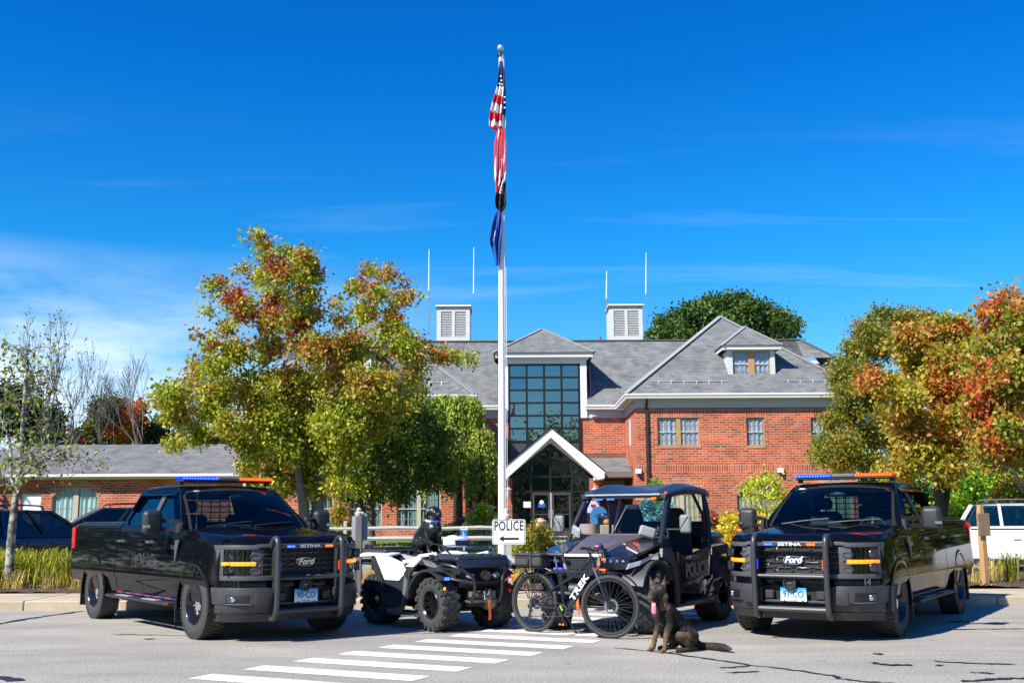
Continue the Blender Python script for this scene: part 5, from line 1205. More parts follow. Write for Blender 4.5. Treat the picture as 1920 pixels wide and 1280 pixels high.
b = MB(); P = spline([(.51, 0, .42), (.53, 0, .34), (.53, .01, .22), (.52, .01, .15)], 5)
for a_, b_ in zip(P, P[1:]): b.bar(a_, b_, .035, .006, up=(1, 0, 0))
b.build('winch_strap', orange, Q, smooth=0)
b = MB(); b.cyl((.44, -.02, .70), (.50, -.02, .70), .055, n=20); wl_ = b.build('spot_lamp', chrome, Q)
b = MB(); b.lathe([(.056, .42), (.066, .44), (.066, .505), (.056, .505)], o=(0, -.02, .70), ax='x', n=20, closed=True); b.box(.40, .50, -.16, .16, .62, .632); b.build('lamp_housing', tubem, Q)
b = MB(); b.box(.38, .42, -.36, .36, .60, .66, c=.01); b.box(.36, .44, -.30, .30, .80, .83, c=.01); b.build('front_crossbar', qdark, Q)
# seat, console, racks, pod
S = []
for (x, z, w_) in ((-1.30, .95, .16), (-1.15, .965, .19), (-.9, .93, .19), (-.7, .93, .15), (-.55, .965, .12)):
    S.append([(x, -w_, z - .10), (x, -w_ * .92, z - .02), (x, -w_ * .5, z), (x, w_ * .5, z), (x, w_ * .92, z - .02), (x, w_, z - .10), (x, w_, .80), (x, -w_, .80)])
MB().loft(S, ring=True).build('seat', mat('vinyl_seat', (.018, .018, .02), .55), Q, smooth=50)
b = MB()
for s in (1, -1): plate3(b, [(-1.08, s * .30, .935), (-.78, s * .34, .80), (-.62, s * .42, .84), (-.66, s * .30, .90)], .05)
b.build('seat_side_cover', mat('grey_cover', (.30, .30, .31), .5), Q, smooth=0)
b = MB(); b.box(-.60, -.10, -.20, .20, .84, .965, c=.03); b.build('console', qdark, Q)
b = MB(); S = []
for (x, z, w_) in ((-.40, .97, .17), (-.30, 1.0, .15), (-.12, 1.0, .12), (-.02, .965, .10)): S.append([(x, -w_, z - .05), (x, -w_ * .7, z), (x, w_ * .7, z), (x, w_, z - .05)])
b.loft(S, ring=True).build('console_cover', qwhite, Q, bev=.006)
b = MB(); b.box(-.08, .40, -.42, .42, .87, .95, c=.03); plate3(b, [(.40, -.40, .90), (.40, .40, .90), (.44, .36, .80), (.44, -.36, .80)], .03); b.build('front_rack_lid', qnavy, Q, bev=.006)
b = MB()
for y in (-.3, -.15, 0, .15, .3): b.box(-.04, .36, y - .02, y + .02, .951, .965)
b.build('rack_rib', qdark, Q, smooth=0)
b = MB(); b.box(-2.0, -1.32, -.43, .43, .955, 1.0, c=.02)
for i in range(7): b.box(-1.95 + i * .09, -1.91 + i * .09, -.40, .40, 1.0, 1.022)
for i in range(5): b.box(-1.97, -1.36, -.36 + i * .17, -.32 + i * .17, 1.0, 1.016)
b.build('rear_rack', qdark, Q, smooth=0)
for (x, y) in ((-1.88, -.36), (-.30, -.50), (-.12, -.50)):
    b = MB(); z = 1.0 if x < -1 else .90; 
    for d in (-.06, .06): b.box(x + d - .018, x + d + .018, y - .03, y + .03, z, z + .065, c=.006)
    b.box(x - .10, x + .10, y - .012, y + .012, z + .02, z + .05, c=.005); b.build('rack_clamp', qdark, Q)
b = MB(); b.box(-2.03, -2.0, -.50, -.42, .925, .95); b.build('tail_lamp', redl, Q)
b = MB(); b.box(-2.05, -1.62, -.40, .40, .78, .85, c=.02); b.build('exhaust_guard', mech, Q)
xs = [(-.38, .10, 1.06, 1.15), (-.33, .135, 1.045, 1.195), (-.22, .145, 1.045, 1.205), (-.11, .135, 1.055, 1.175), (-.08, .12, 1.06, 1.16)]
S = [[(x, -w_, z0 + .03), (x, -w_ * .7, z0), (x, w_ * .7, z0), (x, w_, z0 + .03), (x, w_ * .95, z1 - .03), (x, w_ * .45, z1), (x, -w_ * .45, z1), (x, -w_ * .95, z1 - .03)] for x, w_, z0, z1 in xs]
pod = MB().loft(S, ring=True).build('headlamp_pod', qwhite, Q, bev=.006, smooth=25)
b = MB(); b.prism([(-.10, 1.07), (.10, 1.07), (.12, 1.145), (.04, 1.135), (-.04, 1.135), (-.12, 1.145)], -.10, -.066, 'x'); b.build('pod_lens', mat('navy_lens', (.01, .03, .09), .1, coat=1), pod)
b = MB(); b.tube([(-.25, 0, .95), (-.28, 0, 1.07)], .03, 8); b.box(-.22, -.16, -.02, .02, 1.20, 1.222); b.build('pod_stem', qdark, pod)
b = MB(); b.tube(spline([(-.36, -.12, 1.05), (-.25, -.17, 1.03), (-.18, -.12, .97), (-.2, -.06, .93)], 4), .009, 6); b.tube(spline([(-.38, -.08, 1.07), (-.28, -.12, 1.03), (-.22, -.08, .96)], 4), .007, 6); b.build('control_cable', tubem, Q)
# ================================================================ SIDE-BY-SIDE UTILITY BUGGY
ublack = mat('buggy_black', (.008, .008, .010), .25, coat=.8)
ubronze = mat('buggy_bronze', (.15, .13, .125), .42, metal=.35, coat=.3)
ugrey = mat('buggy_grey', (.045, .048, .052), .45, vary=.15, vscale=10)
roofm = mat('buggy_roof', (.02, .03, .05), .4, coat=.25, vary=.25, vscale=5)
U = empty('police_buggy', (1.14, 14.19, 0), -2.128, 'open-sided black side-by-side police buggy with roof and chunky tyres behind the bicycle', 'utility buggy')
for s in (1, -1):
    wheel(U, 0, s * .66, s, rad=.385, wid=.29, rim=.19, mode='utv', tread=20, lug=.02).rotation_euler = (0, 0, .36)
    wheel(U, -2.15, s * .66, s, rad=.385, wid=.30, rim=.20, mode='utv', tread=20, lug=.02)
    # front side of nose: dark wing either side of the bronze hood
    b = MB(); plate3(b, [(.50, s * .27, .96), (.44, s * .60, .92), (.10, s * .72, 1.02), (-.35, s * .70, 1.10), (-.45, s * .45, 1.18), (.0, s * .34, 1.10)], .03); b.build('nose_wing', ublack, U, bev=.008, smooth=0)
    b = MB(); plate3(b, [(.52, s * .27, .95), (.54, s * .26, .78), (.44, s * .58, .80), (.40, s * .60, .92)], .03); hl = b.build('headlamp_panel', ublack, U, smooth=0)
    b = MB(); plate3(b, [(.555, s * .28, .935), (.56, s * .29, .855), (.44, s * .56, .86), (.30, s * .66, .93), (.36, s * .62, .95)], .02); b.build('headlamp', mat('buggy_lamp', (.05, .06, .08), .08, coat=1, metal=.5), hl)
    for k in range(4): q = V((.55 - k * .035, s * (.33 + k * .07), .895)); MB().ball(q, .03, .022, .022).build('lamp_bulb', chrome, hl)
    b = MB(); plate3(b, [(.50, s * .60, .80), (.36, s * .70, .84), (-.05, s * .76, .96), (-.1, s * .76, .99), (.30, s * .70, .90), (.46, s * .62, .87)], .03); b.build('trim_blade', mat('silver_trim', (.5, .5, .5), .3, metal=.4), U, smooth=0)
    b = MB(); arch(b, 0, .40, .52, 25, 150, s * .50, s * .80, .04, flat=.02); plate3(b, [(-.1, s * .79, .93), (-.38, s * .80, .84), (-.50, s * .80, .60), (-.52, s * .80, .30), (-.62, s * .80, .36), (-.60, s * .79, .80), (-.42, s * .78, 1.04), (-.15, s * .78, 1.04)], .04); b.build('front_mudguard', ugrey, U, smooth=20)
    b = MB(); arch(b, -2.15, .42, .50, 40, 165, s * .50, s * .82, .035, flat=.03); b.build('rear_mudguard', ugrey, U, smooth=20)
    b = MB(); plate3(b, [(-1.86, s * .80, 1.02), (-2.34, s * .81, 1.05), (-2.48, s * .82, .86), (-2.42, s * .83, .80), (-2.28, s * .83, .92), (-2.02, s * .83, .90), (-1.84, s * .82, .56), (-1.76, s * .81, .55)], .04); b.build('flare_panel', ugrey, U, smooth=0)
    # door
    b = MB(); plate3(b, [(-.62, s * .79, .98), (-.62, s * .80, .46), (-1.30, s * .80, .42), (-1.62, s * .80, .58), (-1.72, s * .79, .96), (-1.62, s * .78, 1.02), (-1.0, s * .785, .93), (-.75, s * .785, .93)], .05)
    d = b.build('door', ublack, U, bev=.008)
    vs, fs = text_mb('POLICE', .24, .002, sx=.95, bold=.009); mt = fmat(V((-1.17, s * .829, .74)), (-s, 0, .03), (0, 0, 1)); L = MB(); L.add([mt @ q for q in vs], fs)
    vs, fs = text_mb('COLCHESTER', .07, .002, sx=1.0, bold=.001); mt = fmat(V((-1.08, s * .829, .90)), (-s, 0, .03), (0, 0, 1)); L.add([mt @ q for q in vs], fs); L.build('police_lettering', mat('bronze_letter', (.36, .25, .19), .5), d, smooth=0)
    b = MB(); plate3(b, [(-1.05, s * .828, .58), (-1.55, s * .828, .74), (-1.50, s * .828, .66), (-1.2, s * .828, .55)], .006); b.build('door_graphic', mat('pale_graphic', (.35, .33, .3), .5), d, smooth=0)
    # cage
    b = MB(); b.tube(spline([(-.30, s * .68, 1.04), (-.42, s * .67, 1.22), (-.78, s * .60, 1.74)], 4), .034, 8); b.tube([(-.50, s * .66, 1.22), (-.92, s * .60, 1.74)], .018, 6); b.build('a_pillar', tubem, U)
    b = MB(); b.tube([(-.78, s * .60, 1.74), (-1.3, s * .62, 1.82), (-1.95, s * .62, 1.80)], .026, 8); b.build('roof_tube', tubem, U)
    b = MB(); b.tube(spline([(-1.95, s * .62, 1.80), (-1.93, s * .70, 1.5), (-1.85, s * .74, 1.1), (-1.80, s * .74, .8)], 4), .034, 8); b.tube([(-1.50, s * .64, 1.80), (-1.70, s * .72, 1.46), (-1.72, s * .74, 1.0)], .022, 8); b.tube([(-2.1, s * .6, 1.1), (-1.98, s * .62, 1.70)], .02, 8); b.build('rear_pillar', tubem, U)
    b = MB(); b.tube(spline([(-.72, s * .70, .34), (-1.0, s * .86, .34), (-1.3, s * .88, .36), (-1.55, s * .88, .56), (-1.9, s * .86, .60)], 4), .022, 8); b.tube([(-.70, s * .84, .33), (-1.85, s * .84, .36)], .022, 8); b.tube([(-1.85, s * .84, .36), (-1.9, s * .86, .60)], .02, 8); b.build('rock_slider', tubem, U)
    b = MB(); b.box(-1.9, -.55, s * .50, s * .82, .28, .32); b.build('floor_edge', qdark, U, smooth=0)
    # mirrors: two on the near side in the photo, built as pairs
    b = MB(); b.box(-.60, -.535, s * .86, s * 1.02, 1.22, 1.46, c=.025); m_ = b.build('wing_mirror', mat('mirror_shell', (.20, .205, .21), .5), U, bev=.012)
    b = MB(); b.tube([(-.50, s * .68, 1.27), (-.56, s * .88, 1.27)], .014, 6); b.ball((-.50, s * .68, 1.27), .028); b.tube([(-.54, s * .855, 1.25), (-.53, s * .99, 1.44)], .006, 5); b.build('mirror_arm', tubem, m_)
    b = MB(); mt = M4.Translation((-.30, s * .52, 1.24)) @ M4.Rotation(s * .6, 4, 'Z') @ M4.Rotation(-.3, 4, 'X'); b.box(-.02, .03, -.11, .11, -.07, .07, mtx=mt, c=.025); b.build('inner_mirror', mat('pale_mirror_shell', (.28, .29, .30), .5), U, bev=.012)
    b = MB(); b.tube([(-.34, s * .53, 1.24), (-.42, s * .66, 1.25)], .012, 6); b.build('mirror_stem', tubem, U)
    for (ax, ay) in ((0, .45), (-2.15, .42)):
        b = MB(); b.tube([(ax + .15, s * .15, .36), (ax, s * ay, .34)], .02, 6); b.tube([(ax - .2, s * .15, .36), (ax, s * ay, .34)], .02, 6); b.tube([(ax + .05, s * .2, .55), (ax, s * ay, .45)], .018, 6); b.build('suspension_arm', mech, U)
        b = MB(); P = [V((ax - .05, s * .36, .84)), V((ax, s * (ay + .0), .42))]; b.cyl(P[0], P[1], .022); b.tube([P[0].lerp(P[1], t / 60) + V((cos(t * .95) * .05, sin(t * .95) * .05, 0)) for t in range(5, 56)], .009, 5); b.build('shock_absorber', mat('shock_bronze', (.25, .17, .08), .35, metal=.6), U)
    q = MB(); q.loft([[(x + .05 * t, s * .33 + w_ * cos(a), z + .05 * sin(a) * 0) for a in ()] or [V((-1.60 + dx_ - .08 * (z - .7), s * .33 + yy, z)) for dx_, yy in ((0, -w_), (-.07, -w_ * .8), (-.09, 0), (-.07, w_ * .8), (0, w_), (.05, w_ * .85), (.02, 0), (.05, -w_ * .85))] for z, w_, t in ((.70, .25, 0), (.95, .26, 0), (1.15, .25, 0), (1.28, .22, 0), (1.38, .165, 0), (1.46, .14, 0), (1.52, .12, 0), (1.555, .07, 0))], ring=True); q.box(-1.55, -1.0, s * .33 - .25, s * .33 + .25, .60, .76, c=.05); q.build('bucket_seat', seatm, U, smooth=60)
    b = MB(); b.bar((-1.60, s * .22, 1.30), (-1.30, s * .45, .78), .05, .008); b.build('seat_belt', qdark, U, smooth=0)
    # warning lights
for s, m in ((-1, bluee), (1, rede)):
    for k in (.22, .40): MB().box(-.735, -.72, s * k - .055, s * k + .055, 1.665, 1.69).build('visor_light', m, U, smooth=0)
    MB().box(.60, .615, s * .30 - .06, s * .30 + .06, .775, .805).build('grille_light', m, U, smooth=0)
# hood, grille
S = []
for (x, z, w_) in ((.52, .965, .25), (.46, 1.0, .26), (.15, 1.10, .31), (-.2, 1.17, .40), (-.48, 1.21, .46)):
    S.append([(x, -w_, z - .06), (x, -w_ * .82, z - .005), (x, -w_ * .4, z), (x, w_ * .4, z), (x, w_ * .82, z - .005), (x, w_, z - .06)])
b = MB(); b.loft([q + [(p[0], p[1] * .95, p[2] - .05) for p in reversed(q)] for q in S], ring=True); b.build('hood', ubronze, U, bev=.006, smooth=20)
b = MB(); b.prism([(-.27, .955), (.27, .955), (.20, .78), (-.20, .78)], .50, .53, 'x'); g_ = b.build('grille', trimb, U, smooth=0)
b = MB()
for k in range(7): z = .80 + k * .022; b.box(.53, .538, -.21 - k * .007, .21 + k * .007, z, z + .007)
for k in range(14): y = -.24 + .48 * k / 13; b.box(.531, .536, y, y + .006, .79, .95)
b.build('grille_mesh', ugrey, g_, smooth=0)
b = MB(); plate3(b, [(.545, -.29, .975), (.545, .29, .975), (.56, .24, .945), (.56, -.24, .945)], .02); b.build('grille_lip', mat('pale_gold', (.42, .36, .28), .4, metal=.3), U, smooth=0)
for s in (1, -1): b = MB(); plate3(b, [(.54, s * .29, .975), (.56, s * .24, .945), (.55, s * .20, .78), (.545, s * .24, .80)], .02); b.build('grille_lip', MATS['pale_gold'], U, smooth=0)
b = MB(); b.box(-.55, .50, -.30, .30, .42, .95); b.box(-1.95, -.5, -.48, .48, .26, .50); b.box(-2.6, -1.8, -.4, .4, .35, .80); b.box(.3, .55, -.22, .22, .35, .78, c=.03); b.build('body_tub', trimb, U, smooth=0)
b = MB(); b.tube(spline([(.42, -.55, .55), (.58, -.50, .72), (.66, -.3, .77), (.68, 0, .77), (.66, .3, .77), (.58, .50, .72), (.42, .55, .55)], 5), .024, 8); b.tube([(.62, -.2, .45), (.66, -.24, .77)], .02, 8); b.tube([(.62, .2, .45), (.66, .24, .77)], .02, 8); b.tube([(.62, -.35, .50), (.62, .35, .50)], .024, 8); b.build('front_bumper', tubem, U)
b = MB(); b.cyl((.62, -.12, .56), (.62, .12, .56), .05); b.box(.58, .66, -.16, .16, .49, .51); b.build('winch', mech, U)
b = MB(); b.bar((.70, .02, .50), (.71, .03, .34), .035, .006, up=(1, 0, 0)); b.bar((.71, .03, .34), (.70, .05, .26), .035, .006, up=(1, 0, 0)); b.build('winch_strap', orange, U, smooth=0)
b = MB(); b.box(.35, .6, -.28, .28, .30, .33); b.build('skid_plate', MATS['silver_trim'], U, smooth=0)
b = MB(); b.box(.48, .50, .46, .52, .66, .70, c=.006); b.box(.48, .50, -.52, -.46, .66, .70, c=.006); b.build('side_marker', mat('dim_amber', (.5, .2, .03), .3), U)
# windscreen, dash, roof
b = MB(); b.quad((-.44, -.62, 1.21), (-.44, .62, 1.21), (-.77, .56, 1.73), (-.77, -.56, 1.73)); b.build('windscreen', glass_mat('buggy_screen', (.75, .85, 1.0), .0, 1.4, .8), U, smooth=0)
b = MB(); b.tube([(-.44, -.62, 1.20), (-.44, .62, 1.20)], .018, 6); b.tube([(-.78, -.60, 1.745), (-.78, .60, 1.745)], .022, 8); b.tube([(-.47, -.05, 1.24), (-.50, -.02, 1.32), (-.66, .06, 1.58)], .008, 5); b.build('screen_frame', tubem, U)
b = MB(); b.box(-.80, -.5, -.62, .62, .95, 1.20, c=.05); b.build('dashboard', qdark, U)
b = MB(); mt = M4.Translation((-1.0, .33, 1.16)) @ M4.Rotation(R(60), 4, 'Y'); b.tube([mt @ V((.17 * cos(a), .17 * sin(a), 0)) for a in [2 * pi * i / 20 for i in range(20)]], .016, 6, closed=True); b.bar(mt @ V((-.16, 0, 0)), mt @ V((.16, 0, 0)), .03); b.build('steering_wheel', tubem, U)
b = MB(); b.box(-.78, -.73, -.02, .20, 1.52, 1.60, c=.02); b.tube([(-.76, .09, 1.6), (-.78, .09, 1.72)], .01, 6); b.build('rear_view_mirror', qdark, U)
def rsec(x, hw, z, dz): return [(x, -hw, z - dz), (x, -hw * .97, z - dz * .55), (x, -hw * .72, z), (x, -hw * .66, z - .018), (x, hw * .66, z - .018), (x, hw * .72, z), (x, hw * .97, z - dz * .55), (x, hw, z - dz)]
S = [rsec(-.66, .64, 1.755, .04), rsec(-.80, .67, 1.80, .05), rsec(-1.2, .70, 1.885, .09), rsec(-1.6, .70, 1.90, .10), rsec(-2.0, .68, 1.87, .09), rsec(-2.15, .66, 1.82, .07)]
b = MB(); b.loft([q + [(p[0], p[1] * .97, p[2] - .06) for p in reversed(q)] for q in S], ring=True); b.build('roof', roofm, U, bev=.008, smooth=25)
b = MB(); b.box(-.665, -.63, -.56, .56, 1.715, 1.74, c=.006); b.build('roof_visor', MATS['silver_trim'], U, smooth=0)
b = MB(); b.box(-.69, -.64, .62, .66, 1.73, 1.76, c=.006); b.build('roof_marker', rede if False else mat('orange_marker', (.8, .12, .05), .4), U)
b = MB(); b.box(-2.72, -1.95, -.66, .66, .98, 1.22, c=.06); b.build('cargo_box', ublack, U, bev=.02)
b = MB(); b.tube([(-1.95, -.6, 1.34), (-2.3, -.6, 1.34), (-2.3, .6, 1.34), (-1.95, .6, 1.34)], .03, 8); b.tube([(-2.3, .5, 1.34), (-2.2, .5, 1.12)], .02, 6); b.tube([(-2.3, -.5, 1.34), (-2.2, -.5, 1.12)], .02, 6); b.build('cargo_rail', tubem, U)
b = MB()
for dx, dy in ((0, 0), (.03, -.06)): b.tube([(-.36, -.74 + dy, 1.0), (-.42 + dx, -.86 + dy, 1.38)], .005, 5)
b.build('whip_antenna', tubem, U)
b = MB(); b.quad((-2.0, -.62, 1.2), (-2.0, .62, 1.2), (-1.98, .6, 1.3), (-1.98, -.6, 1.3)); b.box(-2.0, -1.96, -.64, .64, 1.0, 1.36); b.build('rear_panel', qdark, U, smooth=0)
# ================================================================ POLICE BICYCLE
B = empty('police_bicycle', (.27, 14.05, 0), R(-41), 'black police bicycle with white down-tube lettering, leaning on its stand before the buggy', 'bicycle')
fblk = mat('bike_frame_black', (.008, .009, .014), .25, coat=.7)
btyre = mat('bike_tyre', (.035, .036, .037), .75, vary=.2, vscale=20)
brim = mat('bike_rim', (.02, .02, .022), .35)
spokem = mat('spoke_steel', (.35, .36, .38), .3, metal=.9)
def bike_wheel(x, steer, nm='wheel'):
    w = empty(nm, (x, 0, .372), steer); w.parent = B; t = MB()
    Rr, rr = .348, .024; n, k = 56, 10; vs = []
    for i in range(n):
        a = 2 * pi * i / n
        for j in range(k): b = 2 * pi * j / k; r_ = Rr + rr * cos(b); vs.append((r_ * cos(a), rr * .95 * sin(b), r_ * sin(a)))
    t.add(vs, [(i * k + j, i * k + (j + 1) % k, ((i + 1) % n) * k + (j + 1) % k, ((i + 1) % n) * k + j) for i in range(n) for j in range(k)])
    for i in range(64):
        for s in (-1, 0, 1):
            m = M4.Rotation(-2 * pi * (i + .5 * (s == 0)) / 64, 4, 'Y') @ M4.Translation((0, s * .013, Rr + rr - .004 - .004 * abs(s))); t.box(-.009, .009, -.005, .005, 0, .007, mtx=m)
    t.build('tyre', btyre, w, smooth=50)
    r = MB(); r.lathe([(.320, -.014), (.300, -.010), (.297, 0), (.300, .010), (.320, .014), (.324, 0)], ax='y', n=56, closed=True); r.build('rim', brim, w, smooth=50)
    h = MB()
    for i in range(28):
        a = 2 * pi * i / 28; s = 1 if i % 2 else -1; d = .32 * (1 if (i // 2) % 2 else -1)
        h.tube([(cos(a + d) * .028, s * .028, sin(a + d) * .028), (cos(a) * .300, 0, sin(a) * .300)], .0013, 4, cap=False)
    h.build('spoke', spokem, w, smooth=0)
    h = MB(); h.cyl((0, -.06, 0), (0, .06, 0), .018); h.cyl((0, -.035, 0), (0, -.030, 0), .034); h.cyl((0, .030, 0), (0, .035, 0), .034); h.build('hub', brim, w)
    h = MB(); h.lathe([(.062, .040), (.09, .040), (.09, .042), (.062, .042)], ax='y', n=30, closed=True)
    for i in range(6): a = 2 * pi * i / 6; h.bar((cos(a) * .02, .041, sin(a) * .02), (cos(a + .5) * .068, .041, sin(a + .5) * .068), .01, .003)
    h.build('brake_disc', spokem, w)
    return w
bike_wheel(0, 0); bike_wheel(1.18, R(15))
hd0, hd1 = V((.915, 0, .955)), V((.965, 0, .83)); BBp = V((.50, 0, .30)); stp = V((.375, 0, .80))
f = MB()
f.tube(spline([hd1 + V((-.01, 0, .03)), (.80, 0, .63), BBp + V((.05, 0, .03))], 5), [.040, .043, .045, .046, .047, .048, .050, .052, .052, .05, .045][:11], 12)
f.tube(spline([hd0 + V((0, 0, -.02)), (.66, 0, .74), (.41, 0, .60)], 4), .022, 10)
f.tube([stp, BBp + V((0, 0, 0))], .019, 10); f.tube([hd0, hd1], .028, 12); f.ball(BBp + V((.03, 0, -.01)), .085, .055, .075)
for s in (1, -1): f.tube([(.42, s * .015, .60), (.2, s * .055, .48), (.0, s * .062, .39)], .011, 8); f.tube([(.47, s * .045, .31), (.2, s * .06, .335), (.0, s * .062, .37)], .014, 8)
f.build('frame', fblk, B, smooth=60)
d = ((BBp + V((.05, 0, .03))) - hd1).normalized(); vs, fs = text_mb('TREK', .172, .001, sx=.92, bold=.006, space=1.04)
mid = hd1.lerp(BBp + V((.05, 0, .03)), .50); rt = -V((d.x, 0, d.z)); upv = V((rt.z * -1, 0, rt.x)); 
if upv.z < 0: upv = -upv
vs2 = []
for q in vs:
    zz_ = q.z; yy = -.052 + .0 - .0; 
    vs2.append(mid + rt * q.x + V((-rt.z, 0, rt.x)) * zz_ * .62 + V((0, -sqrt(max(.0001, .0565 ** 2 - (zz_ * .5) ** 2)) - .002 + (q.y * .5), 0)))
L = MB(); L.add(vs2, fs); L.build('frame_lettering', mat('bike_white', (.85, .85, .85), .5), B, smooth=0)
# fork, steered with the bars
FK = empty('fork', hd1, R(15)); FK.parent = B; ax_ = V((1.18 - .965, 0, .372 - .83))
for s in (1, -1):
    f = MB(); f.tube([V((.0, s * .058, .0)), ax_ * .45 + V((0, s * .06, 0))], .0165, 10); f.build('stanchion', spokem, FK)
    f = MB(); f.tube([ax_ * .40 + V((0, s * .06, 0)), ax_ + V((-.012, s * .062, 0))], [.024, .019], 10); f.build('fork_leg', fblk, FK)
f = MB(); f.tube([(0, -.07, .0), (0, .07, .0)], .022, 8); f.tube([ax_ * .42 + V((-.03, -.06, 0)), ax_ * .40 + V((-.045, 0, .05)), ax_ * .42 + V((-.03, .06, 0))], .014, 6); f.tube([(-.01, 0, 0), (-.06, 0, .15), (-.075, 0, .19)], .018, 8); f.tube([(-.07, 0, .18), (.01, 0, .20)], .018, 8); f.build('fork_crown', fblk, FK)
f = MB(); f.tube(spline([(-.04, -.36, .235), (.0, -.25, .23), (.01, -.05, .20), (.01, .05, .20), (.0, .25, .23), (-.04, .36, .235)], 5), .013, 8); hb_ = f.build('handlebar', fblk, FK)
for s in (1, -1):
    f = MB(); f.tube([(-.043, s * .37, .236), (-.02, s * .26, .232)], .019, 8); f.build('grip', rubber, hb_)
    f = MB(); f.tube(spline([(.01, s * .24, .225), (.04, s * .28, .21), (.035, s * .36, .205)], 4), .006, 6); f.box(-.01, .03, s * .18, s * .225, .20, .25, c=.006); f.tube([(.0, s * .15, .22), (.05, s * .13, .26), (.03, 0, .2)], .004, 5); f.build('brake_lever', qdark, hb_)
f = MB(); f.box(.0, .05, -.06, .05, .225, .245, c=.005); f.box(.01, .06, .07, .13, .23, .28, c=.01); f.tube(spline([(.02, .1, .22), (.1, .05, .12), (.03, .0, -.02)], 4), .004, 5); f.tube(spline([(.02, -.12, .22), (.12, -.04, .15), (.06, .02, .0)], 4), .004, 5); f.build('handlebar_display', qdark, hb_)
MB().box(.02, .045, -.025, -.005, .245, .26).build('red_switch_light', rede, hb_, smooth=0)
MB().box(.02, .045, .0, .02, .245, .26).build('blue_switch_light', bluee, hb_, smooth=0)
f = MB(); f.box(.075, .09, .035, .13, .075, .105, c=.003); hl_ = f.build('red_warning_light', rede, FK); f = MB(); f.box(.05, .074, .03, .135, .06, .115, c=.005); f.tube([(.06, .05, .1), (.01, .04, .2)], .006, 5); f.build('light_bracket', qdark, FK)
f = MB()
for i in range(17):
    t = R(35 + 118 * i / 16); 
S = []
for i in range(19):
    t = R(28 + 125 * i / 18); c_, s_ = cos(t), sin(t); S.append([(ax_.x + .400 * c_, -.030, ax_.z + .400 * s_ + .0), (ax_.x + .412 * c_, 0, ax_.z + .412 * s_), (ax_.x + .400 * c_, .030, ax_.z + .400 * s_), (ax_.x + .396 * c_, .0, ax_.z + .396 * s_)])
f.loft(S, ring=True); f.tube([(ax_.x + .40 * cos(R(150)), 0, ax_.z + .40 * sin(R(150))), ax_ + V((0, -.06, 0))], .003, 5); f.build('front_mudguard', fblk, FK)
# rear mudguard, rack, post, saddle, drive train, stand
f = MB(); S = []
for i in range(23):
    t = R(-5 + 165 * i / 22); c_, s_ = cos(t), sin(t); S.append([(.400 * c_, -.030, .372 + .400 * s_), (.412 * c_, 0, .372 + .412 * s_), (.400 * c_, .030, .372 + .400 * s_), (.396 * c_, .0, .372 + .396 * s_)])
f.loft(S, ring=True).build('rear_mudguard', fblk, B)
f = MB(); z = .80
for s in (1, -1):
    f.tube([(-.24, s * .06, z), (.22, s * .05, z)], .007, 6); f.tube([(-.20, s * .06, z), (-.04, s * .075, .42)], .006, 6); f.tube([(.12, s * .055, z), (.0, s * .075, .42)], .006, 6); f.tube([(-.10, s * .06, z), (-.02, s * .075, .42)], .006, 6); f.tube([(.22, s * .05, z), (.39, s * .02, .74)], .006, 6)
for x in (-.24, -.1, .06, .22): f.tube([(x, -.058, z), (x, .058, z)], .006, 6)
f.build('rack', fblk, B)
f = MB(); f.box(-.415, -.40, -.02, .02, .48, .52, c=.004); f.build('rear_reflector', redl, B)
f = MB(); f.tube([stp, (.34, 0, .95)], .014, 8); f.build('seat_post', spokem, B)
S = [[(x, w_ * cos(a), zz_ + (.022 if sin(a) > 0 else .03) * sin(a)) for a in [2 * pi * i / 12 for i in range(12)]] for x, w_, zz_ in ((.20, .06, .985), (.24, .078, .98), (.32, .055, .975), (.40, .028, .975), (.475, .016, .97), (.485, .006, .965))]
MB().loft(S, ring=True).build('saddle', mat('saddle_vinyl', (.02, .022, .028), .4), B, smooth=60)
f = MB(); f.lathe([(.055, -.068), (.072, -.068), (.072, -.062), (.055, -.062)], o=(.50, 0, .30), ax='y', n=32, closed=True)
for i in range(5): a = 2 * pi * i / 5; f.bar((.50, -.065, .30), (.50 + .06 * cos(a), -.065, .30 + .06 * sin(a)), .012, .004)
for i in range(32): a = 2 * pi * i / 32; f.box(-.003, .003, -.067, -.063, .071, .077, mtx=M4.Translation((.5, 0, .3)) @ M4.Rotation(-a, 4, 'Y'))
f.build('chainring', qdark, B)
f = MB()
for k, r_ in enumerate((.022, .028, .034, .040, .047, .054, .062)): f.cyl((0, -.062 + k * .004, .372), (0, -.060 + k * .004, .372), r_, n=20)
f.build('cassette', spokem, B)
f = MB(); f.tube([(.52, -.065, .372), (0, -.055, .42)], .004, 4); f.tube([(.50, -.065, .228), (-.02, -.055, .20), (.03, -.055, .27), (-.03, -.055, .32)], .004, 4); f.build('chain', mat('chain_steel', (.12, .11, .1), .4, metal=.8), B)
f = MB(); f.bar((0, -.068, .35), (-.03, -.068, .21), .02, .02); f.cyl((-.03, -.075, .20), (-.03, -.06, .20), .022); f.cyl((.0, -.075, .27), (.0, -.06, .27), .018); f.box(-.05, .02, -.085, -.06, .30, .35, c=.008); f.build('rear_derailleur', qdark, B)
f = MB(); f.bar((.50, -.08, .30), (.54, -.085, .145), .022, .012); f.box(.50, .60, -.15, -.09, .128, .15, c=.005); f.build('crank', qdark, B)
f = MB(); f.bar((.50, .08, .30), (.46, .085, .455), .022, .012); f.box(.42, .52, .09, .15, .44, .46, c=.005); f.build('crank', qdark, B)
f = MB(); f.box(.52, .535, -.152, -.149, .13, .146); f.box(.57, .585, -.152, -.149, .13, .146); f.build('pedal_reflector', amber, B, smooth=0)
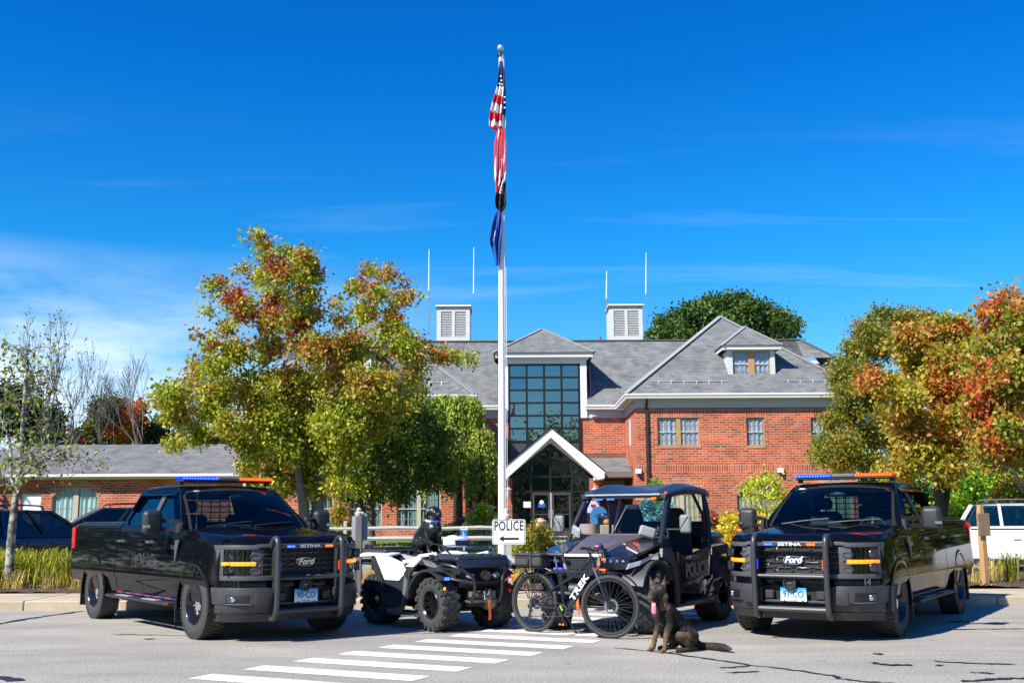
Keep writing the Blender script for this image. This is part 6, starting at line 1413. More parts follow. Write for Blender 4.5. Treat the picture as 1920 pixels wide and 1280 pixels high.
f = MB(); f.tube([(.42, .05, .30), (.50, .20, .012)], .008, 6); f.ball((.50, .20, .012), .016, .016, .01); f.build('kickstand', qdark, B)
MB().bar((.478, -.083, .355), (.52, -.085, .30), .016, .004, up=(0, 1, 0)).build('crank_sticker', mat('lime_sticker', (.3, .6, .05), .5), B, smooth=0)
# rack bag: rests on the rack
BG = empty('rack_bag', (.27, 14.05, 0), R(-41), 'dark grey zipped fabric bag strapped on the rear rack of the bicycle', 'bag')
cl_ = mat('bag_cloth', (.045, .046, .05), .85, vary=.25, vscale=14, bump=.3, bscale=90)
f = MB(); f.box(-.24, .20, -.13, .13, .81, .955, c=.03); bo = f.build('bag_body', cl_, BG, bev=.012, smooth=60)
f = MB(); f.box(-.245, .205, -.135, .135, .945, .985, c=.018); f.build('bag_lid', cl_, BG, bev=.008, smooth=60)
f = MB(); f.box(-.20, .02, -.165, -.128, .83, .93, c=.015); f.build('side_pocket', cl_, BG, bev=.006, smooth=60)
f = MB(); f.box(.04, .07, -.142, .142, .808, .99); f.box(-.20, .16, -.138, -.134, .94, .945); f.tube([(-.18, -.167, .925), (.0, -.167, .925)], .003, 4); f.build('bag_strap', qdark, BG, smooth=0)
# ================================================================ DOGS
def capsule(mb, p0, p1, r0, r1, n=12):
    p0, p1 = V(p0), V(p1); k = max(2, int((p1 - p0).length / (min(r0, r1) * .5)))
    for i in range(k + 1): t = i / k; r = r0 + (r1 - r0) * t; mb.ball(p0.lerp(p1, t), r, n=n, m=8)
def chain(mb, pts, sc=(1, 1, 1)):
    for (a, ra), (b, rb_) in zip(pts, pts[1:]): capsule(mb, a, b, ra, rb_)
def fur_mesh(mb, name, m, parent, colf, vox=.008, sm=3, fuzz=.0, fscale=60):
    o = mb.build(name, m, parent, smooth=180, weld=False)
    def fn(ob):
        r = ob.modifiers.new('r', 'REMESH'); r.mode = 'VOXEL'; r.voxel_size = vox
        s = ob.modifiers.new('s', 'SMOOTH'); s.factor = .5; s.iterations = sm
    modify(o, fn); me = o.data
    at_ = me.color_attributes.new('coat', 'FLOAT_COLOR', 'POINT'); nv = len(me.vertices)
    co_ = np.empty(nv * 3, 'f'); me.vertices.foreach_get('co', co_); co_ = co_.reshape(-1, 3); no = np.empty(nv * 3, 'f'); me.vertices.foreach_get('normal', no); no = no.reshape(-1, 3)
    cols = np.ones((nv, 4), 'f')
    for i in range(nv):
        cols[i, :3] = colf(V(co_[i].tolist()))
        if fuzz: co_[i] += no[i] * fuzz * NZ.noise(V((co_[i] * fscale).tolist()))
    at_.data.foreach_set('color', cols.ravel())
    me.vertices.foreach_set('co', co_.ravel()); me.update(); me.shade_smooth(); return o
def coat_mat(name, rough, spec, bs=70, bstr=.5, sheen=.0):
    m = mat(name, (.1, .1, .1), rough, spec=spec); nt_, b_ = nodes(m); a = nt_.nodes.new('ShaderNodeVertexColor'); a.layer_name = 'coat'
    tc_ = nt_.nodes.new('ShaderNodeTexCoord'); mp_ = nt_.nodes.new('ShaderNodeMapping'); mp_.inputs['Scale'].default_value = (1, 1, .28); n_ = nt_.nodes.new('ShaderNodeTexNoise'); n_.inputs['Scale'].default_value = bs; n_.inputs['Detail'].default_value = 4
    nt_.links.new(tc_.outputs['Object'], mp_.inputs[0]); nt_.links.new(mp_.outputs[0], n_.inputs['Vector'])
    mr_ = nt_.nodes.new('ShaderNodeMapRange'); mr_.inputs['From Min'].default_value = .3; mr_.inputs['From Max'].default_value = .7; mr_.inputs['To Min'].default_value = .55; mr_.inputs['To Max'].default_value = 1.35; nt_.links.new(n_.outputs['Fac'], mr_.inputs['Value'])
    vm_ = nt_.nodes.new('ShaderNodeVectorMath'); vm_.operation = 'SCALE'; nt_.links.new(a.outputs['Color'], vm_.inputs[0]); nt_.links.new(mr_.outputs[0], vm_.inputs['Scale']); nt_.links.new(vm_.outputs[0], b_.inputs['Base Color'])
    bp_ = nt_.nodes.new('ShaderNodeBump'); bp_.inputs['Strength'].default_value = bstr; bp_.inputs['Distance'].default_value = .006; nt_.links.new(n_.outputs['Fac'], bp_.inputs['Height']); nt_.links.new(bp_.outputs['Normal'], b_.inputs['Normal'])
    return m
eyem = mat('dog_eye', (.03, .015, .008), .08, coat=1); nosem = mat('dog_nose', (.012, .012, .013), .25, coat=.3); tongue = mat('dog_tongue', (.75, .2, .26), .35, coat=.2)
def ear_up(mb, base, s, h=.115, w=.045):
    b = V(base); mb.add([b + V((-.02, -w, 0)), b + V((-.02, w, 0)), b + V((.025, w * .7, 0)), b + V((.025, -w * .7, 0)), b + V((.0, s * .012, h)), b + V((-.012, s * .012, h))], [(0, 1, 2, 3), (0, 4 + 1, 1), (1, 5, 4, 2), (2, 4, 3), (3, 4, 5, 0)])
# shepherd. local +x is the way the chest faces
G = empty('shepherd_dog', (1.63, 11.98, 0), R(-152), 'dark sable shepherd dog sitting on the asphalt with its tongue hanging out', 'dog'); G.scale = (.9, .9, .9)
mb = MB()
chain(mb, [((-.33, 0, .15), .135), ((-.26, 0, .23), .135), ((-.15, 0, .33), .13), ((-.06, 0, .42), .135), ((.0, 0, .49), .115)])
chain(mb, [((-.02, 0, .40), .13), ((.05, 0, .45), .115), ((.05, 0, .54), .108), ((.065, 0, .63), .095)])
chain(mb, [((-.22, 0, .22), .11), ((-.08, 0, .28), .10)])
HC = V((.085, 0, .705)); HR = M4.Translation(HC) @ M4.Rotation(R(40), 4, 'Z') @ M4.Scale(1.22, 4)
def hp(x, y, z): return HR @ V((x, y, z))
mb.ball(HC, .105, .100, .090); chain(mb, [(hp(.04, 0, -.005), .066), (hp(.10, 0, -.038), .044), (hp(.165, 0, -.055), .031)])
for s in (1, -1): mb.ball(hp(-.01, s * .058, -.05), .06, .055, .065)
chain(mb, [(hp(.06, 0, -.07), .026), (hp(.135, 0, -.105), .017)])
for s in (1, -1):
    mb2 = MB(); mt = HR @ M4.Translation(V((-.015, s * .055, .05))) @ M4.Rotation(s * -.22, 4, 'X')
    mb.add([mt @ V(q) for q in ((-.018, -.038, -.02), (-.018, .038, -.02), (.022, .030, -.02), (.022, -.030, -.02), (.010, .0, .115), (-.004, .0, .12))], [(0, 1, 2, 3), (0, 5, 1), (1, 5, 4, 2), (2, 4, 3), (3, 4, 5, 0)])
    y = s * .10; k = 1.25 if s < 0 else .9
    chain(mb, [((.0, s * .08, .44), .07), ((-.01, s * .10, .34), .058), ((.02, y * 1.0, .27), .044), ((.05, y * k, .16), .033), ((.065, y * k * 1.05, .09), .031), ((.075, y * k * 1.1, .04), .03), ((.11, y * k * 1.12, .022), .03)])
    for t in (-.5, .5): mb.ball((.135, y * k * 1.12 + t * .028, .016), .02, .014, .014)
    chain(mb, [((-.32, s * .09, .17), .10), ((-.20, s * .14, .19), .09), ((-.11, s * .165, .19), .06)])
    chain(mb, [((-.11, s * .165, .19), .055), ((-.20, s * .175, .11), .045), ((-.29, s * .17, .05), .032), ((-.20, s * .17, .03), .028), ((-.07, s * .175, .024), .027), ((-.04, s * .175, .02), .024)])
chain(mb, [((-.42, 0, .10), .05), ((-.50, .06, .045), .045), ((-.58, .20, .045), .05), ((-.60, .36, .05), .045), ((-.59, .46, .05), .025), ((-.585, .52, .05), .010)])
def shep(p):
    n = NZ.noise(p * 8) * .4 + NZ.noise(p * 25) * .15
    blk = V((.010, .009, .009)); tan = V((.15, .09, .045)); sab = V((.045, .034, .025)); gry = V((.11, .105, .10))
    t = 0.
    if p.z < .34 and p.x > -.03 and abs(p.y) > .04: t = min(1, (.34 - p.z) / .12 + n)
    h = HR.inverted() @ p
    if h.length < .2 and h.x > -.02:
        if h.x > .105: t = -.2
        elif h.z > .005: t = .55 + n + (.35 if abs(abs(h.y) - .035) < .02 and h.z > .02 and h.z < .055 else 0)
        elif abs(h.y) > .03: t = .75 + n
        if h.z > .07: t = .5 + .5 * (h.x > 0) if abs(h.y) > .03 else .2
    if p.x < -.05 and p.z < .24 and abs(p.y) > .10: t = .55 + n * 1.3
    if p.x < -.38 and p.z < .12: t = .2 + n
    if p.x < -.2 and p.z < .3 and abs(p.y) > .06: t = max(t, .35 + n)
    if p.x > .06 and abs(p.y) < .05 and .30 < p.z < .48: t = .55 + n
    t = max(0, min(1, t)); c = blk.lerp(sab, min(1, t * 2)) if t < .5 else sab.lerp(tan, (t - .5) * 2)
    return tuple(c)
body = fur_mesh(mb, 'body', coat_mat('sable_coat', .75, .25), G, shep, .007, 3, .006, 55)
for s in (1, -1): MB().ball(hp(.073, s * .036, .018), .012).build('eye', eyem, G)
MB().ball(hp(.186, 0, -.045), .019, .022, .016).build('nose', nosem, G)
S = []
for (x, z, w_, t) in ((.10, -.095, .016, .008), (.15, -.098, .020, .008), (.165, -.125, .022, .008), (.165, -.16, .025, .008), (.16, -.19, .024, .007), (.158, -.205, .012, .005)): S.append([hp(x + t * cos(a), w_ * sin(a), z + t * .3 * cos(a)) for a in [2 * pi * i / 10 for i in range(10)]])
MB().loft(S, ring=True).build('tongue', tongue, G, smooth=70)
mb = MB(); mb.box(.06, .14, -.018, .018, -.098, -.070, mtx=HR); mb.build('mouth', mat('dog_mouth', (.05, .012, .012), .5), G)
# fur fringe: many short tapering tufts standing off the coat, following its colours
def fringe(o, n, ln, w, m, lean=V((0, 0, -.7)), seed=3):
    rr = random.Random(seed); me = o.data; A = me.color_attributes['coat'].data; vs, fs, cs = [], [], []
    for _ in range(n):
        v = me.vertices[rr.randrange(len(me.vertices))]
        hx = v.co - HC
        if hx.length < .16 and (HR.inverted() @ v.co).x > -.02: continue
        d = (v.normal * .55 + lean * rr.uniform(.6, 1.1) + V((rr.uniform(-.3, .3), rr.uniform(-.3, .3), 0))).normalized(); s = v.normal.cross(d)
        if s.length < .1: continue
        s = s.normalized(); L_ = ln * rr.uniform(.5, 1.3) * (1.6 if v.co.x < -.42 else (.45 if v.co.z < .3 and v.co.x > -.05 else 1)); b = v.co - v.normal * .003
        i = len(vs); vs += [b - s * w, b + s * w, b + d * L_]; fs.append((i, i + 1, i + 2)); c = A[v.index].color; k = rr.uniform(.7, 1.6); cs += [(c[0] * k, c[1] * k, c[2] * k, 1)] * 3
    me2 = bpy.data.meshes.new('fur'); me2.from_pydata([tuple(q) for q in vs], [], fs); me2.materials.append(m); ca = me2.color_attributes.new('coat', 'FLOAT_COLOR', 'POINT'); ca.data.foreach_set('color', np.array(cs, 'f').ravel())
    f_ = bpy.data.objects.new('fur', me2); COL.objects.link(f_); f_.parent = o.parent; f_['kind'] = 'stuff'; return f_
fringe(body, 9000, .013, .0018, MATS['sable_coat'])
# labrador on the quad's seat
LB_ = empty('labrador_dog', (0, 0, 0), 0, 'black labrador with blue collar sitting upright on the seat of the white quad bike', 'dog')
k = .80; q = V((-.63, 14.53, 0)); a = -.904; ox, oz = -.76, .945
LB_.location = (q.x + ox * cos(a) - 0, q.y + ox * sin(a), oz); LB_.rotation_euler = (0, 0, -1.02); LB_.scale = (1.08, 1.08, 1.0)
LB_.location.x -= .02
mb = MB(); K = lambda L: [((x * k, y * k, z * k), r * k) for (x, y, z), r in L]
chain(mb, K([((-.33, 0, .17), .18), ((-.26, 0, .26), .185), ((-.14, 0, .36), .175), ((-.04, 0, .44), .165), ((.0, 0, .50), .14)]))
chain(mb, K([((-.02, 0, .36), .155), ((.06, 0, .42), .135), ((.045, 0, .56), .108), ((.04, 0, .66), .095)]))
chain(mb, K([((-.2, 0, .2), .12), ((-.05, 0, .28), .11)]))
hl0 = V((.05, 0, .715)) * k; hr = M4.Translation(hl0) @ M4.Rotation(-.05, 4, 'Z') @ M4.Scale(1.18, 4)
def HB(x, y, z, rx, ry, rz): mb.ball(hr @ V((x * k, y * k, z * k)), rx * k * 1.18, ry * k * 1.18, rz * k * 1.18)
HB(0, 0, 0, .098, .092, .085); HB(.06, 0, -.02, .06, .055, .05); HB(.115, 0, -.042, .052, .047, .045); HB(.16, 0, -.046, .040, .043, .040)
for s in (1, -1):
    for (x, y, z, r_) in ((-.02, .088, .035, .03), (-.015, .102, .0, .034), (-.005, .108, -.04, .033), (.005, .105, -.075, .024)): HB(x, s * y, z, r_ * .9, r_ * .45, r_ * 1.1)
    chain(mb, K([((.0, s * .08, .42), .075), ((.02, s * .10, .32), .058), ((.05, s * .10, .24), .046), ((.07, s * .10, .14), .038), ((.09, s * .10, .05), .036), ((.13, s * .10, .03), .036)]))
    chain(mb, K([((-.28, s * .10, .17), .11), ((-.16, s * .15, .19), .10), ((-.06, s * .16, .17), .065)]))
    chain(mb, K([((-.06, s * .16, .16), .06), ((-.18, s * .17, .09), .045), ((-.24, s * .17, .04), .035), ((-.1, s * .17, .035), .032), ((.0, s * .17, .03), .032)]))
chain(mb, K([((-.38, -.02, .10), .045), ((-.40, -.12, .04), .04), ((-.36, -.22, .02), .035), ((-.28, -.27, .0), .03), ((-.22, -.28, -.03), .025)]))
lab = fur_mesh(mb, 'body', coat_mat('black_coat', .38, .55, 90, .25), LB_, lambda p: (.010, .010, .011), .0085, 4, .002, 40)
for s in (1, -1): MB().ball(hr @ V((.075 * k, s * .037 * k, .02 * k)), .010).build('eye', eyem, LB_)
MB().ball(hr @ V((.198 * k, 0, -.03 * k)), .014, .018, .013).build('nose', nosem, LB_)
mb = MB(); c0 = V((.045, 0, .575)) * k; P = [c0 + V((cos(t) * .095, sin(t) * .092, -.022 * cos(t) + .01 * sin(t))) for t in [2 * pi * i / 24 for i in range(24)]]
mb.tube(P, .014, 6, closed=True); cl0 = mb.build('collar', mat('collar_blue', (.02, .12, .55), .5), LB_)
P2 = [p for i, p in enumerate(P) if 17 <= i <= 21]; mb = MB(); mb.tube([p * 1.0 + (p - c0).normalized() * .004 for p in P2], .0155, 6); mb.build('collar_patch', mat('collar_white', (.7, .7, .72), .5), cl0)
mb = MB(); mb.tube([c0 + V((cos(t) * .115 + .02, sin(t) * .085, -.085 * max(0, cos(t)) - .01)) for t in [R(-110 + 220 * i / 20) for i in range(21)]], .003, 5); mb.build('neck_chain', chrome, LB_)
MB().lathe([(0, -.003), (.013, -.003), (.013, .003), (0, .003)], o=c0 + V((.105, -.02, -.045)), ax='x', n=12).build('collar_tag', chrome, cl0)
# ================================================================ SIGNS, FLAGPOLE, FENCE
wood = mat('weathered_post', (.40, .375, .33), .85, vary=.35, vscale=12, bump=.4, bscale=30)
woodd = mat('dark_post', (.13, .125, .115), .85, vary=.4, vscale=14, bump=.4, bscale=30)
woodb = mat('brown_wood', (.42, .25, .10), .7, vary=.3, vscale=10, bump=.3)
signw = mat('sign_white', (.82, .82, .82), .4); signk = mat('sign_black', (.01, .01, .01), .5); alu = mat('sign_back', (.42, .43, .45), .5, metal=.4, vary=.1)
YS = 18.9
def rrect(w_, h_, r, n=5):
    P = []
    for cx, cz, a0 in ((w_ - r, h_ - r, 0), (-w_ + r, h_ - r, 90), (-w_ + r, -h_ + r, 180), (w_ - r, -h_ + r, 270)): P += arc(cx, cz, r, a0, a0 + 90, n)
    return P
def ring_band(mb, P, Q_, y0, y1):
    k = len(P)
    for i in range(k):
        j = (i + 1) % k; mb.add([(P[i][0], y0, P[i][1]), (P[j][0], y0, P[j][1]), (Q_[j][0], y0, Q_[j][1]), (Q_[i][0], y0, Q_[i][1])], [(0, 1, 2, 3)])
q = at(954, 996.5, YS); hw, hh = abs(at(985, 996, YS).x - at(923, 996, YS).x) / 2, abs(at(954, 973, YS).z - at(954, 1020, YS).z) / 2
PS = empty('police_sign', (q.x, YS, gz(YS)), 0, 'white POLICE sign with left arrow on a grey wooden post', 'sign'); zc = q.z - gz(YS)
b = MB(); b.prism([(x, z + zc) for x, z in rrect(hw, hh, .04)], -.075, -.07, 'y'); sp = b.build('sign_panel', signw, PS, smooth=0)
b = MB(); ring_band(b, [(x, z + zc) for x, z in rrect(hw - .012, hh - .012, .032)], [(x, z + zc) for x, z in rrect(hw - .02, hh - .02, .026)], -.0765, -.0765); b.build('sign_border', signk, sp, smooth=0)
b = MB(); vs, fs = text_mb('POLICE', .225, .001, sx=.66, bold=.003, space=1.06); b.add([v + V((0, -.077, zc + .095)) for v in vs], fs)
b.prism([(-.17, zc - .115), (-.09, zc - .065), (-.09, zc - .098), (.17, zc - .098), (.17, zc - .132), (-.09, zc - .132), (-.09, zc - .165)], -.0785, -.0765, 'y'); b.build('sign_text', signk, sp, smooth=0)
b = MB(); b.box(-.055, .055, -.07, .04, -.1, zc + hh + .01, c=.006); b.build('post', wood, PS, smooth=0)
b = MB(); b.lathe([(.03, 0), (.07, .0), (.075, .05), (.045, .09), (.05, .13), (.035, .17), (.0, .19)], o=(-.04, -.02, zc + hh + .01), n=12); b.build('post_finial', mat('finial_pale', (.5, .48, .42), .6, vary=.3, vscale=20), PS)
# sign seen from behind, left
YB = 18.4; q = at(673, 1010, YB)
BS = empty('reversed_sign', (q.x, YB, gz(YB)), 0, 'grey sign panel seen from its back on a dark square post with pale finial', 'sign'); z0, z1 = at(673, 1012, YB).z - gz(YB), at(673, 967, YB).z - gz(YB)
b = MB(); b.box(-.055, .055, -.055, .055, -.1, z1, c=.006); b.build('post', woodd, BS, smooth=0)
b = MB(); b.prism([(x + .0, z + (z0 + z1) / 2) for x, z in rrect(.135, (z1 - z0) / 2, .02)], .06, .066, 'y'); b.build('sign_panel', alu, BS, smooth=0)
b = MB(); b.lathe([(.03, 0), (.055, .0), (.065, .05), (.035, .08), (.045, .11), (.0, .15)], o=(-.01, 0, z1), n=12); b.ball((.05, 0, z1 + .04), .035); b.build('post_finial', MATS['finial_pale'], BS)
# wooden sign seen from behind, right
YW2 = 20.6; q = at(1841, 1000, YW2); z0, z1 = at(1841, 1004, YW2).z - gz(YW2), at(1841, 962, YW2).z - gz(YW2)
WS = empty('wooden_sign', (q.x, YW2, gz(YW2)), .35, 'plain brown wooden sign board on a thick tan post before the white car', 'sign')
b = MB(); b.box(-.055, .055, -.055, .055, -.1, z1 - .02, c=.008); b.prism([(-.055, z1 - .02), (.055, z1 - .02), (.03, z1 + .16), (-.03, z1 + .16)], -.045, .045, 'y'); b.build('post', woodb, WS, smooth=0)
b = MB(); b.box(-.15, .13, -.09, -.058, z0, z1, c=.006); b.build('sign_panel', mat('grey_brown_wood', (.25, .17, .1), .8, vary=.3, vscale=12), WS, smooth=0)
# accessible-parking sign
YH = 30.9; q = at(870, 1001, YH); hw = .5 * (at(876.5, 1000, YH).x - at(863.5, 1000, YH).x); z0, z1 = at(870, 1016, YH).z - gz(YH), at(870, 986.5, YH).z - gz(YH); zm = at(870, 993, YH).z - gz(YH)
HS = empty('accessible_parking_sign', (q.x, YH, gz(YH)), 0, 'small blue and white wheelchair parking sign in front of the rail fence', 'sign')
blue_ = mat('sign_blue', (.02, .12, .45), .4)
b = MB(); b.box(-hw, hw, -.03, -.025, zm, z1, c=.004); b.build('sign_top_panel', signw, HS, smooth=0)
b = MB(); b.box(-hw, hw, -.03, -.025, z0, zm - .005, c=.004); b.build('sign_panel', blue_, HS, smooth=0)
b = MB(); vs, fs = text_mb('RESERVED', .042, .001, sx=.62, bold=.0005); b.add([v + V((0, -.032, (zm + z1) / 2)) for v in vs], fs); b.build('sign_text', mat('sign_green', (.02, .15, .06), .5), HS, smooth=0)
b = MB(); zc = zm - .17; k = 1.25
b.ball((-.02 * k, -.034, zc + .085 * k), .017, .003, .017); b.bar((-.02 * k, -.034, zc + .065 * k), (-.01 * k, -.034, zc - .0), .016, .004, up=(0, 1, 0)); b.bar((-.015 * k, -.034, zc + .035 * k), (.035 * k, -.034, zc + .032 * k), .012, .004, up=(0, 1, 0)); b.bar((-.01 * k, -.034, zc), (.035 * k, -.034, zc - .005), .014, .004, up=(0, 1, 0)); b.bar((.035 * k, -.034, zc), (.055 * k, -.034, zc - .045 * k), .014, .004, up=(0, 1, 0))
P = [(-.012 * k + .052 * cos(t), -.034, zc - .022 * k + .052 * sin(t)) for t in [R(120 + 210 * i / 20) for i in range(21)]]; b.tube(P, .006, 5); b.box(-.05, .05, -.034, -.031, z0 + .05, z0 + .062); b.build('wheelchair_symbol', signw, HS, smooth=0)
b = MB(); b.box(-.025, .025, -.024, .02, -.05, z1 + .01); b.build('post', alu, HS, smooth=0)
# flagpole with finial ball, truck and halyard
YF = 21.6; base = at(942, 1000, YF); top = at(938.5, 106, YF); tipz = at(938.5, 90, YF).z
FP = empty('flagpole', (base.x, YF, gz(YF)), 0, 'tall white flagpole with silver ball on top and three furled flags', 'flagpole'); H_ = top.z - gz(YF); dx = top.x - base.x
pole = mat('white_pole', (.80, .80, .80), .38, vary=.04, vscale=3)
b = MB(); b.tube([(dx * t, 0, H_ * t) for t in [i / 20 for i in range(21)]], [.085 - .048 * max(0, (i / 20 - .08) / .92) ** .9 for i in range(21)], 20); b.build('pole', pole, FP, smooth=60)
b = MB(); b.cyl((dx, 0, H_), (dx, 0, H_ + .04), .075); b.cyl((dx, 0, H_ + .04), (dx, 0, H_ + .12), .018); b.build('pole_truck', mat('dark_cap_metal', (.05, .05, .05), .4, metal=.6), FP)
b = MB(); b.ball((dx, 0, tipz - gz(YF)), .068, n=24, m=16); b.build('ball_finial', mat('silver_ball', (.75, .74, .70), .3, metal=.7), FP)
b = MB(); b.tube([(dx + .07, -.02, H_ + .02), (dx * .5 + .10, -.02, H_ * .5), (.105, -.02, 1.2)], .006, 5); b.tube([(dx + .05, -.06, H_ + .02), (dx * .5 + .07, -.07, H_ * .5), (.07, -.09, 1.2)], .006, 5); b.build('halyard', mat('rope_white', (.7, .7, .7), .8), FP)
b = MB(); b.lathe([(.085, -.05), (.16, 0), (.15, .04), (.088, .07)], n=20); b.build('base_collar', pole, FP)
def flag(name, outline, mats_fn, mats, label, folds=6, depth=.16):
    """limp cloth hanging beside the pole: outline rows (py, x left px, x right px); draped in folds"""
    rows = []; N = 64
    R_ = spline([(l, py, r) for py, l, r in outline], 18)
    b = MB(); vs = []; uv = []
    for i, (l, py, r) in enumerate(R_):
        A, C_ = at(l, py, YF - .02), at(r, py, YF - .02)
        for j in range(N + 1):
            t = j / N; x = A.x + (C_.x - A.x) * t; w_ = abs(C_.x - A.x)
            y = YF - .10 - min(depth, w_ * .5) * (.45 * sin(t * folds * pi + i * .045) + .2 * sin(t * folds * 2.3 * pi + 1 + i * .022)) * (.35 + .65 * min(1, i / 22))
            vs.append((x, y, A.z)); uv.append((t, i / (len(R_) - 1)))
    n = N + 1
    for i in range(len(R_) - 1):
        for j in range(N):
            b.mi(mats_fn((j + .5) / N, (i + .5) / (len(R_) - 1))).add([vs[i * n + j], vs[i * n + j + 1], vs[(i + 1) * n + j + 1], vs[(i + 1) * n + j]], [(0, 1, 2, 3)])
    o = b.build(name, mats, None, smooth=180); me = o.data
    def fn(ob): m = ob.modifiers.new('s', 'SOLIDIFY'); m.thickness = .006
    modify(o, fn); return tag(o, label, 'flag')
fr_, fw, fb_ = mat('flag_red', (.72, .02, .03), .75), mat('flag_white', (.85, .84, .84), .75), mat('flag_navy', (.01, .022, .10), .75)
def usf(t, v):
    # v down the hanging cloth, t across: canton at the top, stripes below slanting along the folds
    if v < .19: return 2
    if v < .47:
        if t > .76: return 2 if v < .34 else 1
        k = (v - t * .022 - .185) / .265 * 6; return (1, 0, 1, 0, 1, 0)[max(0, min(5, int(k)))]
    k = int((t * 4.0 + (v - .54) * 5.5 + .35 * sin(v * 16))) % 2; return 1 if k else 0
uso = flag('national_flag', [(118, 937, 942), (140, 935, 946), (170, 931, 948), (205, 921, 948), (238, 917.5, 948), (247, 931, 947), (270, 927, 948.5), (300, 927, 949), (335, 928, 948), (352, 930, 943), (366, 931, 938)], usf, [fr_, fw, fb_], 'stars and stripes flag hanging limp from the top of the white pole', 5)
b = MB()
for (px, py) in ((939, 143), (936.5, 157), (940, 151), (938, 163), (941, 158), (941, 166), (946, 182), (946, 192), (946, 202)):
    q = at(px, py, YF - .25); P = [(q.x + (.026 if i % 2 == 0 else .011) * sin(2 * pi * i / 10), q.z + (.026 if i % 2 == 0 else .011) * cos(2 * pi * i / 10)) for i in range(10)]; b.prism(P, YF - .245, YF - .24, 'y')
so_ = b.build('flag_stars', fw, uso, smooth=0)
blk = mat('flag_black', (.012, .013, .018), .75)
pf = flag('black_flag', [(335, 940, 948), (355, 934, 949), (372, 929, 949.5), (388, 929, 949), (395, 933, 945), (399, 937, 942)], lambda t, v: 1 if (.35 < t < .6 and .12 < v < .34 and int(v * 30) % 2) else 0, [blk, mat('flag_grey', (.35, .35, .36), .8)], 'black flag with faint white emblem bunched below the stars and stripes', 4)
bf = flag('blue_flag', [(398, 930, 940), (415, 925, 942), (440, 920, 941), (455, 918.5, 940), (468, 922, 939), (485, 927, 938), (500, 929, 935)], lambda t, v: 1 if (.22 < t < .42 and .30 < v < .50 and abs(t - .32 + (v - .4) * .6) < .08) else 0, [mat('flag_blue', (.012, .07, .34), .75), fw], 'blue state flag with pale emblem, lowest of the three on the pole', 4)
# split-rail fence
YR = 31.8; FN = empty('rail_fence', (0, YR, gz(YR)), 0, 'grey split-rail fence of two rails before the brick building', 'fence')
zt, zl = at(750, 990.5, YR).z - gz(YR), at(750, 1009, YR).z - gz(YR); gx = lambda px: at(px, 990, YR).x
for px in (510, 648, 800, 955): b = MB(); x = gx(px); b.box(x - .055, x + .055, -.06, .06, -.3, zt + (.22 if px != 955 else .08), c=.02); b.build('fence_post', wood, FN, smooth=0)
for (a, c) in ((510, 648), (648, 844), (844, 955)):
    b = MB(); b.tube([(gx(a) - .1, -.02, zt), ((gx(a) + gx(c)) / 2, -.02, zt + .02), (gx(c) + .1, .02, zt - .01)], [.055, .068, .055], 6); b.build('fence_rail', wood, FN, smooth=0)
    b = MB(); b.tube([(gx(a) - .1, -.02, zl), ((gx(a) + gx(c)) / 2, -.02, zl), (gx(c) + .1, .02, zl - .01)], [.055, .078, .055], 6); b.build('fence_rail', wood, FN, smooth=0)
# ================================================================ ENTRANCE FURNITURE
peach = mat('terrazzo_pink', (.62, .44, .34), .8, vary=.12, vscale=30)
q = at(1014, 1006, 50.4); P_ = empty('planter_bin', (q.x, 50.4, gz(50.4)), 0, 'round pink concrete litter bin left of the glass doors', 'litter bin')
b = MB(); b.lathe([(.0, 0), (.24, 0), (.26, .05), (.26, .68), (.28, .7), (.28, .76), (.2, .80), (0, .80)], n=20); b.build('bin_body', peach, P_)
b = MB(); b.lathe([(.18, .8), (.16, .88), (0, .9)], n=20); b.build('bin_lid', mat('bin_lid', (.4, .32, .27), .6), P_)
q = at(1105, 1006, 50.2); P_ = empty('planter_pot', (q.x, 50.2, gz(50.2)), 0, 'squat pink concrete planter right of the glass doors, seen through the buggy', 'planter')
b = MB(); b.lathe([(0, 0), (.42, 0), (.50, .5), (.52, .62), (.46, .62), (.44, .5), (0, .48)], n=24); b.build('pot', peach, P_)
q = at(1123, 985, 50.6); P_ = empty('drop_box', (q.x, 50.6, gz(50.6)), 0, 'rounded light blue collection box standing by the entrance pier', 'collection box')
bl_ = mat('box_blue', (.07, .26, .48), .5, vary=.1)
b = MB(); w_ = .36; P = [(-w_, .0), (w_, .0), (w_, 1.05)] + [(w_ * cos(t), 1.05 + w_ * sin(t)) for t in [pi * i / 12 for i in range(1, 12)]] + [(-w_, 1.05)]; b.prism(P, -.3, .3, 'y'); b.build('box_body', bl_, P_, smooth=40)
b = MB(); b.box(-.25, .25, -.33, -.302, .95, 1.12, c=.02); b.build('box_flap', mat('box_flap', (.05, .2, .4), .4), P_)
q = at(1134, 985, 49.6); P_ = empty('wire_litter_basket', (q.x, 49.6, gz(49.6)), 0, 'black slatted metal litter basket before the blue collection box', 'litter bin')
b = MB()
for i in range(22): a = 2 * pi * i / 22; b.bar((.27 * cos(a), .27 * sin(a), .05), (.32 * cos(a), .32 * sin(a), .92), .035, .01)
for z, r_ in ((.06, .27), (.5, .295), (.92, .325)): b.tube([(r_ * cos(a), r_ * sin(a), z) for a in [2 * pi * i / 22 for i in range(22)]], .015, 5, closed=True)
b.build('basket', tubem, P_, smooth=0); b = MB(); b.lathe([(0, .1), (.24, .1), (.26, .85), (0, .85)], n=16); b.build('liner', trimb, P_); b = MB(); b.lathe([(.18, 1.04), (.33, 1.0), (.30, 1.06), (0, 1.12)], n=16); b.bar((.2, 0, .9), (.2, 0, 1.04), .02); b.bar((-.2, 0, .9), (-.2, 0, 1.04), .02); b.build('rain_hood', tubem, P_)
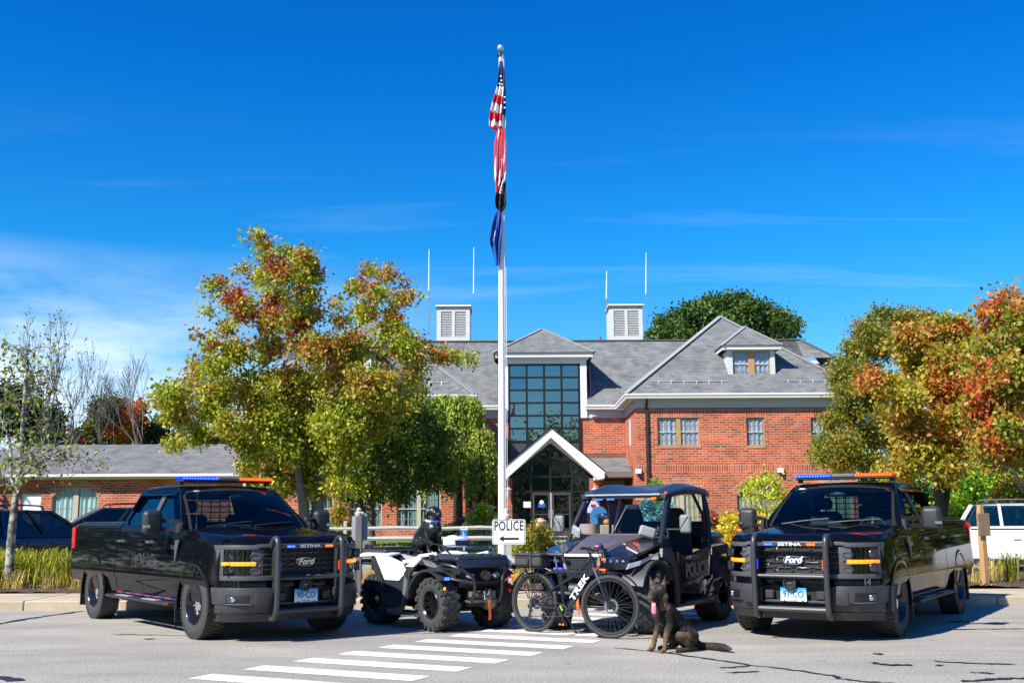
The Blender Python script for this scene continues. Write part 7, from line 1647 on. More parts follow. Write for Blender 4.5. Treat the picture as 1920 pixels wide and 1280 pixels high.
q = at(1138, 978, 49.0); P_ = empty('pumpkin', (q.x, 49.0, gz(49)), 0, 'orange pumpkin on a low stone block beside the litter basket', 'pumpkin'); P_.location.z = q.z - .0
b = MB(); S = []
for i in range(9):
    t = pi * i / 8; S.append([((.16 * sin(t) + .002) * (1 + .07 * cos(8 * a)) * cos(a), (.16 * sin(t) + .002) * (1 + .07 * cos(8 * a)) * sin(a), .13 * cos(t)) for a in [2 * pi * k / 32 for k in range(32)]])
b.loft(S, ring=True); b.build('pumpkin_body', mat('pumpkin_orange', (.75, .26, .03), .5), P_, smooth=60); b = MB(); b.tube([(0, 0, .11), (.02, 0, .17), (.04, 0, .19)], [.022, .016, .014], 6); b.build('stalk', mat('stalk_green', (.12, .13, .04), .8), P_)
b = MB(); b.box(q.x - .3, q.x + .3, 48.8, 49.3, gz(49) - .1, q.z - .125, c=.03); tag(b.build('stone_block', concrete, smooth=0), 'pale stone block under the orange pumpkin', 'stone block')
# ================================================================ PARKED CARS BEHIND THE BED
def car(name, L, W, Hh, prof, cab, mp, loc, rz, label, cat='car', rack=True, wheels=(0, -2.7), rad=.35, rim_m=None, side_glass=None, group='cars parked behind the planting bed'):
    """prof: lower body (x,z) top outline nose to tail; cab: greenhouse (x,z) points front-base, front-top, rear-top, rear-base"""
    T = empty(name, loc, rz, label, cat, group); hw = W / 2
    def sec(x, z): return [(x, hw * .90, .22), (x, hw * .97, .34), (x, hw, .60), (x, hw * .985, z - .12), (x, hw * .93, z - .02), (x, hw * .86, z), (x, 0, z + .015), (x, -hw * .86, z), (x, -hw * .93, z - .02), (x, -hw * .985, z - .12), (x, -hw, .60), (x, -hw * .97, .34), (x, -hw * .90, .22)]
    P = spline([(x, 0, z) for x, z in prof], 4); S = []
    for i, p in enumerate(P):
        e = min(i, len(P) - 1 - i); k = (.86, .93, .97, .99)[e] if e < 4 else 1
        S.append([(x, y * k, z) for x, y, z in sec(p.x, p.z)])
    b = MB().loft(S, ring=True).build('body', mp, T, smooth=50)
    c = MB()
    for wx in wheels:
        for s in (1, -1): c.lathe([(0, 0), (rad + .06, 0), (rad + .06, s * .35), (0, s * .35)], o=(wx, s * (hw - .30), rad), ax='y', n=28)
    co_ = c.build('cutter', mp, smooth=0, weld=True)
    def fn(ob): m = ob.modifiers.new('b', 'BOOLEAN'); m.operation = 'DIFFERENCE'; m.object = co_; m.solver = 'EXACT'
    modify(b, fn); me = co_.data; bpy.data.objects.remove(co_); bpy.data.meshes.remove(me); b.data.shade_smooth(); b.data.set_sharp_from_angle(angle=R(40))
    (ax, az), (bx, bz), (cx, cz), (dx, dz) = cab; hb, ht = hw * .90, hw * .72
    # roof
    S = [[(x, y * ht, z - .035 * abs(y) ** 3) for y in (-1, -.8, -.4, 0, .4, .8, 1)] for x, z in [(bx + (cx - bx) * t, bz + (cz - bz) * t + .03 * sin(pi * t)) for t in [i / 6 for i in range(7)]]]
    b = MB(); b.loft([q + [(p[0], p[1], p[2] - .06) for p in reversed(q)] for q in S], ring=True); b.build('roof', mp, T, smooth=60)
    gl = side_glass or sglass
    b = MB()
    for s in (1, -1):
        lo, up = lambda x, z: V((x, s * hb, z)), lambda x, z: V((x, s * ht, z))
        b.bar(lo(ax, az), up(bx, bz - .02), .07, .05); b.bar(lo(dx, dz), up(cx, cz - .02), .16, .05)
        for t in (.36, .72): b.bar(lo(ax + (dx - ax) * (t * .9 + .04), az + (dz - az) * t), up(bx + (cx - bx) * t, bz + (cz - bz) * t), .07, .04)
    b.build('pillar', mp, T, smooth=0)
    for s in (1, -1):
        b = MB()
        for xs_ in (ax - .12, (ax + dx) / 2 - .05, dx + .55): b.box(xs_ - .006, xs_ + .006, s * (hw - .003), s * (hw + .004), .50, az - .14)
        b.box(dx + .3, ax + .25, s * (hw - .02), s * (hw + .012), .28, .40); b.box(dx + .3, ax, s * (hw * .955), s * (hw * .99), az - .05, az - .02); b.build('side_trim', trimb, T, smooth=0)
        b = MB(); b.quad((ax, s * (hb - .01), az), (bx, s * (ht - .01), bz), (cx, s * (ht - .01), cz), (dx, s * (hb - .01), dz)); b.build('side_window', gl, T, smooth=0)
        b = MB(); b.ball((ax - .18, s * (hw + .10), az + .07), .06, .10, .075); b.build('wing_mirror', mp, T)
        for wx in wheels: 
            w_ = wheel(T, wx, s * (hw - .13), s, rad=rad, wid=.22, rim=.23, mode='utv', tread=30, lug=.006)
        f = prof[0][0]; b = MB(); b.ball((f - .16, s * hw * .74, .72), .14, .17, .075); b.build('headlamp', mat('clear_lamp', (.6, .65, .7), .1, coat=1), T)
        r_ = prof[-1][0]; b = MB(); b.box(r_ + .03, r_ + .20, s * hw * .78, s * (hw * .97), .80, 1.02, c=.03); b.build('tail_lamp', redl, T, bev=.01)
        for xh in (ax - 1.0, ax - 1.9): b = MB(); b.box(xh - .08, xh + .08, s * (hw - .005), s * (hw + .03), .87, .90, c=.008); b.build('door_handle', mp, T)
        if rack: b = MB(); P = spline([(bx - .15, s * ht * .92, bz + .0), (bx - .30, s * ht * .92, bz + .10), (cx + .35, s * ht * .92, cz + .10), (cx + .15, s * ht * .92, cz + .0)], 4); b.tube(P, .02, 6); b.build('roof_rail', mat('rail_dark', (.03, .03, .035), .4), T)
    b = MB(); b.quad((ax + .12, -hb * .95, az), (ax + .12, hb * .95, az), (bx + .02, ht * .97, bz), (bx + .02, -ht * .97, bz)); b.build('windscreen', glass_mat('car_screen', (.5, .8, .8), 0, 1.6, .5), T, smooth=0)
    b = MB(); b.quad((dx - .02, -hb * .93, dz), (dx - .02, hb * .93, dz), (cx - .02, ht * .95, cz), (cx - .02, -ht * .95, cz)); b.build('rear_window', gl, T, smooth=0)
    b = MB(); b.box(ax - .3, dx + .3, -hb * .8, hb * .8, .3, .78); 
    for s in (-.36, .36): b.box(ax - .95, ax - 1.1, s - .22, s + .22, .75, 1.30, c=.04); b.box(ax - 1.9, ax - 2.05, s - .22, s + .22, .75, 1.25, c=.04)
    b.build('seats', seatm, T)
    b = MB(); f = prof[0][0]; b.box(f - .02, f + .02, -hw * .55, hw * .55, .48, .66, c=.01); b.build('grille', trimb, T)
    return T
navy = mat('car_navy', (.008, .014, .05), .25, coat=1); dblk = mat('car_dark_blue', (.006, .012, .045), .25, coat=1); wcar = mat('car_white', (.58, .59, .60), .3, coat=.7)
suv_p = [(.88, .55), (.84, .80), (.6, .93), (.1, 1.0), (-.3, 1.06), (-1.4, 1.08), (-2.6, 1.08), (-3.3, 1.06), (-3.6, .95), (-3.64, .6)]
suv_c = [(-.32, 1.05), (-1.25, 1.60), (-3.0, 1.60), (-3.52, 1.06)]
q = at(30, 1040, 23.6)
car('estate_car', 4.5, 1.8, 1.65, suv_p, suv_c, dblk, (-10.5, 26.2, gz(26) - .06), R(62), 'dark blue crossover with roof rails and red tail lamp behind the speckled tree')
q = at(185, 1000, 28)
car('hatchback', 4.3, 1.78, 1.6, suv_p, suv_c, navy, (q.x - 1.1, 27.4, gz(27)), R(180 + 28), 'blue car facing left, half hidden behind the left pickup bed')
suv4_p = [(.90, .62), (.86, .95), (.6, 1.08), (.1, 1.13), (-.3, 1.17), (-1.4, 1.20), (-2.8, 1.20), (-3.5, 1.18), (-3.72, 1.1), (-3.76, .6)]
suv4_c = [(-.42, 1.16), (-1.05, 1.72), (-3.35, 1.74), (-3.66, 1.18)]
q = at(1812, 1040, 25.5)
car('white_suv', 4.8, 1.9, 1.8, suv4_p, suv4_c, wcar, (q.x + 3.25, 24.6, gz(24.7)), R(-30), 'white off-road car with roof rack behind the brown wooden sign', rad=.39, side_glass=glass_mat('light_side_glass', (.5, .75, .75), 0, 1.7, .35)).scale = (.93, .93, .93)
# ================================================================ TREES AND PLANTS
def lc(c, k=1.75):
    return tuple(min(.85, x * k) for x in srgb(c))
def leafm(name, A, B=None, cs=.9, th=(.45, .6), trl=.42, gloss=.12, rough=.35, hz=None):
    """leaf colours: A by random per leaf, B in clumps where a noise field is high"""
    m = bpy.data.materials.new(name); m.use_nodes = True; nt = m.node_tree; nt.nodes.clear(); o = nt.nodes.new('ShaderNodeOutputMaterial')
    g = nt.nodes.new('ShaderNodeNewGeometry'); rA = ramp(nt, [(i / max(1, len(A) - 1), lc(c)) for i, c in enumerate(A)]); nt.links.new(g.outputs['Random Per Island'], rA.inputs[0]); col = rA.outputs[0]
    if B:
        rB = ramp(nt, [(i / max(1, len(B) - 1), lc(c)) for i, c in enumerate(B)]); nt.links.new(g.outputs['Random Per Island'], rB.inputs[0])
        n = nt.nodes.new('ShaderNodeTexNoise'); n.inputs['Scale'].default_value = cs; n.inputs['Detail'].default_value = 4; n.inputs['Roughness'].default_value = .7; nt.links.new(g.outputs['Position'], n.inputs['Vector'])
        mr = nt.nodes.new('ShaderNodeMapRange'); mr.inputs['From Min'].default_value = th[0]; mr.inputs['From Max'].default_value = th[1]; nt.links.new(n.outputs['Fac'], mr.inputs['Value'])
        mx = nt.nodes.new('ShaderNodeMix'); mx.data_type = 'RGBA'; fo_ = mr.outputs[0]
        if hz:
            sp_ = nt.nodes.new('ShaderNodeSeparateXYZ'); nt.links.new(g.outputs['Position'], sp_.inputs[0]); h_ = nt.nodes.new('ShaderNodeMapRange'); h_.inputs['From Min'].default_value = hz[0]; h_.inputs['From Max'].default_value = hz[1]; h_.inputs['To Min'].default_value = hz[2]; nt.links.new(sp_.outputs[2], h_.inputs['Value'])
            mu = nt.nodes.new('ShaderNodeMath'); mu.operation = 'MULTIPLY'; nt.links.new(fo_, mu.inputs[0]); nt.links.new(h_.outputs[0], mu.inputs[1]); fo_ = mu.outputs[0]
        nt.links.new(fo_, mx.inputs['Factor']); nt.links.new(col, mx.inputs['A']); nt.links.new(rB.outputs[0], mx.inputs['B']); col = mx.outputs['Result']
    d = nt.nodes.new('ShaderNodeBsdfDiffuse'); t = nt.nodes.new('ShaderNodeBsdfTranslucent'); s = nt.nodes.new('ShaderNodeBsdfGlossy'); s.inputs['Roughness'].default_value = rough
    nt.links.new(col, d.inputs['Color']); nt.links.new(col, t.inputs['Color'])
    a = nt.nodes.new('ShaderNodeMixShader'); a.inputs[0].default_value = trl; nt.links.new(d.outputs[0], a.inputs[1]); nt.links.new(t.outputs[0], a.inputs[2])
    b = nt.nodes.new('ShaderNodeMixShader'); b.inputs[0].default_value = min(gloss, .06) * .6; s.inputs['Roughness'].default_value = .55; nt.links.new(a.outputs[0], b.inputs[1]); nt.links.new(s.outputs[0], b.inputs[2]); nt.links.new(b.outputs[0], o.inputs['Surface'])
    MATS[name] = m; return m
bark = mat('bark_grey', (.16, .145, .125), .9, vary=.45, vscale=7, bump=.8, bscale=22)
barkd = mat('bark_dark', (.055, .047, .04), .9, vary=.4, vscale=7, bump=.8, bscale=22)
barkp = mat('bark_pale', (.22, .21, .18), .9, vary=.6, vscale=9, bump=.8, bscale=25); nt_, b_ = nodes(barkp)
mx_ = [n for n in nt_.nodes if n.type == 'MIX'][0]; no_ = [n for n in nt_.nodes if n.type == 'TEX_NOISE'][0]; rr_ = ramp(nt_, [(.38, (.07, .065, .055)), (.5, (.17, .16, .13)), (.56, (.36, .38, .30)), (.7, (.42, .42, .36))]); nt_.links.new(no_.outputs['Fac'], rr_.inputs[0]); nt_.links.new(rr_.outputs[0], b_.inputs['Base Color'])
def leaves_obj(name, pts, size, m, parent, seed=1, aspect=.62, droop=.3, jit=.35, flat=None):
    """pts (n,3) leaf positions in world space; builds one mesh of folded leaf quads"""
    g = np.random.default_rng(seed); n = len(pts); sz = size * (1 + jit * g.uniform(-1, 1, (n, 1)))
    d = g.normal(size=(n, 3)); d[:, 2] -= droop * 2; d /= np.linalg.norm(d, axis=1, keepdims=True)
    r = g.normal(size=(n, 3)); r -= d * (r * d).sum(1, keepdims=True); r /= np.linalg.norm(r, axis=1, keepdims=True); nn = np.cross(d, r)
    w_ = sz * aspect * .5; P = np.empty((n, 4, 3), 'f'); P[:, 0] = pts; P[:, 1] = pts + d * sz * .45 + r * w_ + nn * sz * .12; P[:, 2] = pts + d * sz; P[:, 3] = pts + d * sz * .45 - r * w_ + nn * sz * .12
    off = np.array(parent.matrix_world.translation if parent else (0, 0, 0), 'f') if parent else 0
    if parent: off = np.array(parent.location[:], 'f')
    me = bpy.data.meshes.new(name); me.vertices.add(4 * n); me.vertices.foreach_set('co', (P.reshape(-1, 3) - off).ravel())
    me.loops.add(4 * n); me.loops.foreach_set('vertex_index', np.arange(4 * n, dtype='i')); me.polygons.add(n); me.polygons.foreach_set('loop_start', np.arange(0, 4 * n, 4, dtype='i')); me.polygons.foreach_set('loop_total', np.full(n, 4, 'i'))
    me.materials.append(m); me.update(calc_edges=True); o = bpy.data.objects.new(name, me); COL.objects.link(o); o.parent = parent; return o
def lobe_points(lobes, n, seed, clump=.22, per=9, gap=.42, gs=1.1, shell=.55, airy=0):
    """clumped points in ellipsoid lobes with noise gaps; lobes (x,y,z,r)"""
    g = np.random.default_rng(seed); vol = np.array([l[3] ** 2.2 for l in lobes]); vol /= vol.sum(); out = []; tw = []; k = n // per; tries = 0
    while len(tw) < k and tries < 60:
        tries += 1; idx = g.choice(len(lobes), k, p=vol); d = g.normal(size=(k, 3)); d /= np.linalg.norm(d, axis=1, keepdims=True); rr = g.uniform(0, 1, (k, 1)) ** shell
        L = np.array([lobes[i][:4] for i in idx]); p = L[:, :3] + d * rr * L[:, 3:4] * np.array([1, 1, .85])
        for q in p:
            if NZ.noise(V(q.tolist()) * gs) * .5 + .5 > gap + (airy * .13 if q[2] > 5.2 else 0) - .12 + .1 * g.uniform(): tw.append(q)
            if len(tw) >= k: break
    tw = np.array(tw); P = np.repeat(tw, per, axis=0); P = P + g.normal(size=P.shape) * clump * np.array([1, 1, .8]); return P, tw
def grow(mb, a, b, r0, r1, wob, rr, n=6, sides=6):
    a, b = V(a), V(b); L = (b - a).length; P = []
    for i in range(n + 1):
        t = i / n; j = wob * L * sin(pi * t); P.append(a.lerp(b, t) + V((rr.uniform(-1, 1), rr.uniform(-1, 1), rr.uniform(-.6, .8))) * j * .5 + V((0, 0, .12 * L * sin(pi * t))))
    mb.tube(P, [r0 + (r1 - r0) * i / n for i in range(n + 1)], sides, cap=False); return P
def tree(name, base, fork, lobes, lm, nl, ls, label, seed=1, tr=.16, bm=None, stems=1, twigs=160, cat='tree', group=None, clump=.22, gap=.42, gs=1.1, droop=.3, per=9, shell=.55, part='crown', aspect=.62, airy=0):
    bm = bm or bark; T = empty(name, base, 0, label, cat, group); rr = random.Random(seed); B0 = V(base)
    mb = MB(); forks = []
    for s in range(stems):
        f = V(fork) + (V((rr.uniform(-.8, .8), rr.uniform(-.5, .5), rr.uniform(-.3, .5))) if s else V()); forks.append(f)
        P = spline([V((.0, 0, -.15)), V((rr.uniform(-.06, .06), 0, (f - B0).z * .4)) + (f - B0) * .35 * V((1, 1, 0)), f - B0] if False else [V((0, 0, -.15)), (f - B0) * .5 + V((rr.uniform(-.1, .1), 0, 0)), f - B0], 6)
        k = len(P); mb.tube(P, [tr * (1.35 if i == 0 else 1.12 if i == 1 else 1) * (1 - .62 * i / k) for i in range(k)], 12)
    mb.build('trunk', bm, T, smooth=60)
    mb = MB(); nodes_ = [(f - V((0, 0, .06)), tr * .46) for f in forks]
    for l in sorted(lobes, key=lambda l: (V(l[:3]) - V(fork)).length):
        c = V(l[:3]); q, r_ = min(nodes_, key=lambda w_: (w_[0] - c).length + max(0, w_[0].z - c.z) * 1.5 + (0 if w_[1] > .02 else .5)); r0 = min(r_ * .85, .04 + .06 * l[3]); P = grow(mb, q - B0, c - B0, r0, max(.012, r0 * .4), .16, rr)
        nodes_.append((P[3] + B0, r0 * .7)); nodes_.append((c, max(.014, r0 * .5)))
    pts, tw = lobe_points(lobes, nl, seed, clump, per, gap, gs, shell, airy)
    if len(tw): 
        L = np.array([l[:3] for l in lobes])
        for i in range(min(twigs, len(tw))):
            q = V(tw[rr.randrange(len(tw))].tolist()); c = V(L[np.argmin(((L - np.array(q)) ** 2).sum(1))].tolist()); grow(mb, c - B0, q - B0, .014, .004, .2, rr, 4, 4)
    mb.build('branch', bm, T, smooth=60)
    leaves_obj(part, pts, ls, lm, T, seed, aspect, droop); return T
def plobes(L, Y, sx, ox, oy, dy=1., seed=5):
    """lobes given on the photo grid: (u, v, r) scaled; depth jitter keeps the crown round"""
    rr = random.Random(seed); out = []
    for l in L:
        u, v, r = l[:3]; px, py = ox + u / sx, oy + v / sx; rad = r / sx / FPX * Y * 1.02
        for k in range(2): p = at(px, py, Y + rr.uniform(-1, 1) * dy + (k - .5) * dy * .7); out.append((p.x, p.y, p.z, rad * (1 if k == 0 else .85)))
    return out
pear = leafm('pear_leaf', ['#42580f', '#6c7e14', '#93981c', '#4e6614', '#aea832', '#80881a'], ['#7a1c24', '#a0401c', '#8a7420', '#6a1a20', '#b0641c'], 1.0, (.46, .56), .42, .13, hz=(4.2, 7.5, .22))
pearg = leafm('green_leaf', ['#22380c', '#39521a', '#587012', '#2c4414', '#7c8a20'], ['#8a6a18', '#6a7a18', '#7a4418', '#44601a'], .8, (.56, .68), .42, .09)
Z = (2.1333, 270, 400)
T1 = [(455, 85, 30), (480, 130, 28), (395, 110, 14), (500, 180, 30), (570, 150, 38), (690, 140, 38), (640, 180, 40), (660, 240, 55), (560, 240, 60), (470, 250, 42), (400, 225, 24), (290, 290, 42), (350, 330, 45), (400, 380, 55), (520, 330, 72), (640, 330, 60), (600, 420, 75), (500, 430, 68), (690, 400, 34), (260, 390, 22), (330, 460, 42), (225, 490, 30), (270, 520, 36), (370, 560, 65), (280, 610, 55), (500, 530, 70), (600, 500, 50), (200, 600, 22)]
T1 += [(905, 215, 36), (970, 240, 40), (850, 290, 34), (940, 320, 55), (1030, 340, 36), (880, 390, 55), (775, 370, 22), (790, 430, 34), (990, 410, 40), (1075, 330, 22), (1035, 270, 18)]
T1 += [(700, 560, 95), (820, 540, 90), (950, 520, 90), (1060, 540, 75), (1100, 620, 65), (1180, 570, 32), (1240, 575, 28), (1300, 580, 26), (1000, 460, 60)]
T1 += [(200, 680, 75), (110, 720, 65), (50, 740, 40), (300, 720, 80), (130, 800, 55), (210, 880, 50), (330, 840, 60), (120, 915, 28), (260, 800, 50)]
T1 += [(560, 1100, 40), (680, 1110, 45), (480, 1080, 35), (770, 1100, 40), (420, 1010, 45), (520, 1040, 50), (640, 1050, 60), (760, 1030, 50), (390, 880, 50), (840, 1080, 35)]
T1 += [(450, 700, 110), (600, 700, 120), (760, 690, 115), (900, 690, 110), (1010, 740, 90), (500, 830, 100), (640, 850, 110), (440, 940, 60), (560, 950, 80), (780, 850, 110), (900, 840, 90), (830, 950, 60), (680, 960, 70)]
b0, f0 = at(590, 985, 34), at(602, 880, 34); b0.z = gz(34)
tree('pear_tree', b0, f0, plobes(T1, 34, *Z, dy=1.6), pear, 86000, .13, 'tall pear tree turning red at its top, behind the left pickup', 3, .22, stems=3, twigs=520, clump=.15, gap=.44, gs=1.3, per=8, airy=1)
T2 = [(900, 780, 90), (1020, 820, 90), (1100, 880, 80), (960, 920, 90), (1060, 980, 80), (880, 980, 80), (1130, 980, 60), (780, 1000, 70), (980, 1040, 60), (1130, 800, 70), (1050, 700, 80), (860, 860, 90), (720, 1010, 50), (1180, 900, 60), (1120, 1060, 50), (1050, 1080, 50), (1180, 1010, 50), (940, 1110, 50), (1020, 1130, 35), (820, 1120, 45), (1210, 1080, 35), (860, 1060, 45)]
b0, f0 = at(690, 1000, 40.6), at(700, 890, 40.6); b0.z = gz(40.6)
tree('broadleaf_tree', b0, f0, plobes(T2, 40.6, *Z, dy=1.8), pearg, 34000, .14, 'green tree with stout grey trunk just behind the rail fence', 4, .30, stems=2, twigs=160, gap=.42)
# weeping cherry: long hanging strands
def weeping(name, base, centre, rx, rz_, label, n=260, seed=8):
    rr = random.Random(seed); T = empty(name, base, 0, label, 'tree'); B0 = V(base); mb = MB(); c = V(centre); mb.tube([(0, 0, -.1), (c - B0) * .5 + V((.1, 0, 0)), c - B0 + V((0, 0, .1))], [.15, .12, .09], 10); mb.build('trunk', barkd, T, smooth=60)
    mb = MB(); pts = []
    for i in range(n):
        a = rr.uniform(0, 2 * pi); d = rr.uniform(.25, 1) ** .6; e = c + V((cos(a) * rx * d, sin(a) * rx * .8 * d, rr.uniform(-.1, .75) * (1.1 - d * .6))); Ld = rr.uniform(.7, 1) * (rz_ * (.55 + .5 * d)); mid = c.lerp(e, .6) + V((0, 0, .45)); 
        P = spline([c, mid, e, e + V((cos(a) * .12, sin(a) * .1, -Ld * .5)), e + V((cos(a) * .15 + rr.uniform(-.1, .1), sin(a) * .1, -Ld))], 4)
        if i < 110: mb.tube([p - B0 for p in P], [.012] * 4 + [.006] * (len(P) - 4), 4, cap=False)
        for p, q in zip(P[5:], P[6:]):
            for k in range(int((q - p).length * 24) + 1): pts.append(p.lerp(q, rr.random()) + V((rr.gauss(0, .045), rr.gauss(0, .045), rr.gauss(0, .03))))
    mb.build('branch', barkd, T, smooth=60); leaves_obj('crown', np.array([tuple(p) for p in pts]), .14, weepm, T, seed, .42, 1.3)
weepm = leafm('weeping_leaf', ['#5a6e1c', '#8a9a2c', '#3c5014', '#a0aa3a', '#6c7e22'], ['#9a8a2a', '#7c8c26', '#b0a43c'], 1.1, (.5, .7), .32, .08)
b0 = at(862, 1000, 45.5); b0.z = gz(45.5)
weeping('weeping_cherry', b0, at(853, 775, 45.5), 1.25, 3.6, 'weeping tree with hanging yellow-green strands against the brick wing', 330)
weeping('weeping_cherry', (at(907, 1000, 44.6).x, 44.6, gz(44.6)), at(903, 835, 44.6), .50, 2.5, 'narrow weeping tree with hanging strands immediately left of the flagpole', 100, 9)
MATS['weeping_leaf']
# right-hand trees
ZR = (2.909, 1480, 540)
m1 = leafm('maple_leaf_olive', ['#4c5c14', '#6e701c', '#3a4e0f', '#86781e', '#586818'], ['#9a641c', '#8a701e', '#74541a', '#66701c'], 1.0, (.5, .66), .42, .06)
m2 = leafm('maple_leaf_red', ['#6a7416', '#9a8a20', '#4a5c12', '#a88e2c', '#66761a'], ['#a03022', '#b4502a', '#8a2820', '#b0662e', '#8a5a24'], .8, (.46, .60), .42, .12, hz=(2.5, 6.5, .35))
m3 = leafm('pear_leaf_mixed', ['#4e6614', '#76861c', '#8a7a26', '#3c5412', '#848e24'], ['#a84022', '#b0602c', '#8c3420', '#a8822c'], .8, (.46, .60), .42, .13)
TR1 = [(500, 170, 75), (620, 170, 75), (730, 180, 70), (420, 240, 70), (360, 340, 70), (290, 420, 60), (500, 300, 100), (270, 480, 50), (300, 560, 65), (400, 470, 90), (320, 680, 90), (230, 720, 60), (200, 860, 65), (170, 920, 40), (320, 860, 100), (450, 800, 100), (290, 960, 60), (430, 950, 70), (550, 700, 100), (480, 620, 90), (420, 580, 70), (600, 880, 90)]
b0, f0 = at(1660, 1010, 38), at(1665, 890, 38); b0.z = gz(38)
tree('maple_tree', b0, f0, plobes(TR1, 38, *ZR, dy=1.6), m1, 42000, .11, 'olive and orange maple in front of the right end of the station', 11, .2, barkd, 2, 220, gap=.47, clump=.17, gs=1.3)
TR2 = [(640, 270, 80), (760, 250, 80), (880, 215, 80), (980, 280, 75), (700, 380, 110), (850, 380, 110), (960, 400, 95), (560, 320, 55), (480, 500, 55), (410, 520, 30), (560, 540, 80), (800, 520, 110), (930, 540, 100), (650, 620, 100), (760, 680, 110), (900, 700, 110), (640, 780, 90), (800, 850, 100), (700, 900, 90), (560, 970, 60), (500, 1000, 40), (950, 850, 100), (850, 980, 80), (640, 980, 60)]
b0, f0 = at(1765, 1030, 30), at(1764, 900, 30); b0.z = gz(30)
tree('maple_tree', b0, f0, plobes(TR2, 30, *ZR, dy=1.5), m2, 44000, .135, 'red-topped maple with dark forked trunk behind the right pickup', 12, .2, barkd, 3, 260, gap=.47, clump=.16, gs=1.3)
TR3 = [(1200, 60, 65), (1090, 130, 45), (1050, 140, 25), (1250, 150, 80), (1170, 250, 80), (1100, 300, 65), (1240, 330, 80), (1050, 420, 80), (1200, 450, 100), (1080, 560, 90), (1240, 600, 100), (1120, 680, 90), (1010, 660, 70), (1230, 750, 90), (1100, 820, 80), (1180, 900, 90), (1060, 930, 60), (1330, 300, 110), (1350, 600, 120), (1330, 850, 110), (1300, 100, 80), (1450, 450, 130), (1440, 750, 120)]
b0, f0 = at(1945, 1050, 26.8), at(1935, 930, 26.8); b0.z = gz(26.8)
tree('pear_tree', b0, f0, plobes(TR3, 26.8, *ZR, dy=1.2), m3, 28000, .13, 'tall mixed green and orange pear tree cut by the right edge', 13, .17, bark, 2, 130, gap=.45, clump=.18)
gshrub = leafm('bright_green_leaf', ['#4c7a14', '#6a9a1c', '#2e5410', '#8aa824', '#3c6612'], ['#98a020', '#7a9a1c'], 1.0, (.5, .65), .35, .08)
dshrub = leafm('dark_green_leaf', ['#182c0c', '#2a4412', '#1c3410', '#3c5418'], ['#4c5c1c', '#2c4414'], 1.0, (.5, .65), .2, .1)
for i, (px, py, r, Y, lab) in enumerate([(1800, 935, 30, 44, 'bright green shrub behind the red maple trunk'), (1850, 925, 34, 46, 'tall bright green shrub behind the white off-road car'), (1905, 930, 32, 45, 'green shrub behind the roof rack at the right edge')]):
    c = at(px, py, Y); R_ = r / FPX * Y; L = [(c.x + dx * R_, Y + dy, c.z + dz * R_, R_ * .8) for dx, dy, dz in ((0, 0, .7), (.7, .2, 0), (-.7, -.2, 0), (0, 0, -.8), (.5, 0, -1.4), (-.5, .2, -1.4), (.8, 0, .8))]
    tree('shrub', (c.x, Y, gz(Y)), (c.x, Y, gz(Y) + .5), L, gshrub if i < 2 else m3, 4200, .15, lab, 20 + i, .05, barkd, 3, 40, 'shrub', 'green shrubs behind the white car', gap=.4)
# far woods behind the right, closing the horizon
for i, (px, py, r, Y) in enumerate([(1640, 925, 34, 62), (1705, 930, 38, 58), (1765, 925, 36, 66), (1830, 915, 40, 60), (1900, 915, 42, 64), (1960, 915, 42, 60)]):
    c = at(px, py, Y); R_ = r / FPX * Y; L = [(c.x + dx * R_, Y + dy, c.z + dz * R_, R_ * .75) for dx, dy, dz in ((0, 0, .5), (.7, .2, 0), (-.7, -.2, 0), (0, 0, -.8), (.6, 0, -1.3), (-.6, .2, -1.3))]
    tree('background_bush', (c.x, Y, gz(Y)), (c.x, Y, gz(Y) + .6), L, dshrub if i % 2 else gshrub, 3600, .24, ('bright green bush', 'dark green bush')[i % 2] + (' far behind the right pickup cab', ' far behind the right pickup bed', ' between the red maple trunk and the white car', ' beyond the white car rear window', ' beyond the white car windscreen', ' beyond the right edge pear tree')[i], 120 + i, .08, barkd, 2, 20, 'bush', 'bushes far behind the right pickup', gap=.34, clump=.25)
wood_l = leafm('far_green', ['#2c4812', '#44641a', '#5c7a1e', '#22380e'], ['#7a7a20', '#96701e'], .25, (.5, .65), .2, .05)
oak = leafm('oak_leaf', ['#24380f', '#334c14', '#182a0a', '#45591e', '#20340e'], ['#4a5818', '#2c4214'], .4, (.5, .65), .15, .16, .4)
OK_ = [(1222, 628, 9), (1240, 600, 9), (1262, 592, 10), (1284, 582, 10), (1325, 566, 12), (1352, 560, 12), (1392, 562, 12), (1432, 580, 12), (1462, 592, 12), (1492, 606, 9), (1232, 632, 14), (1252, 614, 18), (1280, 608, 24), (1265, 630, 24), (1310, 592, 26), (1345, 578, 24), (1330, 610, 34), (1380, 572, 24), (1410, 585, 28), (1440, 600, 24), (1470, 612, 20), (1485, 620, 12), (1380, 610, 34), (1430, 625, 28), (1290, 640, 26), (1300, 575, 10), (1360, 640, 40), (1450, 650, 30)]
b0 = at(1365, 900, 84); b0.z = gz(84)
tree('oak_tree', b0, at(1365, 700, 84), plobes(OK_, 84, 1, 0, 0, dy=3), oak, 34000, .30, 'large dark green oak rising behind the station roof', 14, .5, barkd, 1, 60, clump=.34, gap=.45, gs=.75)
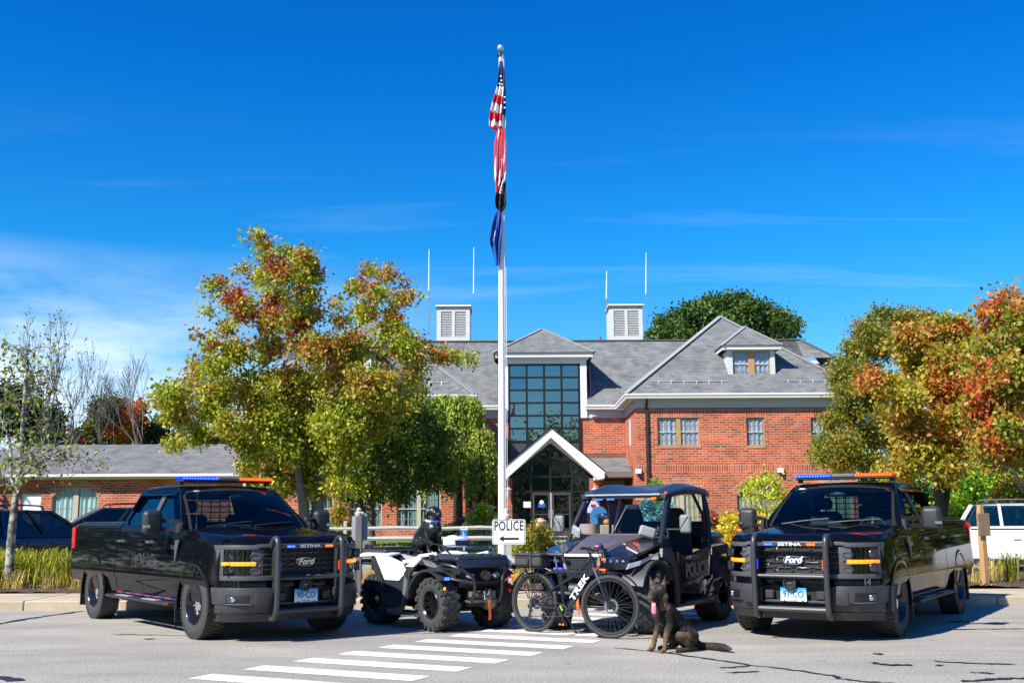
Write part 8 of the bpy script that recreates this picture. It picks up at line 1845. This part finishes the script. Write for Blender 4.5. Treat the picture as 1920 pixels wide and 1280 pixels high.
# background trees on the left
ever = leafm('dark_evergreen', ['#16281a', '#203420', '#2c4024', '#12201a'], ['#3e4e1e', '#2a3c1c'], .5, (.5, .7), .1, .12)
for i, (L, b_, lab, lm, n_, ls) in enumerate([
    ([(5, 735, 26), (35, 745, 24), (60, 770, 26), (88, 790, 22), (20, 790, 34), (60, 815, 30), (90, 825, 20), (100, 775, 10)], 40, 'dark evergreen tree at the far left behind the annex', ever, 12000, .3),
    ([(190, 765, 16), (205, 790, 20), (175, 800, 16), (215, 755, 10)], 200, 'olive-brown tree behind the annex roof, left of the orange one', leafm('olive_leaf', ['#4a4a18', '#5c5c22', '#3a4018', '#6a5420'], None), 5000, .26),
    ([(240, 775, 18), (225, 800, 20), (255, 795, 18), (262, 762, 10), (240, 815, 16)], 243, 'orange autumn tree behind the annex roof', leafm('orange_leaf', ['#b0561a', '#c4701e', '#8a4416', '#7a5a1c'], ['#5c5c1c', '#7a6420'], .5, (.5, .6)), 6000, .24),
    ([(200, 825, 14), (225, 835, 16)], 210, 'low dark green bush just above the annex ridge, left of the bare trunk', ever, 3500, .24),
    ([(290, 815, 18), (310, 825, 18), (275, 830, 14), (330, 832, 16), (265, 822, 10)], 290, 'dark green bush above the annex ridge, right of the bare trunks', ever, 5500, .24),
    ([(120, 815, 16), (145, 825, 18), (170, 828, 14), (95, 832, 14)], 140, 'dark red bush above the left end of the annex ridge', leafm('dark_red_leaf', ['#5a1c1c', '#6e2a22', '#44201c', '#7a4428'], ['#4c4a1c'], .6, (.5, .6)), 5000, .24),
    ([(300, 790, 8), (345, 800, 12), (370, 815, 14), (395, 822, 14), (420, 826, 12)], 370, 'thin grey-green trees beyond the annex, left of the tall pear', leafm('grey_green_leaf', ['#4c5428', '#5e6430', '#3a4420'], None), 3500, .24)]):
    Y = 72 + i * 1.3; b0 = at(b_, 900, Y); b0.z = gz(Y)
    tree('background_tree' if i not in (3, 4, 5) else 'background_bush', b0, (b0.x, Y, b0.z + 2.0), plobes(L, Y, 1, 0, 0, dy=1.6, seed=i), lm, n_, ls, lab, 30 + i, .2, barkd, 1, 40, group='trees beyond the annex', clump=.3, gap=.42, gs=.5, cat='tree' if i not in (3, 4, 5) else 'bush')
def bare(name, base, h, lean, spread, label, seed, m, r0=.16, lm=None, depth=6, lsz=.16, ln=0, group='trees beyond the annex', split=(.25, .62), minr=.010):
    rr = random.Random(seed); T = empty(name, base, 0, label, 'tree', group); mb, tb = MB(), MB(); tips = []
    def br(p, d, L, r, k, first=False):
        n = 4; P = [p]; q = p; dd = d.copy()
        for i in range(n):
            dd = (dd + V((rr.uniform(-.12, .12), rr.uniform(-.12, .12), .05))).normalized(); q = q + dd * L / n; P.append(q)
        (tb if first else mb).tube(P, [max(minr, r * (1 - .45 * i / n)) for i in range(n + 1)], 8 if k > 3 else 4 if k < 2 else 5, cap=False)
        if k == 0: tips.append(q); return
        m_ = rr.choice((2, 3, 3)) if k > 1 else 3
        for i in range(m_):
            s = P[-1] if i == 0 else P[rr.choice((2, 3, 4))]; a = rr.uniform(0, 2 * pi); sp_ = rr.uniform(*split) * spread * (.55 if i == 0 else 1); u, w_ = frame(dd); nd = (dd + (u * cos(a) + w_ * sin(a)) * sp_ + V((0, 0, .12))).normalized()
            br(s, nd, L * rr.uniform(.62, .84), r * (.62 if i == 0 else .45), k - 1)
        if k <= 2: tips.append(P[2])
    br(V((0, 0, -.1)), V((lean, 0, 1)).normalized(), h * .34, r0, depth, True)
    tb.build('trunk', m, T, smooth=60); mb.build('branch', m, T, smooth=60)
    if lm and ln:
        pts = []
        for _ in range(ln): pts.append(tuple(V(base) + rr.choice(tips) + V((rr.gauss(0, .12), rr.gauss(0, .12), rr.gauss(0, .10)))))
        leaves_obj('crown', np.array(pts), lsz, lm, T, seed, .62, .4)
    return T
barkg = mat('bark_bare_grey', (.13, .115, .105), .9, vary=.3)
for (px, top_, Y, ln_, sp_, sd, lab) in ((246, 632, 66, 0, .9, 5, 'tall leafless grey tree standing just right of the annex ridge middle'), (128, 672, 68, .05, .95, 8, 'leafless tree with fine twigs behind the annex, left of the tallest bare one'), (182, 690, 70, .03, 1.0, 11, 'lower leafless tree with crossing twigs behind the annex'), (70, 640, 66, .1, 1.0, 13, 'thin pale tree with sparse grey-green leaves over the annex left end'), (262, 715, 71, .25, 1.0, 17, 'leaning leafless tree close to the right of the tallest bare one'), (330, 700, 73, .0, 1.0, 19, 'thin bare tree beside the pear tree crown')):
    q = at(px, 900, Y); hh_ = at(px, top_, Y).z - gz(Y)
    sparse = px in (70, 330)
    bare('sparse_tree' if sparse else 'bare_tree', (q.x, Y, gz(Y)), hh_ * 1.0, ln_, sp_, lab, sd, barkg, .15, MATS['grey_green_leaf'] if sparse else None, 5, .17, 420 if sparse else 0, split=(.3, .6), minr=.010)
# speckled young tree in the bed at the far left
sp_l = leafm('speckled_leaf', ['#5c6a1c', '#3c4e14', '#8a8424', '#4a5a18'], ['#7a2a2c', '#8a481e', '#6a5c22'], 1.6, (.57, .65), .3, .1)
def young(name, base, path, radii, limbs, label, lm, ln, lsz, seed, m):
    T = empty(name, base, 0, label, 'tree'); B0 = V(base); rr = random.Random(seed); mb = MB(); P = spline([V(p) - B0 for p in path], 5); mb.tube(P, [radii[0] + (radii[1] - radii[0]) * i / (len(P) - 1) for i in range(len(P))], 10); mb.build('trunk', m, T, smooth=60)
    mb = MB(); tips = []
    for a, c, r_ in limbs:
        a, c = V(a) - B0, V(c) - B0; Q_ = grow(mb, a, c, r_, r_ * .35, .10, rr, 6, 6); 
        for i in range(15):
            s = Q_[rr.randrange(2, 7)]; e = s + V((rr.gauss(0, .28), rr.gauss(0, .3), rr.gauss(.06, .20))); W_ = grow(mb, s, e, .009, .004, .2, rr, 3, 4); tips.append(e)
            for k in range(2): e2 = e + V((rr.gauss(0, .12), rr.gauss(0, .12), rr.gauss(0, .10))); grow(mb, e, e2, .005, .003, .2, rr, 2, 3); tips.append(e2)
    mb.build('branch', m, T, smooth=60)
    pts = [tuple(B0 + rr.choice(tips) + V((rr.gauss(0, .07), rr.gauss(0, .08), rr.gauss(0, .06)))) for _ in range(ln)]; leaves_obj('crown', np.array(pts), lsz, lm, T, seed, .62, .5)
Y = 20.4; g_ = lambda px, py, dy=0: at(px, py, Y + dy)
young('speckled_tree', (g_(16, 1078).x, Y, gz(Y)), [g_(16, 1085), g_(22, 1000), g_(28, 940), g_(38, 870), g_(44, 780), g_(50, 690)], (.085, .03),
      [(g_(28, 930), g_(0, 780, .4), .035), (g_(33, 900), g_(110, 860, -.3), .03), (g_(38, 870), g_(170, 862, .3), .025), (g_(30, 920), g_(-20, 900, -.3), .025), (g_(40, 840), g_(95, 800, .5), .022), (g_(42, 800), g_(8, 700, .2), .022), (g_(45, 770), g_(62, 735, 0), .02), (g_(50, 700), g_(52, 655, .1), .012), (g_(36, 885), g_(60, 850, -.5), .022), (g_(44, 760), g_(60, 700, .2), .018)],
      'young tree with lichen-speckled pale trunk in the bed at the left edge', sp_l, 1200, .085, 6, barkp)
# small trees and shrubs about the station
yel = leafm('yellow_green_leaf', ['#8a9a1e', '#a8ac28', '#6a7e1a', '#b8b034'], ['#c0a82c', '#9aa422'], 1.2, (.5, .65), .4, .08)
Y = 42; b0 = at(1437, 1000, Y); b0.z = gz(Y)
L = [(1435, 888, 11), (1420, 903, 16), (1452, 905, 15), (1408, 930, 14), (1458, 930, 14), (1432, 930, 16), (1455, 955, 14), (1425, 958, 16), (1400, 910, 9), (1440, 975, 14), (1468, 925, 7)]
tree('young_maple', b0, at(1437, 985, Y), plobes(L, Y, 1, 0, 0, dy=.4), yel, 1700, .12, 'slender yellow-green young tree before the arched window of the right wing', 41, .035, barkd, 1, 60, 'tree', per=6, clump=.14, gap=.3)
shy = leafm('yellow_shrub_leaf', ['#a89a20', '#c8a41e', '#8a8a1c', '#d0b034', '#6e7c1a'], ['#c87a1e', '#b0581e', '#c89024'], 1.5, (.5, .6), .35, .06)
shr = leafm('autumn_shrub_leaf', ['#6a7a1e', '#8a8a24', '#4a5a18', '#9c9428'], ['#8a4a24', '#a8641e', '#6a3420'], 1.6, (.52, .62), .42, .06)
redsh = leafm('red_shrub_leaf', ['#7a3a2c', '#8a4c38', '#5c3a24', '#96604a'], None)
spruce = leafm('blue_spruce', ['#4c7478', '#5c888c', '#3a5c60', '#6a9a9c'], ['#3c5a34', '#4c6a3c'], 1.5, (.5, .65), .1, .1)
conif = leafm('bright_conifer', ['#3c6a14', '#5a8a1c', '#4a7a18', '#6e9c28'], None)
def shrub(px, lobes, Y, lm, n_, ls, lab, seed, name='shrub', stem=.03, gap=.36, clump=.1, by=None, cat='shrub', **kw):
    b0 = at(px, 1000, Y); b0.z = gz(Y); return tree(name, b0, (b0.x, Y, b0.z + .3), plobes(lobes, Y, 1, 0, 0, dy=.35, seed=seed), lm, n_, ls, lab, seed, stem, barkd, 3, 50, cat, clump=clump, gap=gap, **kw)
shrub(1395, [(1370, 1000, 24), (1402, 998, 28), (1375, 1035, 28), (1415, 1030, 24), (1352, 1060, 20), (1390, 1065, 26), (1345, 995, 14), (1430, 1000, 14), (1350, 1025, 20), (1385, 985, 24), (1412, 982, 22), (1365, 975, 14), (1440, 985, 18), (1362, 1015, 24)], 24.0, shy, 15000, .07, 'golden yellow shrub between the buggy and the right pickup', 51)
shrub(1336, [(1332, 970, 12), (1345, 978, 12), (1325, 985, 12)], 40, redsh, 1500, .10, 'reddish-brown shrub behind the cargo box of the buggy', 52)
shrub(1005, [(985, 1012, 22), (1012, 1000, 22), (1032, 1030, 18), (1000, 1040, 30), (972, 1046, 20), (1022, 1055, 18), (995, 1065, 24)], 22.6, shr, 7500, .06, 'autumn-tinted shrub right of the POLICE sign post', 53)
shrub(905, [(905, 955, 16), (892, 975, 18), (925, 972, 16), (908, 995, 22), (885, 1000, 16), (930, 1000, 16)], 42.4, leafm('chartreuse_leaf', ['#9aa41c', '#b4b42a', '#7a8a18', '#8c961c'], ['#c0b02a']), 4200, .13, 'bright chartreuse shrub left of the flagpole base', 54)
shrub(637, [(635, 960, 16), (630, 985, 18), (650, 990, 12), (622, 1005, 14)], 41.8, shr, 2600, .11, 'reddish-green shrub right of the left pickup mirror', 55)
shrub(855, [(840, 995, 14), (860, 990, 16), (825, 1000, 12), (875, 985, 14)], 46, dshrub, 3000, .12, 'dark green shrub against the brick wall behind the black dog', 56)
shrub(950, [(950, 1040, 16), (935, 1050, 12), (960, 1060, 16), (915, 1045, 8)], 23.4, shr, 1800, .055, 'low sprawling shrub behind the POLICE sign post', 57)
shrub(1218, [(1212, 945, 12), (1210, 962, 12), (1218, 975, 10)], 46.5, spruce, 2200, .10, 'small blue spruce seen through the buggy windscreen, left of its twin', 58)
shrub(1250, [(1248, 950, 13), (1256, 965, 13), (1262, 975, 10)], 46.5, spruce, 2400, .10, 'small blue spruce seen beside the buggy pillar, right of its twin', 59)
shrub(1232, [(1232, 893, 6), (1232, 905, 10), (1233, 922, 14), (1234, 942, 17), (1234, 962, 18)], 47.6, conif, 5200, .10, 'bright green pointed conifer behind the buggy roof', 60, 'conifer', cat='conifer')
# grass-like plants: daylilies and dry tufts, blades as curved strips
def blades(name, x0, x1, y0, y1, n, h, m, label, cat, seed, w_=.012, lean=.5, kind=None, clumps=0, group=None, pts=None):
    rr = random.Random(seed); cx, cy = (x0 + x1) / 2, (y0 + y1) / 2; mb = MB(); C_ = [(rr.uniform(x0, x1), rr.uniform(y0, y1)) for _ in range(clumps)] if clumps else None
    for _ in range(n):
        if C_: c = rr.choice(C_); x, y = rr.gauss(c[0], .10), rr.gauss(c[1], .10)
        else: x, y = rr.uniform(x0, x1), rr.uniform(y0, y1)
        hh_ = h * rr.uniform(.5, 1.2); a = rr.uniform(0, 2 * pi); ln = lean * hh_ * rr.uniform(.2, 1.1); d = V((cos(a), sin(a), 0)); s = V((-d.y, d.x, 0)) * w_ * rr.uniform(.6, 1.2); b = V((x - cx, y - cy, gz(y) - gz(cy) + .0))
        P = [b, b + d * ln * .25 + V((0, 0, hh_ * .55)), b + d * ln * .65 + V((0, 0, hh_ * .92)), b + d * ln * 1.1 + V((0, 0, hh_ * (1.0 - .35 * rr.random())))]
        mb.add([P[0] - s, P[0] + s, P[1] + s * .9, P[1] - s * .9, P[2] + s * .6, P[2] - s * .6, P[3]], [(0, 1, 2, 3), (3, 2, 4, 5), (5, 4, 6)])
    o = mb.build(name, m, None, smooth=0, weld=False, loc=(cx, cy, gz(cy))); return tag(o, label, cat, group, kind) if kind is None else tag(o, kind=kind)
lily = leafm('lily_blade', ['#5c6e14', '#8a8c1c', '#3c5410', '#a09828', '#2e480e'], ['#9a8c28', '#80801c'], 1.8, (.5, .62), .35, .05)
straw = leafm('straw_blade', ['#a88a50', '#c8ac6c', '#8a7040', '#7a7a30', '#b89858'], None, trl=.3, gloss=.02)
blades('ornamental_grass', -10.8, -7.4, 20.6, 23.2, 2600, .68, lily, None, None, 71, .013, .75, 'stuff', 26)
blades('dry_stalks', -11.0, -6.6, 19.9, 21.2, 900, .38, straw, None, None, 72, .006, .7, 'stuff', 26)
blades('dry_grass', -3.6, -2.0, 20.0, 23.6, 900, .34, straw, None, None, 73, .006, .8, 'stuff', 16)
blades('dry_grass', -.3, 2.2, 20.0, 22.4, 1500, .36, straw, None, None, 74, .007, .8, 'stuff', 18)
blades('dry_grass', 8.2, 13.0, 19.9, 22.8, 1400, .40, straw, None, None, 75, .007, .8, 'stuff', 22)
blades('ornamental_grass', 8.8, 12.5, 20.6, 22.6, 260, .50, lily, None, None, 76, .011, .5, 'stuff', 9)
blades('lawn_grass', -14, 12, 41.0, 43.6, 5000, .09, leafm('lawn_blade', ['#5c8a1c', '#7aa428', '#466e14', '#90ac34'], None), None, None, 77, .02, .5, 'stuff')
# fallen leaves and bark chips
g = np.random.default_rng(5)
def litter(name, x0, x1, y0, y1, n, size, m, dz=.02, seed=3):
    g = np.random.default_rng(seed); x, y = g.uniform(x0, x1, n), g.uniform(y0, y1, n); P = np.stack([x, y, np.array([gz(v) for v in y]) + dz], 1); o = leaves_obj(name, P, size, m, None, seed, .6, 0); me = o.data
    co_ = np.empty(len(me.vertices) * 3, 'f'); me.vertices.foreach_get('co', co_); co_ = co_.reshape(-1, 4, 3); b = co_[:, :1, 2]; co_[:, :, 2] = b + (co_[:, :, 2] - b) * .25 + .01; co_[:, :, 2] = np.maximum(co_[:, :, 2], b); me.vertices.foreach_set('co', co_.ravel()); me.update(); return tag(o, kind='stuff')
lit = leafm('fallen_leaf', ['#a87a3c', '#8a5a2c', '#6a4424', '#b89848', '#7a6a2c'], None, trl=.1, gloss=.03)
chip = leafm('bark_chip', ['#4c3828', '#2c2018', '#6a5038', '#7c6248', '#3a2a20'], None, trl=0, gloss=.03)
litter('fallen_leaves', -14, 13, 19.7, 24.2, 2600, .06, lit, .05, 4); litter('bark_chips', -14, 13, 19.66, 24.2, 16000, .05, chip, .045, 5)
litter('kerb_leaves', -12, 9.5, 17.55, 17.78, 60, .045, lit, .0, 6); litter('verge_leaves', -16, 12, 33, 37, 1500, .09, lit, .02, 7); litter('road_leaves', -7, 8, 9.5, 17, 26, .05, lit, .004, 8)
# trees across the road behind the viewpoint: they show in glass and paintwork
for i, (x, y, h_, r_) in enumerate([(-34, -26, 13, 6.5), (-22, -31, 13, 6.5), (-10, -33, 14, 6.5), (2, -32, 13, 6.5), (14, -33, 14, 6.5), (26, -30, 13, 6.5), (38, -24, 13, 6.5), (47, -14, 13, 6.5), (52, -2, 12, 6.5), (54, 11, 12, 6), (-46, -17, 13, 6.5), (-52, -4, 12, 6), (-53, 9, 11, 6), (-33, 22, 10, 5.5), (-40, 32, 11, 6), (-34, 42, 11, 6), (-48, 22, 12, 6), (-46, 46, 12, 6.5), (27, 22, 10, 5), (29, 33, 11, 5.5), (34, 44, 12, 6), (38, 26, 12, 6), (44, 37, 12, 6.5), (40, 56, 13, 7)]):
    L = [(x + r_ * .5 * cos(a), y + r_ * .5 * sin(a), h_ * k_, r_ * .62) for a, k_ in ((0, .3), (1.6, .3), (3.2, .3), (4.8, .3), (0.8, .55), (2.4, .58), (4, .6), (5.4, .55), (.5, .8), (3, .82))]
    tree('roadside_tree', (x, y, 0), (x, y, h_ * .3), L, (wood_l, m1, oak)[i % 3], 7000, .42, ('bushy green tree outside the frame', 'olive tree outside the frame', 'dark green tree outside the frame')[i % 3] + (', across the road behind the viewpoint' if i < 13 else ', on the open left side' if i < 18 else ', on the open right side'), 80 + i, .3, barkd, 1, 0, group='trees across the road' if i < 13 else 'trees left of the car park' if i < 18 else 'trees right of the car park', clump=.6, gap=.25, gs=.4)
# ================================================================ one object per separate piece
def islands(o):
    me = o.data; par = list(range(len(me.vertices)))
    def find(i):
        while par[i] != i: par[i] = par[par[i]]; i = par[i]
        return i
    for e in me.edges:
        a, b = find(e.vertices[0]), find(e.vertices[1])
        if a != b: par[a] = b
    out = {}
    for p in me.polygons: out.setdefault(find(p.vertices[0]), []).append(p.index)
    return list(out.values())
for o in list(SC.objects):
    base = o.name.split('.')[0]
    if o.type != 'MESH' or not o.parent or base not in ('porch_pier', 'trim', 'lean_to_roof', 'fascia', 'soldier_course', 'snow_guard', 'pillar', 'side_window', 'bay_trim', 'arch', 'seats', 'notice', 'valley_flashing'): continue
    I = islands(o)
    if not 2 <= len(I) <= 90: continue
    me = o.data; mats = list(me.materials)
    if base in ('pillar', 'seats') and o.parent.name.startswith('police'): continue
    for k, fs in enumerate(I):
        vi = sorted({v for f in fs for v in me.polygons[f].vertices}); mp_ = {v: i for i, v in enumerate(vi)}
        m2 = bpy.data.meshes.new(base); m2.from_pydata([tuple(me.vertices[v].co) for v in vi], [], [tuple(mp_[v] for v in me.polygons[f].vertices) for f in fs])
        for m in mats: m2.materials.append(m)
        q = bpy.data.objects.new(base, m2); COL.objects.link(q); q.parent = o.parent; q.matrix_basis = o.matrix_basis.copy()
    bpy.data.objects.remove(o)
